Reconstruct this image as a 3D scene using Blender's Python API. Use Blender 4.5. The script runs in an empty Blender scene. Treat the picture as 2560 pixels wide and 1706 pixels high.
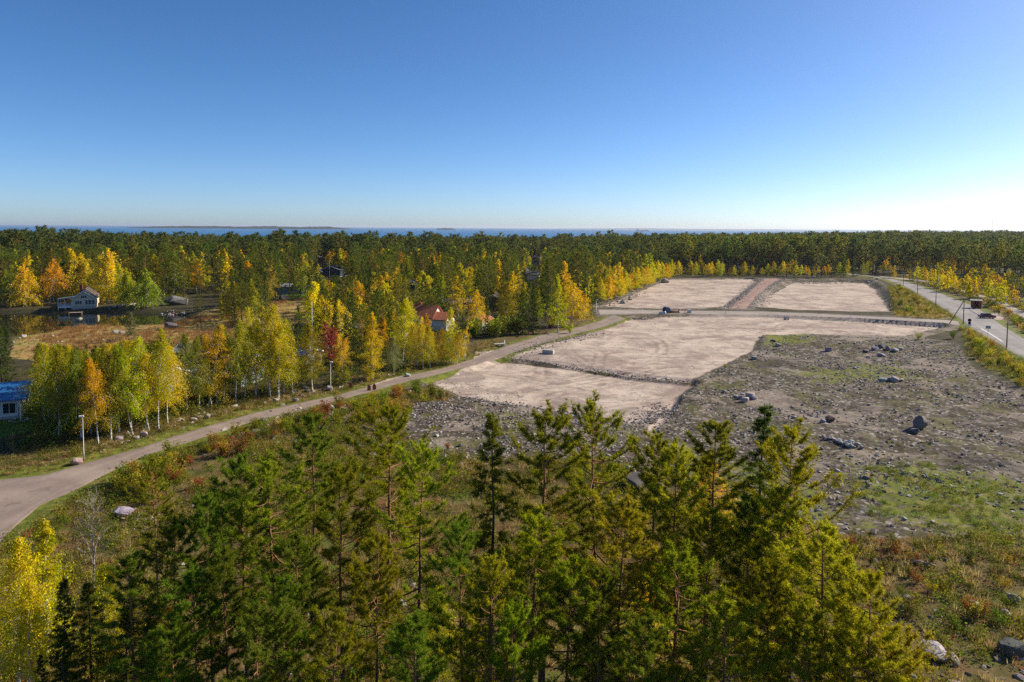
import bpy, bmesh, math, random
import numpy as np
from mathutils import Matrix, Vector, Euler, Quaternion

# ------------------------------------------------------------------ camera, sky, sun, exposure
scene = bpy.context.scene
R = math.radians
SUN_AZ, SUN_EL = R(66), R(31)          # clockwise from +Y (the view direction), above the horizon
HAZE = 4e-5
cam_d = bpy.data.cameras.new('camera')
cam = bpy.data.objects.new('camera', cam_d); scene.collection.objects.link(cam)
cam_d.sensor_width = 36.0; cam_d.lens = 24.005; cam_d.shift_y = -0.0699
cam_d.clip_start = 0.5; cam_d.clip_end = 120000
cam.matrix_world = Matrix.Translation((0, 0, 27)) @ (Matrix.Rotation(R(90 - 3.5), 4, 'X') @ Matrix.Rotation(R(0.38), 4, 'Z'))
scene.camera = cam
world = bpy.data.worlds.new('World'); scene.world = world; world.use_nodes = True
wn = world.node_tree.nodes; wl = world.node_tree.links
sky = wn.new('ShaderNodeTexSky'); sky.sky_type = 'NISHITA'; sky.sun_disc = False
sky.sun_elevation = SUN_EL; sky.sun_rotation = SUN_AZ
sky.air_density = 0.58; sky.dust_density = 0.6; sky.ozone_density = 4.2; sky.altitude = 30
hsv = wn.new('ShaderNodeHueSaturation'); hsv.inputs['Saturation'].default_value = 1.16; hsv.inputs['Hue'].default_value = 0.500
wl.new(sky.outputs[0], hsv.inputs['Color']); wl.new(hsv.outputs[0], wn['Background'].inputs[0]); wn['Background'].inputs[1].default_value = 0.100
sd = bpy.data.lights.new('sun', 'SUN'); sd.energy = 4.9; sd.angle = R(0.53); sd.color = (1.0, 0.885, 0.70)
sun = bpy.data.objects.new('sun', sd); scene.collection.objects.link(sun)
sdir = Vector((math.sin(SUN_AZ) * math.cos(SUN_EL), math.cos(SUN_AZ) * math.cos(SUN_EL), math.sin(SUN_EL)))
sun.rotation_euler = sdir.to_track_quat('Z', 'Y').to_euler()
vs = scene.view_settings
vs.view_transform = 'Standard'; vs.look = 'None'; vs.gamma = 1.0; vs.use_curve_mapping = False; vs.exposure = 0.62
scene.render.engine = 'CYCLES'
cy = scene.cycles
cy.max_bounces = 4; cy.diffuse_bounces = 2; cy.glossy_bounces = 2; cy.transmission_bounces = 3; cy.transparent_max_bounces = 4
cy.volume_bounces = 0; cy.caustics_reflective = False; cy.caustics_refractive = False
cy.use_denoising = False
cy.pixel_filter_type = 'BLACKMAN_HARRIS'; cy.filter_width = 1.5
scene.render.use_persistent_data = False

# ------------------------------------------------------------------ helpers
COL = scene.collection
PROTO = bpy.data.collections.new('prototypes')       # never linked to the scene

def tag(o, label=None, cat=None, group=None, kind=None):
    if label: o['label'] = label
    if cat: o['category'] = cat
    if group: o['group'] = group
    if kind: o['kind'] = kind
    return o

def link(o, parent=None):
    COL.objects.link(o)
    if parent is not None: o.parent = parent
    return o

def empty(name, loc, rz=0.0, label=None, cat=None, group=None):
    o = bpy.data.objects.new(name, None); o.empty_display_size = 0.3
    o.location = loc; o.rotation_euler = (0, 0, rz); link(o)
    return tag(o, label, cat, group)

def mesh_np(name, V, polys, mats=(), attrs=None, smooth=False):
    """V (n,3); polys = list of (index array (m,k), material index)"""
    me = bpy.data.meshes.new(name)
    V = np.asarray(V, np.float32)
    me.vertices.add(len(V)); me.vertices.foreach_set('co', V.ravel())
    loops, starts, midx = [], [], []; s = 0
    for F, mi in polys:
        F = np.asarray(F, np.int32)
        if F.size == 0: continue
        m, k = F.shape
        loops.append(F.ravel()); starts.append(s + np.arange(m) * k); midx.append(np.full(m, mi)); s += m * k
    L = np.concatenate(loops).astype(np.int32); S = np.concatenate(starts).astype(np.int32); MI = np.concatenate(midx).astype(np.int32)
    me.loops.add(len(L)); me.loops.foreach_set('vertex_index', L)
    me.polygons.add(len(S)); me.polygons.foreach_set('loop_start', S)
    me.polygons.foreach_set('material_index', MI)
    for m in mats: me.materials.append(m)
    for an, arr in (attrs or {}).items():
        arr = np.asarray(arr, np.float32)
        if arr.ndim == 1:
            a = me.attributes.new(an, 'FLOAT', 'POINT'); a.data.foreach_set('value', arr)
        elif arr.shape[1] == 3:
            a = me.attributes.new(an, 'FLOAT_VECTOR', 'POINT'); a.data.foreach_set('vector', arr.ravel())
        else:
            a = me.attributes.new(an, 'FLOAT_COLOR', 'POINT'); a.data.foreach_set('color', arr.ravel())
    me.update(calc_edges=True); 
    me.polygons.foreach_set('use_smooth', np.full(len(S), bool(smooth)))
    return me

def obj(name, me, parent=None, loc=None):
    o = bpy.data.objects.new(name, me)
    if loc is not None: o.location = loc
    return link(o, parent)

class MB:
    """collects boxes, prisms, tubes and builds one mesh"""
    def __init__(s): s.v = []; s.f = []
    def add(s, V, F):
        n = len(s.v); s.v += [tuple(p) for p in V]; s.f += [tuple(i + n for i in f) for f in F]; return s
    def box(s, x0, x1, y0, y1, z0, z1):
        V = [(x, y, z) for z in (z0, z1) for y in (y0, y1) for x in (x0, x1)]
        return s.add(V, [(0, 2, 3, 1), (4, 5, 7, 6), (0, 1, 5, 4), (2, 6, 7, 3), (0, 4, 6, 2), (1, 3, 7, 5)])
    def obox(s, c, ax, ay, az):
        c, ax, ay, az = map(Vector, (c, ax, ay, az))
        V = [c + i * ax + j * ay + k * az for k in (-1, 1) for j in (-1, 1) for i in (-1, 1)]
        return s.add(V, [(0, 2, 3, 1), (4, 5, 7, 6), (0, 1, 5, 4), (2, 6, 7, 3), (0, 4, 6, 2), (1, 3, 7, 5)])
    def prism(s, poly, y0, y1, axis='y'):
        n = len(poly)
        if axis == 'y': V = [(a, y0, b) for a, b in poly] + [(a, y1, b) for a, b in poly]
        elif axis == 'x': V = [(y0, a, b) for a, b in poly] + [(y1, a, b) for a, b in poly]
        else: V = [(a, b, y0) for a, b in poly] + [(a, b, y1) for a, b in poly]
        F = [tuple(range(n))[::-1], tuple(range(n, 2 * n))] + [(i, (i + 1) % n, n + (i + 1) % n, n + i) for i in range(n)]
        return s.add(V, F)
    def tube(s, pts, rad, sides=8, cap=True):
        pts = [Vector(p) for p in pts]
        if not hasattr(rad, '__len__'): rad = [rad] * len(pts)
        V, F = [], []
        for i, p in enumerate(pts):
            d = (pts[min(i + 1, len(pts) - 1)] - pts[max(i - 1, 0)]).normalized()
            a = d.orthogonal().normalized() if abs(d.z) < .9 else Vector((1, 0, 0)).cross(d).normalized()
            b = d.cross(a)
            for k in range(sides):
                t = 2 * math.pi * k / sides
                V.append(p + (a * math.cos(t) + b * math.sin(t)) * rad[i])
        for i in range(len(pts) - 1):
            for k in range(sides):
                k2 = (k + 1) % sides
                F.append((i * sides + k, i * sides + k2, (i + 1) * sides + k2, (i + 1) * sides + k))
        if cap: F += [tuple(range(sides))[::-1], tuple((len(pts) - 1) * sides + k for k in range(sides))]
        return s.add(V, F)
    def mesh(s, name, mat, smooth=False):
        me = bpy.data.meshes.new(name); me.from_pydata(s.v, [], s.f)
        bm = bmesh.new(); bm.from_mesh(me); bmesh.ops.recalc_face_normals(bm, faces=bm.faces); bm.to_mesh(me); bm.free()
        if mat: me.materials.append(mat)
        if smooth: me.polygons.foreach_set('use_smooth', [True] * len(me.polygons))
        return me
    def build(s, name, mat, parent=None, smooth=False, loc=None):
        return obj(name, s.mesh(name, mat, smooth), parent, loc)

def copy_tree(o, parent=None):
    c = o.copy(); COL.objects.link(c); c.parent = parent
    for ch in list(o.children): copy_tree(ch, c)
    return c

# ---- value noise in numpy
def _hash(ix, iy, seed):
    h = (ix.astype(np.int64) * 374761393 + iy.astype(np.int64) * 668265263 + seed * 974634777) & 0x7fffffff
    h = ((h ^ (h >> 13)) * 1274126177) & 0x7fffffff
    return ((h ^ (h >> 16)) & 0xffff) / 65535.0
def vnoise(x, y, seed=0):
    ix = np.floor(x); iy = np.floor(y); fx = x - ix; fy = y - iy
    fx = fx * fx * (3 - 2 * fx); fy = fy * fy * (3 - 2 * fy)
    a = _hash(ix, iy, seed); b = _hash(ix + 1, iy, seed); c = _hash(ix, iy + 1, seed); d = _hash(ix + 1, iy + 1, seed)
    return (a * (1 - fx) + b * fx) * (1 - fy) + (c * (1 - fx) + d * fx) * fy
def fbm(x, y, s, seed=0, oct=4):
    v = 0; a = .5; f = 1 / s
    for o in range(oct):
        v = v + a * (vnoise(x * f, y * f, seed + o * 17) - .5); a *= .5; f *= 2.03
    return v            # about -0.5 .. 0.5
def sstep(a, b, x):
    t = np.clip((x - a) / (b - a), 0, 1); return t * t * (3 - 2 * t)
def sdist(x, y, poly):
    """signed distance to a polygon, negative inside"""
    d = np.full(x.shape, 1e9); ins = np.zeros(x.shape, bool)
    n = len(poly)
    for i in range(n):
        ax, ay = poly[i]; bx, by = poly[(i + 1) % n]
        ex, ey = bx - ax, by - ay; wx, wy = x - ax, y - ay
        t = np.clip((wx * ex + wy * ey) / (ex * ex + ey * ey + 1e-9), 0, 1)
        d = np.minimum(d, (wx - ex * t) ** 2 + (wy - ey * t) ** 2)
        c = ((ay > y) != (by > y))
        if ay != by: ins ^= c & (x < (bx - ax) * (y - ay) / (by - ay) + ax)
    d = np.sqrt(d); return np.where(ins, -d, d)
def ldist(x, y, line):
    d = np.full(x.shape, 1e9)
    for (ax, ay), (bx, by) in zip(line[:-1], line[1:]):
        ex, ey = bx - ax, by - ay; wx, wy = x - ax, y - ay
        t = np.clip((wx * ex + wy * ey) / (ex * ex + ey * ey + 1e-9), 0, 1)
        d = np.minimum(d, (wx - ex * t) ** 2 + (wy - ey * t) ** 2)
    return np.sqrt(d)

# ------------------------------------------------------------------ materials
def mat(name, color=(.5, .5, .5), rough=.8, metal=0.0, spec=.3, noise=0.0, nscale=8.0, bump=0.0):
    m = bpy.data.materials.new(name); m.use_nodes = True
    nt = m.node_tree; b = nt.nodes['Principled BSDF']
    b.inputs['Base Color'].default_value = (*color, 1); b.inputs['Roughness'].default_value = rough
    b.inputs['Metallic'].default_value = metal; b.inputs['Specular IOR Level'].default_value = spec
    if noise or bump:
        tc = nt.nodes.new('ShaderNodeTexCoord'); n = nt.nodes.new('ShaderNodeTexNoise')
        n.inputs['Scale'].default_value = nscale; n.inputs['Detail'].default_value = 5
        nt.links.new(tc.outputs['Object'], n.inputs['Vector'])
        if noise:
            mx = nt.nodes.new('ShaderNodeMix'); mx.data_type = 'RGBA'
            mx.inputs['A'].default_value = (*[c * (1 - noise) for c in color], 1)
            mx.inputs['B'].default_value = (*[min(1, c * (1 + noise)) for c in color], 1)
            nt.links.new(n.outputs['Fac'], mx.inputs['Factor']); nt.links.new(mx.outputs['Result'], b.inputs['Base Color'])
        if bump:
            bp = nt.nodes.new('ShaderNodeBump'); bp.inputs['Strength'].default_value = bump; bp.inputs['Distance'].default_value = .05
            nt.links.new(n.outputs['Fac'], bp.inputs['Height']); nt.links.new(bp.outputs['Normal'], b.inputs['Normal'])
    return m

def foliage_mat(name, alt=None, trans=.42, vlo=.55, vhi=1.35, hue=.05, fixed=None):
    """leaf colour comes from the object's own colour; every leaf carries its own random 'rnd' and pigment 'tint'"""
    m = bpy.data.materials.new(name); m.use_nodes = True; nt = m.node_tree; N = nt.nodes; Lk = nt.links
    N.remove(N['Principled BSDF']); out = N['Material Output']
    oi = N.new('ShaderNodeObjectInfo'); at = N.new('ShaderNodeAttribute'); at.attribute_name = 'rnd'
    col = oi.outputs['Color']
    if fixed:
        rgb = N.new('ShaderNodeRGB'); rgb.outputs[0].default_value = (*fixed, 1); col = rgb.outputs[0]
    if alt:
        ta = N.new('ShaderNodeAttribute'); ta.attribute_name = 'tint'
        mx = N.new('ShaderNodeMix'); mx.data_type = 'RGBA'; mx.blend_type = 'MULTIPLY'
        mx.inputs['B'].default_value = (*alt, 1)
        Lk.new(ta.outputs['Fac'], mx.inputs['Factor']); Lk.new(col, mx.inputs['A']); col = mx.outputs['Result']
    hs = N.new('ShaderNodeHueSaturation')
    def mr(src, a, b):
        r = N.new('ShaderNodeMapRange'); r.inputs['To Min'].default_value = a; r.inputs['To Max'].default_value = b
        Lk.new(src, r.inputs['Value']); return r.outputs['Result']
    ad = N.new('ShaderNodeMath'); ad.operation = 'ADD'
    Lk.new(mr(at.outputs['Fac'], .5 - hue * .5, .5 + hue * .5), ad.inputs[0])
    Lk.new(mr(oi.outputs['Random'], -.012, .012), ad.inputs[1])
    Lk.new(ad.outputs[0], hs.inputs['Hue'])
    wn2 = N.new('ShaderNodeMath'); wn2.operation = 'MULTIPLY'; wn2.inputs[1].default_value = 7.31; Lk.new(at.outputs['Fac'], wn2.inputs[0])
    fr = N.new('ShaderNodeMath'); fr.operation = 'FRACT'; Lk.new(wn2.outputs[0], fr.inputs[0])
    mu = N.new('ShaderNodeMath'); mu.operation = 'MULTIPLY'
    Lk.new(mr(fr.outputs[0], vlo, vhi), mu.inputs[0]); Lk.new(mr(oi.outputs['Random'], .86, 1.14), mu.inputs[1])
    Lk.new(mu.outputs[0], hs.inputs['Value']); Lk.new(col, hs.inputs['Color'])
    d = N.new('ShaderNodeBsdfDiffuse'); t = N.new('ShaderNodeBsdfTranslucent'); mxs = N.new('ShaderNodeMixShader'); mxs.inputs[0].default_value = trans
    Lk.new(hs.outputs['Color'], d.inputs['Color']); Lk.new(hs.outputs['Color'], t.inputs['Color'])
    Lk.new(d.outputs[0], mxs.inputs[1]); Lk.new(t.outputs[0], mxs.inputs[2]); Lk.new(mxs.outputs[0], out.inputs['Surface'])
    return m

M = {}
FOL = {'needles': dict(trans=.56, vlo=.5, vhi=1.45, hue=.06), 'leaves': dict(alt=(.66, .84, .8), trans=.5, vlo=.55, vhi=1.35, hue=.075), 'herbs': dict(trans=.45, vlo=.5, vhi=1.4, hue=.07)}
M['needle'] = foliage_mat('needles', **FOL['needles']); M['leaf'] = foliage_mat('leaves', **FOL['leaves']); M['herb'] = foliage_mat('herbs', **FOL['herbs'])
_fx = {}
def fixed_mat(m, colr):
    """the same leaf or stone in one set colour, for the uncountable masses"""
    k = (m.name, colr)
    if k not in _fx:
        if m.name in FOL: _fx[k] = foliage_mat(m.name + '_mass', fixed=colr, **FOL[m.name])
        elif m.name == 'granite': _fx[k] = rock_mat(colr)
        else: _fx[k] = m
    return _fx[k]

def bark_mat(name, lo, hi, z0, z1, scale):
    m = mat(name, lo, .95, noise=0); nt = m.node_tree; N = nt.nodes; b = N['Principled BSDF']
    tc = N.new('ShaderNodeTexCoord'); sp = N.new('ShaderNodeSeparateXYZ'); nt.links.new(tc.outputs['Object'], sp.inputs[0])
    r = N.new('ShaderNodeMapRange'); r.inputs['From Min'].default_value = z0; r.inputs['From Max'].default_value = z1; nt.links.new(sp.outputs['Z'], r.inputs['Value'])
    mx = N.new('ShaderNodeMix'); mx.data_type = 'RGBA'; mx.inputs['A'].default_value = (*lo, 1); mx.inputs['B'].default_value = (*hi, 1)
    nt.links.new(r.outputs[0], mx.inputs['Factor'])
    n = N.new('ShaderNodeTexNoise'); n.inputs['Scale'].default_value = scale; n.inputs['Detail'].default_value = 4; nt.links.new(tc.outputs['Object'], n.inputs['Vector'])
    m2 = N.new('ShaderNodeMix'); m2.data_type = 'RGBA'; m2.blend_type = 'MULTIPLY'; m2.inputs['Factor'].default_value = .8
    nt.links.new(mx.outputs['Result'], m2.inputs['A']); 
    r2 = N.new('ShaderNodeMapRange'); r2.inputs['From Min'].default_value = .3; r2.inputs['From Max'].default_value = .7; r2.inputs['To Min'].default_value = .45; r2.inputs['To Max'].default_value = 1.3
    nt.links.new(n.outputs['Fac'], r2.inputs['Value']); nt.links.new(r2.outputs[0], m2.inputs['B'])
    nt.links.new(m2.outputs['Result'], b.inputs['Base Color'])
    bp = N.new('ShaderNodeBump'); bp.inputs['Strength'].default_value = .6; bp.inputs['Distance'].default_value = .04
    nt.links.new(n.outputs['Fac'], bp.inputs['Height']); nt.links.new(bp.outputs[0], b.inputs['Normal'])
    return m
M['pine_bark'] = bark_mat('pine_bark', (.07, .055, .045), (.30, .15, .07), 4, 9, 6)
M['spruce_bark'] = bark_mat('spruce_bark', (.08, .065, .055), (.10, .075, .06), 2, 9, 6)
M['deadwood'] = mat('dead_branches', (.30, .26, .22), .9)
def birch_mat():
    m = mat('birch_bark', (.62, .60, .56), .7); nt = m.node_tree; N = nt.nodes; b = N['Principled BSDF']
    tc = N.new('ShaderNodeTexCoord'); mp = N.new('ShaderNodeMapping'); mp.inputs['Scale'].default_value = (2.5, 2.5, 5)
    n = N.new('ShaderNodeTexNoise'); n.inputs['Scale'].default_value = 1.3; n.inputs['Detail'].default_value = 3
    nt.links.new(tc.outputs['Object'], mp.inputs[0]); nt.links.new(mp.outputs[0], n.inputs['Vector'])
    cr = N.new('ShaderNodeValToRGB'); cr.color_ramp.elements[0].position = .40; cr.color_ramp.elements[0].color = (.06, .055, .05, 1)
    cr.color_ramp.elements[1].position = .50; cr.color_ramp.elements[1].color = (.62, .60, .55, 1)
    nt.links.new(n.outputs['Fac'], cr.inputs[0]); nt.links.new(cr.outputs[0], b.inputs['Base Color'])
    return m
M['birch_bark'] = birch_mat()
M['twig'] = mat('birch_twigs', (.10, .07, .05), .9)
# ------------------------------------------------------------------ layout of the place (metres; camera stands over 0,0)
PAD1 = [(-14.34,119.02),(-7.32,109.28),(0.14,105.21),(8.27,100.56),(15.79,96.71),(16.75,94.93),(20.88,98.49),(24.80,105.35),(27.48,111.54),(31.26,118.20),(29.15,119.36),(21.92,122.95),(12.67,129.92),(0.94,137.67),(-3.16,138.78),(-7.77,133.30)]
PAD2 = [(0.29,141.32),(12.81,131.44),(22.00,123.46),(31.21,119.17),(40.17,130.81),(45.87,138.57),(53.77,150.27),(62.39,170.15),(78.93,173.41),(96.94,169.08),(116.89,183.28),(121.16,192.76),(104.48,203.54),(76.99,210.47),(57.13,210.41),(34.45,197.50),(20.75,174.89),(11.56,161.44),(5.51,151.99)]
PAD3 = [(30.67,227.82),(40.74,254.04),(60.98,304.86),(81.89,353.68),(127.04,360.39),(120.58,336.32),(86.35,262.82),(71.31,231.30),(55.67,224.70)]
PAD4 = [(83.99,235.48),(111.30,290.08),(146.92,354.60),(171.86,356.66),(182.44,352.38),(167.02,312.78),(122.49,218.17),(112.18,218.64),(95.07,223.90)]
ROAD_W = ([(-60.53,70.41),(-54.39,71.21),(-50.60,72.47),(-48.26,76.30),(-45.03,81.77),(-43.64,85.62),(-37.04,97.70),(-32.44,103.27),(-27.23,109.23),(-24.64,113.47),(-19.66,122.30),(-13.49,129.19),(-7.79,139.37),(-0.35,156.54),(3.58,162.87),(7.90,171.38),(15.47,179.59),(25.40,195.10),(30.65,207.44)],
          [(-40.42,46.54),(-44.24,59.33),(-45.30,63.94),(-44.40,67.43),(-44.06,71.40),(-43.15,78.31),(-41.11,81.85),(-35.43,93.41),(-31.09,98.93),(-27.57,103.64),(-23.75,109.33),(-18.01,118.16),(-13.01,124.55),(-7.69,132.03),(-1.40,142.68),(4.67,154.03),(10.65,163.73),(16.73,172.76),(25.15,183.87),(33.56,199.24)])
ROAD_C = ([(28.02,219.57),(41.41,219.23),(53.97,217.79),(79.36,217.07),(105.27,205.17),(124.17,194.92),(128.47,191.87)],
          [(26.71,205.32),(39.47,208.88),(51.94,209.53),(76.39,208.87),(102.41,199.55),(120.40,188.94),(121.07,179.13)])
ROAD_R = ([(71.38,224.18),(90.07,264.70),(117.01,325.24),(134.01,362.67)],
          [(77.18,223.40),(95.49,265.06),(130.03,338.31),(144.16,363.58)])
ROAD_A = ([(73.56,67.43),(89.67,104.78),(103.63,136.74),(106.18,144.96),(112.49,159.96),(121.86,180.62),(131.24,198.88),(147.61,236.70),(164.18,275.52),(179.71,312.94),(193.22,350.29),(197.42,379.91),(191.22,392.41)],
          [(85.72,78.86),(104.98,122.97),(121.71,160.92),(133.11,184.14),(139.40,196.65),(153.38,222.89),(163.60,248.14),(177.61,285.17),(194.17,332.44),(201.77,371.03),(196.53,403.37)])
PATH_A = ([(105.86,97.80),(134.87,158.50),(161.57,214.21),(180.24,252.89),(188.56,278.54),(199.43,307.88),(209.12,336.11),(208.58,357.26),(203.15,376.05)],
          [(99.06,91.41),(123.07,144.48),(146.96,194.68),(171.20,240.12),(179.30,264.77),(191.25,295.17),(201.29,323.45),(201.90,345.77),(199.67,369.58)])
POND = [(-215.90,224.89),(-177.49,218.35),(-160.71,213.12),(-148.58,213.76),(-137.62,216.35),(-128.96,216.81),(-113.12,214.62),(-100.90,209.43),(-97.38,193.04),(-108.39,190.15),(-125.56,191.72),(-120.89,183.53),(-125.07,175.65),(-128.63,170.29),(-152.77,158.69)]
RUBBLE = [(-7.08,105.64),(0.14,101.06),(7.98,96.88),(15.58,92.66),(20.43,94.72),(25.48,104.05),(31.50,116.25),(40.09,129.79),(53.53,149.34),(68.01,169.12),(82.79,166.68),(100.95,167.41),(102.58,156.22),(88.31,129.49),(85.23,112.04),(81.64,100.84),(75.32,73.09),(56.97,54.84),(49.98,58.35),(39.61,58.59),(30.73,58.46),(23.57,62.93),(18.25,72.06),(10.43,78.26),(-3.58,77.98),(-11.13,82.17),(-16.07,92.31),(-14.55,103.02)]
GREENS = [[(55.99,155.50),(63.13,170.80),(71.38,173.72),(77.17,169.50),(70.92,157.67),(61.25,152.10)],
          [(36.21,75.44),(47.02,76.94),(56.74,73.95),(49.85,59.93),(41.46,55.31),(39.15,58.97),(33.76,62.21)]]
MEADOW = [(-121.65,166.24),(-117.61,178.86),(-121.67,186.77),(-103.78,185.31),(-94.96,189.56),(-97.66,204.70),(-97.55,230.22),(-76.43,249.97),(-55.49,196.40),(-65.31,173.15),(-71.91,160.42),(-70.40,140.24),(-86.35,141.91),(-95.03,135.10),(-103.55,139.06)]
LAWN = [(-84.08,101.22),(-73.78,101.96),(-68.32,97.14),(-62.57,88.48),(-65.10,84.17),(-68.75,82.51)]
LAWN2 = [(-93.64,269.97),(-72.22,273.08),(-68.16,257.68),(-87.46,252.09)]
ROADSIDE_R = [(114.34,203.01),(174.63,316.06),(174.40,302.08),(144.61,231.62),(130.16,197.94),(119.13,198.00)]
VERGE_R = [(119.32,181.20),(117.36,171.27),(100.54,132.61),(89.84,106.48),(75.68,73.54),(72.97,70.75),(81.70,96.57),(85.23,112.04),(94.19,139.46)]
HEATH = [(-42.79,58.55),(-42.57,69.28),(-40.48,80.08),(-33.91,92.28),(-23.61,105.21),(-13.84,114.95),(-7.08,105.64),(-14.55,103.02),(-16.07,92.31),(-11.13,82.17),(-3.58,77.98),(10.43,78.26),(18.25,72.06),(23.57,62.93),(30.73,58.46),(39.61,58.59),(49.98,58.35),(56.97,54.84),(90,30),(-60,30)]
DITCH = [(-0.88,141.84),(12.89,132.16),(22.21,124.61),(31.60,120.05)]
TRICKLE = [(26.67,108.99),(24.02,101.21),(21.88,96.18),(19.45,91.61),(18.24,87.30)]
BANK_W = [(-12.61,122.85),(-9.09,129.70),(-6.85,130.90)]
CTRL = [(-49,77,0),(-15,118,0),(10,170,.1),(32,220,.8),(-60,110,0),(-80,95,0),(-90,140,-.2),(-120,170,-.7),(-145,228,-.1),(-60,170,-.3),(-40,220,.2),(-150,300,1),(0,300,.6),
        (50,330,.6),(90,372,.8),(180,372,1),(112,150,1.5),(132,200,1.5),(160,260,1.5),(200,340,1.6),(100,110,.9),(70,90,.3),(40,80,.1),(60,120,.3),(90,160,.6),(0,60,0),(30,40,0),(-30,40,0),(70,50,.2),(-20,90,0),
        (200,200,2),(300,400,3),(0,500,0),(-250,500,0),(-400,800,-6),(0,800,-4.5),(0,1050,-6.5),(-500,1050,-6.5),(150,900,-3),(300,700,5),(600,900,9),(350,1050,3),(700,600,7),(900,1100,9)]
def ring(rd): return rd[0] + rd[1][::-1]
ROADS = [(ROAD_W, lambda x, y: np.interp(y, [0, 140, 175, 222], [0, 0, .2, .8]), 1.6), (ROAD_R, lambda x, y: .8 + 0 * x, 2.5),
         (ROAD_C, lambda x, y: np.interp(x, [30, 75, 110, 132], [.8, .8, 1.2, 1.5]), 1.3),
         (ROAD_A, lambda x, y: 1.5 + 0 * x, 2.5), (PATH_A, lambda x, y: 1.7 + 0 * x, 2.0)]
PADS = [(PAD1, -.6, 2.2), (PAD2, .1, .9), (PAD3, .5, 2.0), (PAD4, -.6, 4.5)]
def box_of(poly, m):
    xs = [p[0] for p in poly]; ys = [p[1] for p in poly]; return min(xs) - m, max(xs) + m, min(ys) - m, max(ys) + m
def near_sd(x, y, poly, m):
    x0, x1, y0, y1 = box_of(poly, m); k = (x > x0) & (x < x1) & (y > y0) & (y < y1)
    d = np.full(x.shape, 99.0)
    if k.any(): d[k] = sdist(x[k], y[k], poly)
    return d
def shore(x): return 1090 + 60 * np.sin(x / 190.) + 35 * np.sin(x / 71.) + np.clip(x - 150, 0, 900) * .45
def height(x, y):
    x = np.atleast_1d(np.asarray(x, float)); y = np.atleast_1d(np.asarray(y, float))
    num = 0; den = 0
    for cx, cy_, cz in CTRL:
        w = 1 / (((x - cx) ** 2 + (y - cy_) ** 2) + 60) ** 1.5; num = num + w * cz; den = den + w
    h = num / den
    h = h + sstep(380, 700, y) * 3.0 * fbm(x, y, 160, 3)
    rough = .55 * fbm(x, y, 9, 5) + .3 * fbm(x, y, 2.6, 9, 3)
    h = h + rough * sstep(480, 330, y)
    rb = sstep(1.0, -2.5, near_sd(x, y, RUBBLE, 5))
    h = h + rb * (.7 * fbm(x, y, 11, 21) + .5 * fbm(x, y, 2.2, 23, 3))
    mx, my = (82.81,150.41); h = h + 1.1 * np.exp(-(((x - mx) / 11) ** 2 + ((y - my - 3) / 5.0) ** 2))
    pn = .10 * fbm(x, y, 7, 31, 4) + .05 * fbm(x, y, 1.3, 37, 2)
    for poly, z, bank in PADS:
        w = sstep(bank, 0.0, near_sd(x, y, poly, bank + 1)); h = h * (1 - w) + (z + pn) * w
    dd = ldist(x, y, DITCH); k = sstep(1.6, .5, dd); h = h - k * .35
    h = h - .25 * sstep(1.2, .2, ldist(x, y, TRICKLE))
    w = sstep(5.5, -.6, near_sd(x, y, POND, 7)); h = h * (1 - w) + (-2.0) * w
    for rd, zf, bank in ROADS:
        w = sstep(bank, .25, near_sd(x, y, ring(rd), bank + 1)); h = h * (1 - w) + zf(x, y) * w
    s = shore(x); k = sstep(s - 60, s + 60, y); h = h * (1 - k) + (-16.0) * k
    return h
def hz(x, y): return float(height([x], [y])[0])
def hzs(x, y): return height(np.array(x), np.array(y))

def axis(segs):
    out = [segs[0][0]]
    for a, b, s in segs:
        n = max(1, int(round((b - a) / s))); out += list(np.linspace(a, b, n + 1)[1:])
    return np.array(out)
def grow(a, b, s, g):
    o = [a]; 
    while o[-1] < b: o.append(o[-1] + s); s *= g
    return np.array(o)
ys = np.concatenate([-grow(0, 3000, 6, 1.25)[:0:-1], axis([(0, 34, 2), (34, 130, .42), (130, 240, .85), (240, 400, 1.6)]), grow(400, 9000, 3, 1.06)[1:]])
xs = np.concatenate([-grow(170, 9000, 2, 1.09)[:0:-1], axis([(-170, -60, 1.0), (-60, 75, .45), (75, 240, 1.0)]), grow(240, 9000, 2, 1.09)[1:]])
XX, YY = np.meshgrid(xs, ys); X = XX.ravel(); Y = YY.ravel()
Z = height(X, Y)
nx, ny = len(xs), len(ys)
ii = (np.arange(ny - 1)[:, None] * nx + np.arange(nx - 1)[None]).ravel()
quads = np.stack([ii, ii + 1, ii + nx + 1, ii + nx], 1)

# surface zones, 0..1 per vertex; what is left over is forest floor
def zone(poly, soft): return sstep(soft, -soft, near_sd(X, Y, poly, soft + 2))
gravel = np.zeros(len(X))
rag = 2.6 * fbm(X, Y, 6, 131, 4)
for poly, z, b in PADS: gravel = np.maximum(gravel, sstep(1.3, -1.3, near_sd(X, Y, poly, 6) + rag))
gravel = np.maximum(gravel, .9 * sstep(1.0, .4, ldist(X, Y, TRICKLE)))
DIRT = [(-7.79,139.37),(-7.73,147.58),(-3.40,148.71),(-0.07,156.55),(-1.39,141.79),(-7.65,131.26)]
DIRT2 = [(-24.86,112.33),(-23.41,116.77),(-21.13,121.60),(-19.49,122.64),(-19.43,117.81)]
DIRT3 = [(149.22,218.32),(144.37,207.90),(151.16,210.21),(148.77,204.33),(140.89,195.00),(138.15,194.87)]
for dp in (DIRT, DIRT2, DIRT3): gravel = np.maximum(gravel, zone(dp, 1.0))
rubble = zone(RUBBLE, 2.5)
for poly, z, b in PADS: rubble = np.maximum(rubble, sstep(6.5, 3.0, near_sd(X, Y, poly, 7)))
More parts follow.
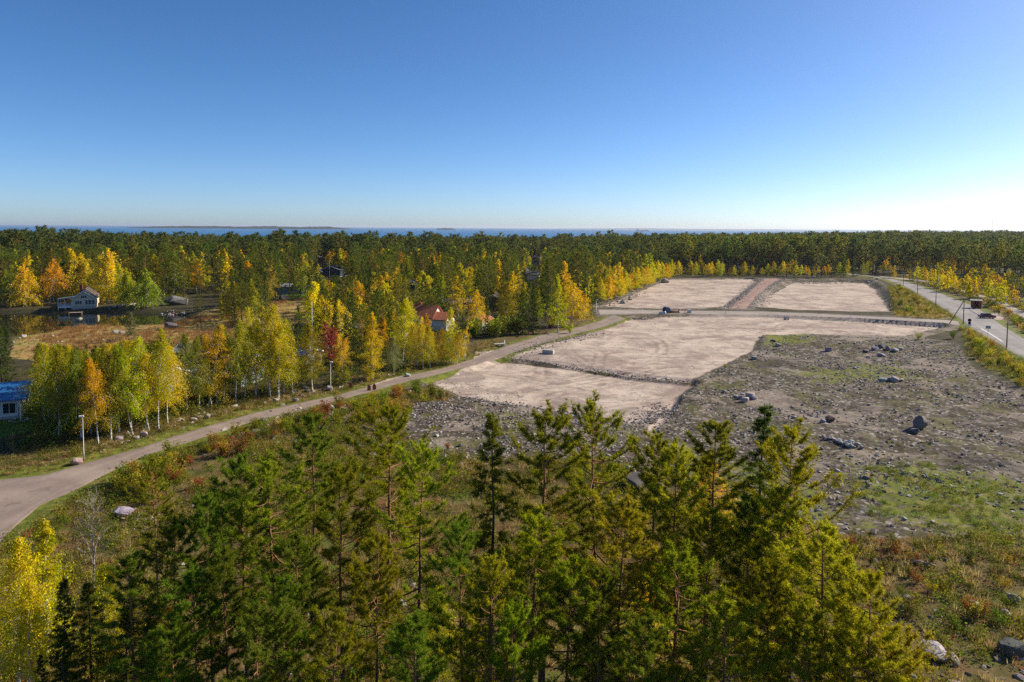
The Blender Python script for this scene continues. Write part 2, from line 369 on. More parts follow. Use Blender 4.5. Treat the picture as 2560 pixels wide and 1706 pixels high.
bank4 = sstep(14, 8, near_sd(X, Y, PAD4, 16)) * sstep(0, 1, near_sd(X, Y, PAD4, 3)) * (X > 150); rubble = np.maximum(rubble, bank4 * sstep(6.5, 4.5, near_sd(X, Y, PAD4, 16)))
redrim = np.maximum(sstep(5, 1, near_sd(X, Y, ring(ROAD_R), 6)), sstep(3.5, 1, near_sd(X, Y, ring(ROAD_C), 5)) * (X < 120) * .7)
rubble = np.maximum(rubble, redrim * .9)
wv = near_sd(X, Y, ring(ROAD_W), 8)
grass = np.maximum.reduce([sstep(4.2, 1.2, wv) * (Y < 150), .8 * sstep(2.5, .8, wv) * (Y >= 150), sstep(4, 1, near_sd(X, Y, ring(ROAD_A), 6)) * (X > 60)])
for gp in GREENS: grass = np.maximum(grass, .66 * zone(gp, 5))
for gp in (VERGE_R,): grass = np.maximum(grass, .75 * zone(gp, 2))
grass = np.maximum(grass, .55 * (near_sd(X, Y, RUBBLE, 1) < 0) * sstep(.08, .22, fbm(X, Y, 14, 77, 4)))
dry = np.maximum(zone(MEADOW, 3), zone(ROADSIDE_R, 2.5)); heath = zone(HEATH, 2); heath = np.maximum(heath, .8 * sstep(14, 5, near_sd(X, Y, ring(ROAD_W), 16)) * (gravel < .1))
heath = np.maximum(heath, .6 * sstep(30, 5, near_sd(X, Y, ring(PATH_A), 32)))
lawn = np.maximum(zone(LAWN, 1.0), zone(LAWN2, 1.5))
# wheel tracks left on the pads by machines
trk = np.zeros(len(X)); tr = np.random.default_rng(12)
def track(pts, gauge=2.1):
    L = smooth_pts(np.array(pts), 40); d = np.gradient(L, axis=0); d /= np.linalg.norm(d, axis=1)[:, None] + 1e-9; nr = np.stack([-d[:, 1], d[:, 0]], 1)
    for sgn in (-1, 1):
        Q = L + nr * gauge / 2 * sgn; x0, x1, y0, y1 = Q[:, 0].min() - 1, Q[:, 0].max() + 1, Q[:, 1].min() - 1, Q[:, 1].max() + 1
        k = (X > x0) & (X < x1) & (Y > y0) & (Y < y1)
        if k.any(): trk[k] = np.maximum(trk[k], sstep(.62, .15, ldist(X[k], Y[k], [tuple(p) for p in Q])))
def smooth_pts(P, n):
    s_ = np.linspace(0, len(P) - 1, n); L = np.stack([np.interp(s_, np.arange(len(P)), P[:, k]) for k in range(2)], 1)
    for _ in range(12): L[1:-1] = (L[:-2] + 2 * L[1:-1] + L[2:]) / 4
    return L
for poly, nt_ in ((PAD1, 7), (PAD2, 16), (PAD3, 8), (PAD4, 8), (RUBBLE, 6)):
    x0, x1, y0, y1 = box_of(poly, 0)
    for _ in range(nt_):
        c0 = np.array([tr.uniform(x0, x1), tr.uniform(y0, y1)]); a = tr.uniform(0, 6.28); P = [c0]
        for q in range(5): a += tr.normal(0, .45); P.append(P[-1] + np.array([math.cos(a), math.sin(a) * 1.2]) * tr.uniform(5, 12))
        track(P)
trk *= (.35 + 1.1 * (fbm(X, Y, 9, 101) + .3)).clip(0, 1)
zA = np.stack([gravel, rubble, grass, dry], 1); zB = np.stack([heath, lawn, redrim, trk], 1)

class NT:
    """small helper for node trees"""
    def __init__(s, m): s.nt = m.node_tree; s.N = s.nt.nodes; s.L = s.nt.links; s.pos = None
    def new(s, t, **k):
        n = s.N.new(t)
        for a, b in k.items(): setattr(n, a, b)
        return n
    def put(s, sock, v):
        if hasattr(v, 'is_output') or hasattr(v, 'links'): s.L.new(v, sock)
        elif isinstance(v, tuple): sock.default_value = (*v, 1) if len(v) == 3 and len(sock.default_value) == 4 else v
        else: sock.default_value = v
    def noise(s, scale, detail=4, rough=.55, vec=None, dist=0.0):
        n = s.new('ShaderNodeTexNoise'); n.inputs['Scale'].default_value = scale; n.inputs['Detail'].default_value = detail
        n.inputs['Roughness'].default_value = rough; n.inputs['Distortion'].default_value = dist
        s.L.new(vec or s.pos, n.inputs['Vector']); return n.outputs['Fac']
    def mapped(s, scale, rot=0.0):
        m = s.new('ShaderNodeMapping'); m.inputs['Scale'].default_value = scale; m.inputs['Rotation'].default_value = (0, 0, rot)
        s.L.new(s.pos, m.inputs[0]); return m.outputs[0]
    def math(s, op, a, b=0.0):
        n = s.new('ShaderNodeMath', operation=op); s.put(n.inputs[0], a); s.put(n.inputs[1], b); return n.outputs[0]
    def rng(s, v, a, b, c=0.0, d=1.0, smooth=True):
        n = s.new('ShaderNodeMapRange', interpolation_type='SMOOTHSTEP' if smooth else 'LINEAR')
        s.put(n.inputs['Value'], v)
        for k, q in zip(('From Min', 'From Max', 'To Min', 'To Max'), (a, b, c, d)): n.inputs[k].default_value = q
        return n.outputs['Result']
    def mix(s, f, a, b, blend='MIX'):
        n = s.new('ShaderNodeMix', data_type='RGBA', blend_type=blend)
        s.put(n.inputs['Factor'], f); s.put(n.inputs['A'], a); s.put(n.inputs['B'], b); return n.outputs['Result']
    def world_pos(s):
        g = s.new('ShaderNodeNewGeometry'); s.pos = g.outputs['Position']; return s.pos

def ground_material():
    m = mat('ground', rough=.95, spec=.15); t = NT(m); t.world_pos()
    aA = t.new('ShaderNodeAttribute', attribute_name='zoneA'); aB = t.new('ShaderNodeAttribute', attribute_name='zoneB')
    sA = t.new('ShaderNodeSeparateColor'); t.L.new(aA.outputs['Color'], sA.inputs[0]); sB = t.new('ShaderNodeSeparateColor'); t.L.new(aB.outputs['Color'], sB.inputs[0])
    edge = t.math('MULTIPLY', t.math('SUBTRACT', t.noise(.9, 5, .65), .5), 1.1)
    def msk(sock, k=1.0): return t.rng(t.math('ADD', sock, t.math('MULTIPLY', edge, k)), .38, .62)
    n1 = t.noise(.11, 5, .6); n2 = t.noise(.9, 5, .65); n3 = t.noise(6.0, 4, .7); n4 = t.noise(.35, 4, .6)
    # forest floor
    c = t.mix(t.rng(n2, .35, .65), (.035, .03, .016), (.075, .06, .028)); c = t.mix(t.rng(n4, .5, .7), c, (.05, .065, .018))
    # heath: dry grass, heather, blueberry
    hc = t.mix(t.rng(n2, .38, .6), (.075, .068, .018), (.145, .10, .04)); hc = t.mix(t.rng(n4, .52, .66), hc, (.13, .065, .03)); hc = t.mix(t.rng(n3, .56, .74, 0, .6), hc, (.25, .19, .10)); hc = t.mix(t.rng(t.noise(.2, 5, .6), .54, .64, 0, .8), hc, (.10, .115, .022))
    c = t.mix(msk(sB.outputs[0]), c, hc)
    dc = t.mix(t.rng(n2, .35, .65), (.27, .18, .06), (.42, .28, .11)); dc = t.mix(t.rng(n4, .46, .60), dc, (.24, .215, .045)); dc = t.mix(t.rng(n1, .5, .62, 0, .8), dc, (.38, .21, .08))
    c = t.mix(msk(aA.outputs['Alpha']), c, dc)
    # rubble: brown till, mauve and white stones, thin green
    st = t.new('ShaderNodeTexVoronoi', feature='F1'); st.inputs['Scale'].default_value = 2.6; t.L.new(t.pos, st.inputs['Vector'])
    sc = t.new('ShaderNodeSeparateColor'); t.L.new(st.outputs['Color'], sc.inputs[0])
    rc = t.mix(t.rng(n2, .35, .65), (.042, .031, .024), (.088, .065, .049)); rc = t.mix(t.rng(t.noise(.22, 5, .6), .56, .64, 0, .85), rc, (.21, .165, .13))
    rc = t.mix(t.rng(sc.outputs[0], .66, .9, 0, .7), rc, (.22, .19, .185)); rc = t.mix(t.rng(sc.outputs[1], .90, .94, 0, .8), rc, (.42, .39, .37))
    rc = t.mix(t.rng(t.noise(1.3, 5, .65), .50, .64, 0, .8), rc, (.085, .092, .020)); rc = t.mix(t.rng(t.noise(.16, 4, .6), .52, .64, 0, .6), rc, (.12, .118, .026))
    rc = t.mix(t.rng(t.noise(.075, 5, .65, None, .8), .53, .59, 0, .8), rc, (.27, .22, .18)); rc = t.mix(t.rng(t.noise(.06, 5, .65, None, .5), .55, .63, 0, .6), rc, (.04, .032, .028))
    c = t.mix(msk(sA.outputs[1], .8), c, rc)
    gc = t.mix(t.rng(n2, .35, .65), (.075, .10, .014), (.17, .185, .028)); gc = t.mix(t.rng(n4, .5, .68, 0, .7), gc, (.21, .155, .05))
    c = t.mix(msk(sA.outputs[2], 1.3), c, gc)
    lc = t.mix(t.rng(n2, .3, .7), (.05, .11, .012), (.10, .16, .02)); c = t.mix(msk(sB.outputs[1], .3), c, lc)
    # crushed gravel pads: pale sand, mauve damp patches, wheel marks
    v1 = t.mapped((.13, .17, .2), .6); v2 = t.mapped((.30, .55, .5), -.4); v3 = t.mapped((.75, 1.3, 1), .5); v4 = t.mapped((.045, .06, 1), -.3)
    p = t.mix(t.rng(t.noise(1.0, 6, .62, v1), .38, .60), (.40, .32, .262), (.55, .45, .37))
    p = t.mix(t.rng(t.noise(1.0, 5, .6, v4, .8), .50, .62, 0, .85), p, (.34, .262, .225))
    p = t.mix(t.rng(t.noise(1.0, 6, .65, v2, .8), .52, .64, 0, .8), p, (.29, .24, .212))
    p = t.mix(t.rng(t.noise(.9, 6, .7, v3), .57, .70, 0, .85), p, (.16, .13, .118))
    p = t.mix(t.rng(n1, .52, .62, 0, .75), p, (.27, .185, .16)); p = t.mix(t.rng(t.noise(.055, 5, .65), .54, .62, 0, .6), p, (.29, .24, .21))
    p = t.mix(t.rng(t.noise(.5, 5, .65), .57, .68, 0, .6), p, (.17, .155, .075))
    p = t.mix(t.rng(t.noise(.28, 6, .7, None, .5), .53, .63, 0, .6), p, (.25, .205, .185)); p = t.mix(t.rng(t.noise(.17, 6, .7, None, 1.0), .52, .60, 0, .65), p, (.56, .46, .37))
    p = t.mix(t.rng(t.noise(2.2, 4, .7), .58, .70, 0, .55), p, (.155, .125, .115))
    p = t.mix(t.rng(n3, .60, .75, 0, .6), p, (.15, .125, .12))
    c = t.mix(msk(sA.outputs[0], .5), c, p)
    c = t.mix(t.math('MULTIPLY', aB.outputs['Alpha'], t.rng(n2, .3, .6, .35, .85)), c, t.mix(1.0, c, (.58, .54, .52), 'MULTIPLY'))
    c = t.mix(t.rng(sB.outputs[2], .2, .9, 0, .55), c, t.mix(n3, (.13, .11, .105), (.27, .235, .225)))
    b = t.N['Principled BSDF']; t.L.new(c, b.inputs['Base Color'])
    bp = t.new('ShaderNodeBump'); bp.inputs['Strength'].default_value = .9; bp.inputs['Distance'].default_value = .12
    hgt = t.math('ADD', t.math('MULTIPLY', n3, .5), n2); t.L.new(hgt, bp.inputs['Height']); t.L.new(bp.outputs[0], b.inputs['Normal'])
    return m
M['ground'] = ground_material()
ground = obj('ground', mesh_np('ground', np.stack([X, Y, Z], 1), [(quads, 0)], [M['ground']], {'zoneA': zA, 'zoneB': zB}, smooth=True))
tag(ground, kind='structure')

def resample(line, n):
    L = np.array(line); s = np.concatenate([[0], np.cumsum(np.hypot(*np.diff(L, axis=0).T))]); q = np.linspace(0, s[-1], n)
    return np.stack([np.interp(q, s, L[:, 0]), np.interp(q, s, L[:, 1])], 1)
def smooth_line(line, n):
    q = resample(line, n * 3)
    for _ in range(6): q[1:-1] = (q[:-2] + 2 * q[1:-1] + q[2:]) / 4
    return resample(q, n)
def road(name, rd, mt, n, k, lift, zf, rag=.7):
    a = smooth_line(rd[0], n); b = smooth_line(rd[1], n); t = np.linspace(0, 1, k)[None, :, None]
    g = a[:, None] * (1 - t) + b[:, None] * t
    # ragged edges
    q_ = np.arange(n) * (np.hypot(*np.diff(a, axis=0).T).sum() / n)
    for e_, sg in ((0, 1), (-1, -1)):
        wob = (fbm(q_, q_ * 0, 3.5, 5 + e_, 3) * 1.3 + fbm(q_, q_ * 0, 14, 9 + e_, 2) * .8) * rag; dirn = g[:, 1 if e_ == 0 else -2] - g[:, e_]; dirn /= np.linalg.norm(dirn, axis=1)[:, None]; g[:, e_] += dirn * (wob[:, None] + rag * .15)
    x, y = g[..., 0].ravel(), g[..., 1].ravel(); u = np.tile(np.linspace(0, 1, k), n)
    z = zf(x, y) + lift - .06 * (np.abs(u - .5) > .49)
    q = (np.arange(n - 1)[:, None] * k + np.arange(k - 1)[None]).ravel()
    return tag(obj(name, mesh_np(name, np.stack([x, y, z], 1), [(np.stack([q, q + 1, q + k + 1, q + k], 1), 0)], [mt], {'across': u}, smooth=True)), kind='structure')
def road_mat(name, c1, c2, c3, tracks=.35, scale=1.0):
    m = mat(name, rough=.9, spec=.2); t = NT(m); t.world_pos()
    n1 = t.noise(.25 * scale, 5, .6); n2 = t.noise(2.5, 5, .7); n3 = t.noise(9, 3, .7)
    at = t.new('ShaderNodeAttribute', attribute_name='across')
    c = t.mix(t.rng(n1, .35, .65), c1, c2); c = t.mix(t.rng(n2, .5, .7, 0, .6), c, c3); c = t.mix(t.rng(n3, .55, .75, 0, .35), c, tuple(v * .5 for v in c1))
    wv = t.math('ABSOLUTE', t.math('SUBTRACT', t.math('ABSOLUTE', t.math('SUBTRACT', at.outputs['Fac'], .5)), .22))
    c = t.mix(t.math('MULTIPLY', t.rng(wv, .10, .02), t.rng(n1, .3, .6, tracks * .4, tracks)), c, tuple(min(1, v * 1.35) for v in c2))
    c = t.mix(t.rng(t.noise(.6, 5, .7, None, .6), .56, .66, 0, .5), c, tuple(v * .62 for v in c1)); c = t.mix(t.rng(t.noise(.09, 4, .6), .5, .62, 0, .5), c, tuple(min(1, v * 1.3) for v in c2))
    ed = t.math('ABSOLUTE', t.math('SUBTRACT', at.outputs['Fac'], .5)); c = t.mix(t.math('MULTIPLY', t.rng(t.math('ADD', ed, t.math('MULTIPLY', t.math('SUBTRACT', n2, .5), .25)), .40, .50), .75), c, tuple(min(1, v * 1.15) for v in c3))
    b = t.N['Principled BSDF']; t.L.new(c, b.inputs['Base Color'])
    bp = t.new('ShaderNodeBump'); bp.inputs['Strength'].default_value = .5; bp.inputs['Distance'].default_value = .04; t.L.new(n2, bp.inputs['Height']); t.L.new(bp.outputs[0], b.inputs['Normal'])
    return m
M['gravel_road'] = road_mat('gravel_road', (.225, .172, .145), (.275, .215, .18), (.17, .133, .115))
M['red_gravel'] = road_mat('red_gravel', (.26, .165, .135), (.30, .20, .165), (.205, .14, .12))
M['asphalt'] = road_mat('worn_asphalt', (.215, .20, .195), (.265, .245, .235), (.165, .155, .15), .3)
M['pale_path'] = road_mat('pale_path', (.27, .235, .205), (.32, .275, .24), (.21, .185, .165))
road('gravel_road', ROAD_W, M['gravel_road'], 620, 13, .05, ROADS[0][1])
road('red_gravel_road', ROAD_R, M['red_gravel'], 220, 9, .046, ROADS[1][1])
road('access_road', ROAD_C, M['pale_path'], 260, 7, .042, ROADS[2][1])
road('asphalt_road', ROAD_A, M['asphalt'], 320, 13, .056, ROADS[3][1], .35)
road('cycle_path', PATH_A, M['pale_path'], 120, 7, .05, ROADS[4][1])
# worn white line at the junction, painted on the asphalt
M['paint'] = mat('road_paint', (.62, .60, .56), .8, noise=.15, nscale=3)
def ribbon(name, line, w, z, mt):
    L = resample(line, 24); d = np.gradient(L, axis=0); d /= np.linalg.norm(d, axis=1)[:, None]; nrm = np.stack([-d[:, 1], d[:, 0]], 1)
    V = np.concatenate([np.c_[L - nrm * w / 2, np.full(24, z)], np.c_[L + nrm * w / 2, np.full(24, z)]]); q = np.arange(23)
    return tag(obj(name, mesh_np(name, V, [(np.stack([q, q + 1, q + 25, q + 24], 1), 0)], [mt])), kind='structure')
ribbon('lane_line', [(122.60,177.05),(117.82,166.20),(113.07,156.02)], .35, 1.5 + .061, M['paint'])

# pond, sea, islands
def water_mat(name, col, rough, bump, bscale):
    m = mat(name, col, rough, spec=.5); t = NT(m); t.world_pos(); b = t.N['Principled BSDF']; b.inputs['IOR'].default_value = 1.33
    n = t.noise(bscale, 3, .5); bp = t.new('ShaderNodeBump'); bp.inputs['Strength'].default_value = bump; bp.inputs['Distance'].default_value = .1
    t.L.new(n, bp.inputs['Height']); t.L.new(bp.outputs[0], b.inputs['Normal']); return m
M['pond'] = water_mat('pond_water', (.012, .014, .010), .03, .02, 1.5)
def sheet(name, x0, x1, y0, y1, z, mt, nx=2, ny=2):
    gx, gy = np.meshgrid(np.linspace(x0, x1, nx), np.linspace(y0, y1, ny)); q = (np.arange(ny - 1)[:, None] * nx + np.arange(nx - 1)).ravel()
    return tag(obj(name, mesh_np(name, np.stack([gx.ravel(), gy.ravel(), np.full(gx.size, z)], 1), [(np.stack([q, q + 1, q + nx + 1, q + nx], 1), 0)], [mt])), kind='structure')
bx = box_of(POND, 7)
sheet('pond', bx[0], bx[1], bx[2], bx[3], -1.2, M['pond'])
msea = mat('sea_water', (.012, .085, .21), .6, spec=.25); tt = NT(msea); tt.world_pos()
tt.L.new(tt.mix(tt.rng(tt.noise(1.0, 4, .6, tt.mapped((.0004, .004, .01))), .4, .65), (.012, .12, .30), (.026, .17, .38)), tt.N['Principled BSDF'].inputs['Base Color'])  # blue of the sky mirrored by the waves, put into the base colour
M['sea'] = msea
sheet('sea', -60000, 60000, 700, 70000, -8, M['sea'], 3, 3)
M['far_wood'] = mat('far_island_woods', (.020, .030, .028), 1.0, noise=.5, nscale=.02, spec=0)
def island(name, p0, p1, hmax, seed, depth):
    n = 160; t = np.linspace(0, 1, n); bx_ = p0[0] + (p1[0] - p0[0]) * t; by_ = p0[1] + (p1[1] - p0[1]) * t
    prof = np.clip(np.minimum(t, 1 - t) * 9, 0, 1) ** .6 * hmax * (.62 + .5 * fbm(t * 40, 0 * t, 6, seed) + .35 * fbm(t * 200, 0 * t, 3, seed + 3))
    rows = []
    for k, (dy, f) in enumerate([(-depth, 0), (-depth * .9, .55), (-depth * .4, .9), (0, 1), (depth, 0)]):
        rows.append(np.stack([bx_, by_ + dy, -9 + prof * f + (1 if f else 0)], 1))
    V = np.concatenate(rows); q = (np.arange(4)[:, None] * n + np.arange(n - 1)).ravel()
    return tag(obj(name, mesh_np(name, V, [(np.stack([q, q + 1, q + n + 1, q + n], 1), 0)], [M['far_wood']])), kind='structure')
island('wooded_island', (-4790, 8900), (-2120, 9000), 50, 3, 500)
island('small_island', (-1050, 9500), (-785, 9500), 34, 8, 90)
island('far_coast', (1500, 26000), (26000, 26000), 58, 11, 900)
# ------------------------------------------------------------------ trees: mesh builders
def unit(v): return v / (np.linalg.norm(v, axis=-1, keepdims=True) + 1e-9)
class TreeBuf:
    def __init__(s): s.v = []; s.q = []; s.n = 0; s.lv = []; s.lr = []; s.lt = []
    def tube(s, pts, rad, sides):
        pts = np.asarray(pts, float); d = unit(np.gradient(pts, axis=0)); ref = np.array([.31, .95, .05]) if abs(d[0, 2]) > .7 else np.array([0, 0, 1.])
        a = unit(np.cross(d, ref)); b = np.cross(d, a); t = np.arange(sides) * 2 * np.pi / sides
        ringv = pts[:, None] + (a[:, None] * np.cos(t)[None, :, None] + b[:, None] * np.sin(t)[None, :, None]) * np.asarray(rad)[:, None, None]
        k = len(pts); i = np.arange(k - 1)[:, None] * sides; j = np.arange(sides)[None]; j2 = (j + 1) % sides
        s.q.append((np.stack([i + j, i + j2, i + sides + j2, i + sides + j], -1).reshape(-1, 4)) + s.n)
        s.v.append(ringv.reshape(-1, 3)); s.n += k * sides
    def wood(s, name, m):
        return mesh_np(name, np.concatenate(s.v), [(np.concatenate(s.q), 0)], [m], smooth=True)
def tri_leaves(rs, P, D, L, W):
    n = len(P); side = unit(np.cross(D, rs.normal(size=(n, 3)))) * (W / 2)[:, None]
    V = np.stack([P - side, P + side, P + D * L[:, None]], 1).reshape(-1, 3)
    return V, np.arange(3 * n).reshape(-1, 3)
def dia_leaves(rs, P, D, L, W):
    n = len(P); side = unit(np.cross(D, rs.normal(size=(n, 3)))) * (W / 2)[:, None]; mid = P + D * (L * .45)[:, None]
    V = np.stack([P, mid + side, P + D * L[:, None], mid - side], 1).reshape(-1, 3)
    return V, np.arange(4 * n).reshape(-1, 4)
def crown_mesh(name, V, F, mt, rs, tint=None):
    k = F.shape[1]; n = len(F); r = np.repeat(rs.random(n), k)
    at = {'rnd': r}
    if tint is not None: at['tint'] = np.repeat(tint, k)
    return mesh_np(name, V, [(F, 0)], [mt], at)

def build_pine(seed, H, lo, width, nb, ntw, ntuf, nn, ls, ws, form='young', dead=8, rows=False):
    rs = np.random.default_rng(seed); tb = TreeBuf()
    zz = np.linspace(0, H, 10); wob = np.cumsum(rs.normal(0, .05, (10, 2)), 0) * (zz / H)[:, None] * 1.4
    trunk = np.c_[wob, zz]; r0 = .0105 * H; tb.tube(trunk, r0 * (1 - zz / H * .93) * (1 + .35 * np.exp(-zz)), 8)
    def at(z): return np.array([np.interp(z, zz, trunk[:, 0]), np.interp(z, zz, trunk[:, 1]), z])
    PP, DD = [], []
    z0 = lo * H; az = rs.random() * 6.28
    clump = rs.random(8)
    for i in range(nb):
        t = (i + rs.random() * .8) / nb; t = t ** .9; z = z0 + (H * .985 - z0) * t; az += 2.399 + rs.normal(0, .5)
        if form == 'young': prof = (1 - t) ** .42 * (.5 + .5 * min(1, t / .35)) + .06
        elif form == 'old': prof = (1 - t ** 2.2) ** .6 * (.35 + .65 * min(1, t / .35)) + .05
        else: prof = (1 - t) ** .95 + .05
        gap = .55 + .6 * clump[int(az * 1.27) % 8]
        if rs.random() < .12: continue
        L = width * prof * (rs.uniform(.5, 1.3) if form == 'young' else rs.uniform(.65, 1.15)) * gap
        if form == 'spruce': el = np.interp(t, [0, .5, .85, 1], [-.42, -.22, .15, .9])
        else: el = np.interp(t, [0, .4, .8, 1], [-.12, .2, .5, .95]) + rs.normal(0, .16)
        d = np.array([math.cos(az) * math.cos(el), math.sin(az) * math.cos(el), math.sin(el)])
        p0 = at(z); s = np.linspace(0, 1, 5)[:, None]
        curve = -.12 * L * np.sin(s * np.pi) * np.array([0, 0, 1.]) + (s ** 2) * np.array([0, 0, (.16 if form == 'spruce' else .12) * L])
        pts = p0 + d * L * s + curve; r = max(.010, .016 * L)
        tb.tube(pts, r * (1 - .8 * s[:, 0]), 3)
        m = max(2, int(ntw * (.35 + .65 * L / width)))
        q = rs.uniform(.22, 1.0, m) if form == 'spruce' else .34 + .66 * rs.random(m) ** .7; q[0] = 1.0
        base = np.stack([np.interp(q, s[:, 0], pts[:, k]) for k in range(3)], 1)
        sdv = unit(np.cross(d, [0, 0, 1.])); sg = rs.choice([-1, 1], m) * rs.uniform(.25, 1.0, m)
        if form == 'spruce':
            td = unit(d * .75 + sdv * sg[:, None] + np.array([0, 0, -.35]) + rs.normal(0, .12, (m, 3))); tl = rs.uniform(.25, .6, m) * (.35 + .55 * L / width) * 1.25
        else:
            td = unit(d * .8 + sdv * sg[:, None] + np.array([0, 0, .32]) + rs.normal(0, .18, (m, 3))); tl = rs.uniform(.25, .65, m) * (.4 + .6 * L / width)
        for j in range(ntuf):
            f = (j + rs.random(m)) / ntuf
            PP.append(base + td * (tl * f)[:, None] + rs.normal(0, .03, (m, 3))); DD.append(td)
    PP = np.concatenate(PP); DD = np.concatenate(DD)
    n = len(PP); PP = np.repeat(PP, nn, 0); DD = np.repeat(DD, nn, 0)
    sp = .75 if form != 'spruce' else .6
    D = unit(DD * .55 + rs.normal(0, sp, (n * nn, 3)) + np.array([0, 0, .18 if form != 'spruce' else -.25]))
    V, F = tri_leaves(rs, PP, D, rs.uniform(.7, 1.3, n * nn) * ls, rs.uniform(.7, 1.3, n * nn) * ws)
    for _ in range(dead):
        z = rs.uniform(.15 * H, max(z0, .3 * H)); a = rs.random() * 6.28; L = rs.uniform(.5, 1.5); d = np.array([math.cos(a), math.sin(a), rs.uniform(-.3, .15)])
        p0 = at(z); tb.tube(np.stack([p0, p0 + d * L * .5, p0 + d * L + np.array([0, 0, rs.uniform(-.2, .1)])]), [.022, .014, .005], 3)
    bark = M['spruce_bark'] if form == 'spruce' else M['pine_bark']
    return tb.wood('trunk', bark), crown_mesh('crown', V, F, M['needle'], rs)

def build_birch(seed, H, lo, width, nb, nl, ls, lean=.6, droop=.5, stems=1, bare=False):
    rs = np.random.default_rng(seed); tb = TreeBuf(); PP = []; Zs = []
    for st in range(stems):
        zz = np.linspace(0, H * (1 - .12 * st), 9); ln = rs.normal(0, lean, 2) + (rs.normal(0, .9, 2) if stems > 1 else 0)
        trunk = np.c_[np.outer((zz / H) ** 1.3, ln) + np.cumsum(rs.normal(0, .05, (9, 2)), 0), zz]; trunk[0, :2] = rs.normal(0, .25 if stems > 1 else 0.001, 2)
        tb.tube(trunk, (.0085 * H) * (1 - zz / zz[-1] * .92) * (1 + .4 * np.exp(-zz * 1.5)) / (1 if stems == 1 else 1.35), 7)
        az = rs.random() * 6.28
        for i in range(nb // stems):
            t = (i + rs.random()) / (nb // stems); z = (lo + (.97 - lo) * t) * zz[-1]; az += 2.399 + rs.normal(0, .5)
            prof = (math.sin(math.pi * min(1, (.16 + .84 * t) ** .72)) ** .75) * .85 + .15 * (1 - t)
            L = width * prof * rs.uniform(.55, 1.2)
            el = np.interp(t, [0, .5, 1], [.35, .75, 1.25]) + rs.normal(0, .15)
            d = np.array([math.cos(az) * math.cos(el), math.sin(az) * math.cos(el), math.sin(el)])
            p0 = np.array([np.interp(z, zz, trunk[:, 0]), np.interp(z, zz, trunk[:, 1]), z]); s = np.linspace(0, 1, 5)[:, None]
            pts = p0 + d * L * 1.25 * s - np.array([0, 0, 1.]) * droop * L * s ** 3
            tb.tube(pts, max(.008, .013 * L) * (1 - .8 * s[:, 0]), 3)
            m = int(nl / (nb) * (.25 + 1.1 * L / width) + 1)
            q = np.clip(rs.beta(2.2, 1.4, m), .12, 1); base = np.stack([np.interp(q, s[:, 0], pts[:, k]) for k in range(3)], 1)
            # leaves hang in loose strings around the branch
            ns = max(2, m // 14); sid = rs.integers(0, ns, m); so = rs.normal(0, .20 * L ** .5 + .05, (ns, 3))[sid]
            base = base + so * np.array([1, 1, .8]) + rs.normal(0, .07, (m, 3)); base[:, 2] -= droop * rs.random(m) ** 1.5 * .95
            PP.append(base)
    PP = np.concatenate(PP); n = len(PP)
    D = unit(rs.normal(0, 1, (n, 3)) + np.array([0, 0, -.7]))
    Lf = rs.uniform(.7, 1.35, n) * ls; V, F = dia_leaves(rs, PP, D, Lf, Lf * rs.uniform(.6, .85, n))
    cl = rs.normal(0, .45, 64)[(np.floor(PP[:, 0] * 1.1) + 8 * np.floor(PP[:, 1] * 1.1) + 23 * np.floor(PP[:, 2] * .9)).astype(int) % 64]
    tint = np.clip(1.0 - PP[:, 2] / H * 1.1 + cl + rs.normal(0, .2, n), 0, 1)
    return tb.wood('trunk', M['birch_bark']), crown_mesh('crown', V, F, M['leaf'], rs, tint)

def build_shrub(seed, H, W, n, ls, stems=7, tri=False, mt='leaf', wood='twig'):
    rs = np.random.default_rng(seed); tb = TreeBuf(); PP = []
    for i in range(stems):
        a = rs.random() * 6.28; r = W * rs.uniform(.2, .75); h = H * rs.uniform(.6, 1.0)
        s = np.linspace(0, 1, 4)[:, None]; pts = np.array([math.cos(a) * .08, math.sin(a) * .08, -.05]) + np.array([math.cos(a) * r, math.sin(a) * r, h]) * s ** np.array([1.4, 1.4, .9])
        tb.tube(pts, .018 * H ** .5 * (1 - .75 * s[:, 0]), 3)
        m = n // stems; q = rs.uniform(.25, 1.02, m); b = np.stack([np.interp(q, s[:, 0], pts[:, k]) for k in range(3)], 1)
        PP.append(b + rs.normal(0, 1, (m, 3)) * W * .17 * np.array([1, 1, .7]))
    PP = np.concatenate(PP); PP[:, 2] = np.abs(PP[:, 2]); n = len(PP); D = unit(rs.normal(0, 1, (n, 3)) + np.array([0, 0, .3]))
    Lf = rs.uniform(.6, 1.4, n) * ls; V, F = dia_leaves(rs, PP, D, Lf, Lf * .65)
    tint = np.clip(.7 - PP[:, 2] / H * .9 + rs.normal(0, .25, n), 0, 1)
    return tb.wood('stems', M[wood]), crown_mesh('foliage', V, F, M[mt], rs, tint)
def build_bare(seed, H):
    rs = np.random.default_rng(seed); tb = TreeBuf(); z = np.linspace(0, H, 6); tr = np.c_[rs.normal(0, .06, (6, 2)).cumsum(0), z]; tb.tube(tr, .09 * (1 - z / H * .9), 6); tw = TreeBuf()
    for i in range(46):
        t = .3 + .68 * i / 46; a = i * 2.4; L = (1.05 - t) * 2.2 + .35; d = np.array([math.cos(a) * .75, math.sin(a) * .75, .75])
        p = np.array([np.interp(t * H, z, tr[:, k]) for k in range(3)]); tw.tube(np.stack([p, p + d * L * .5, p + d * L]), [.022, .014, .006], 3)
        for j in range(7):
            q = p + d * L * rs.uniform(.3, 1); e = unit(d + rs.normal(0, .6, 3)); l = rs.uniform(.3, .8); tw.tube(np.stack([q, q + e * l * .5, q + e * l]), [.010, .007, .004], 3)
    return tb.wood('trunk', M['deadwood']), tw.wood('twigs', M['deadwood'])

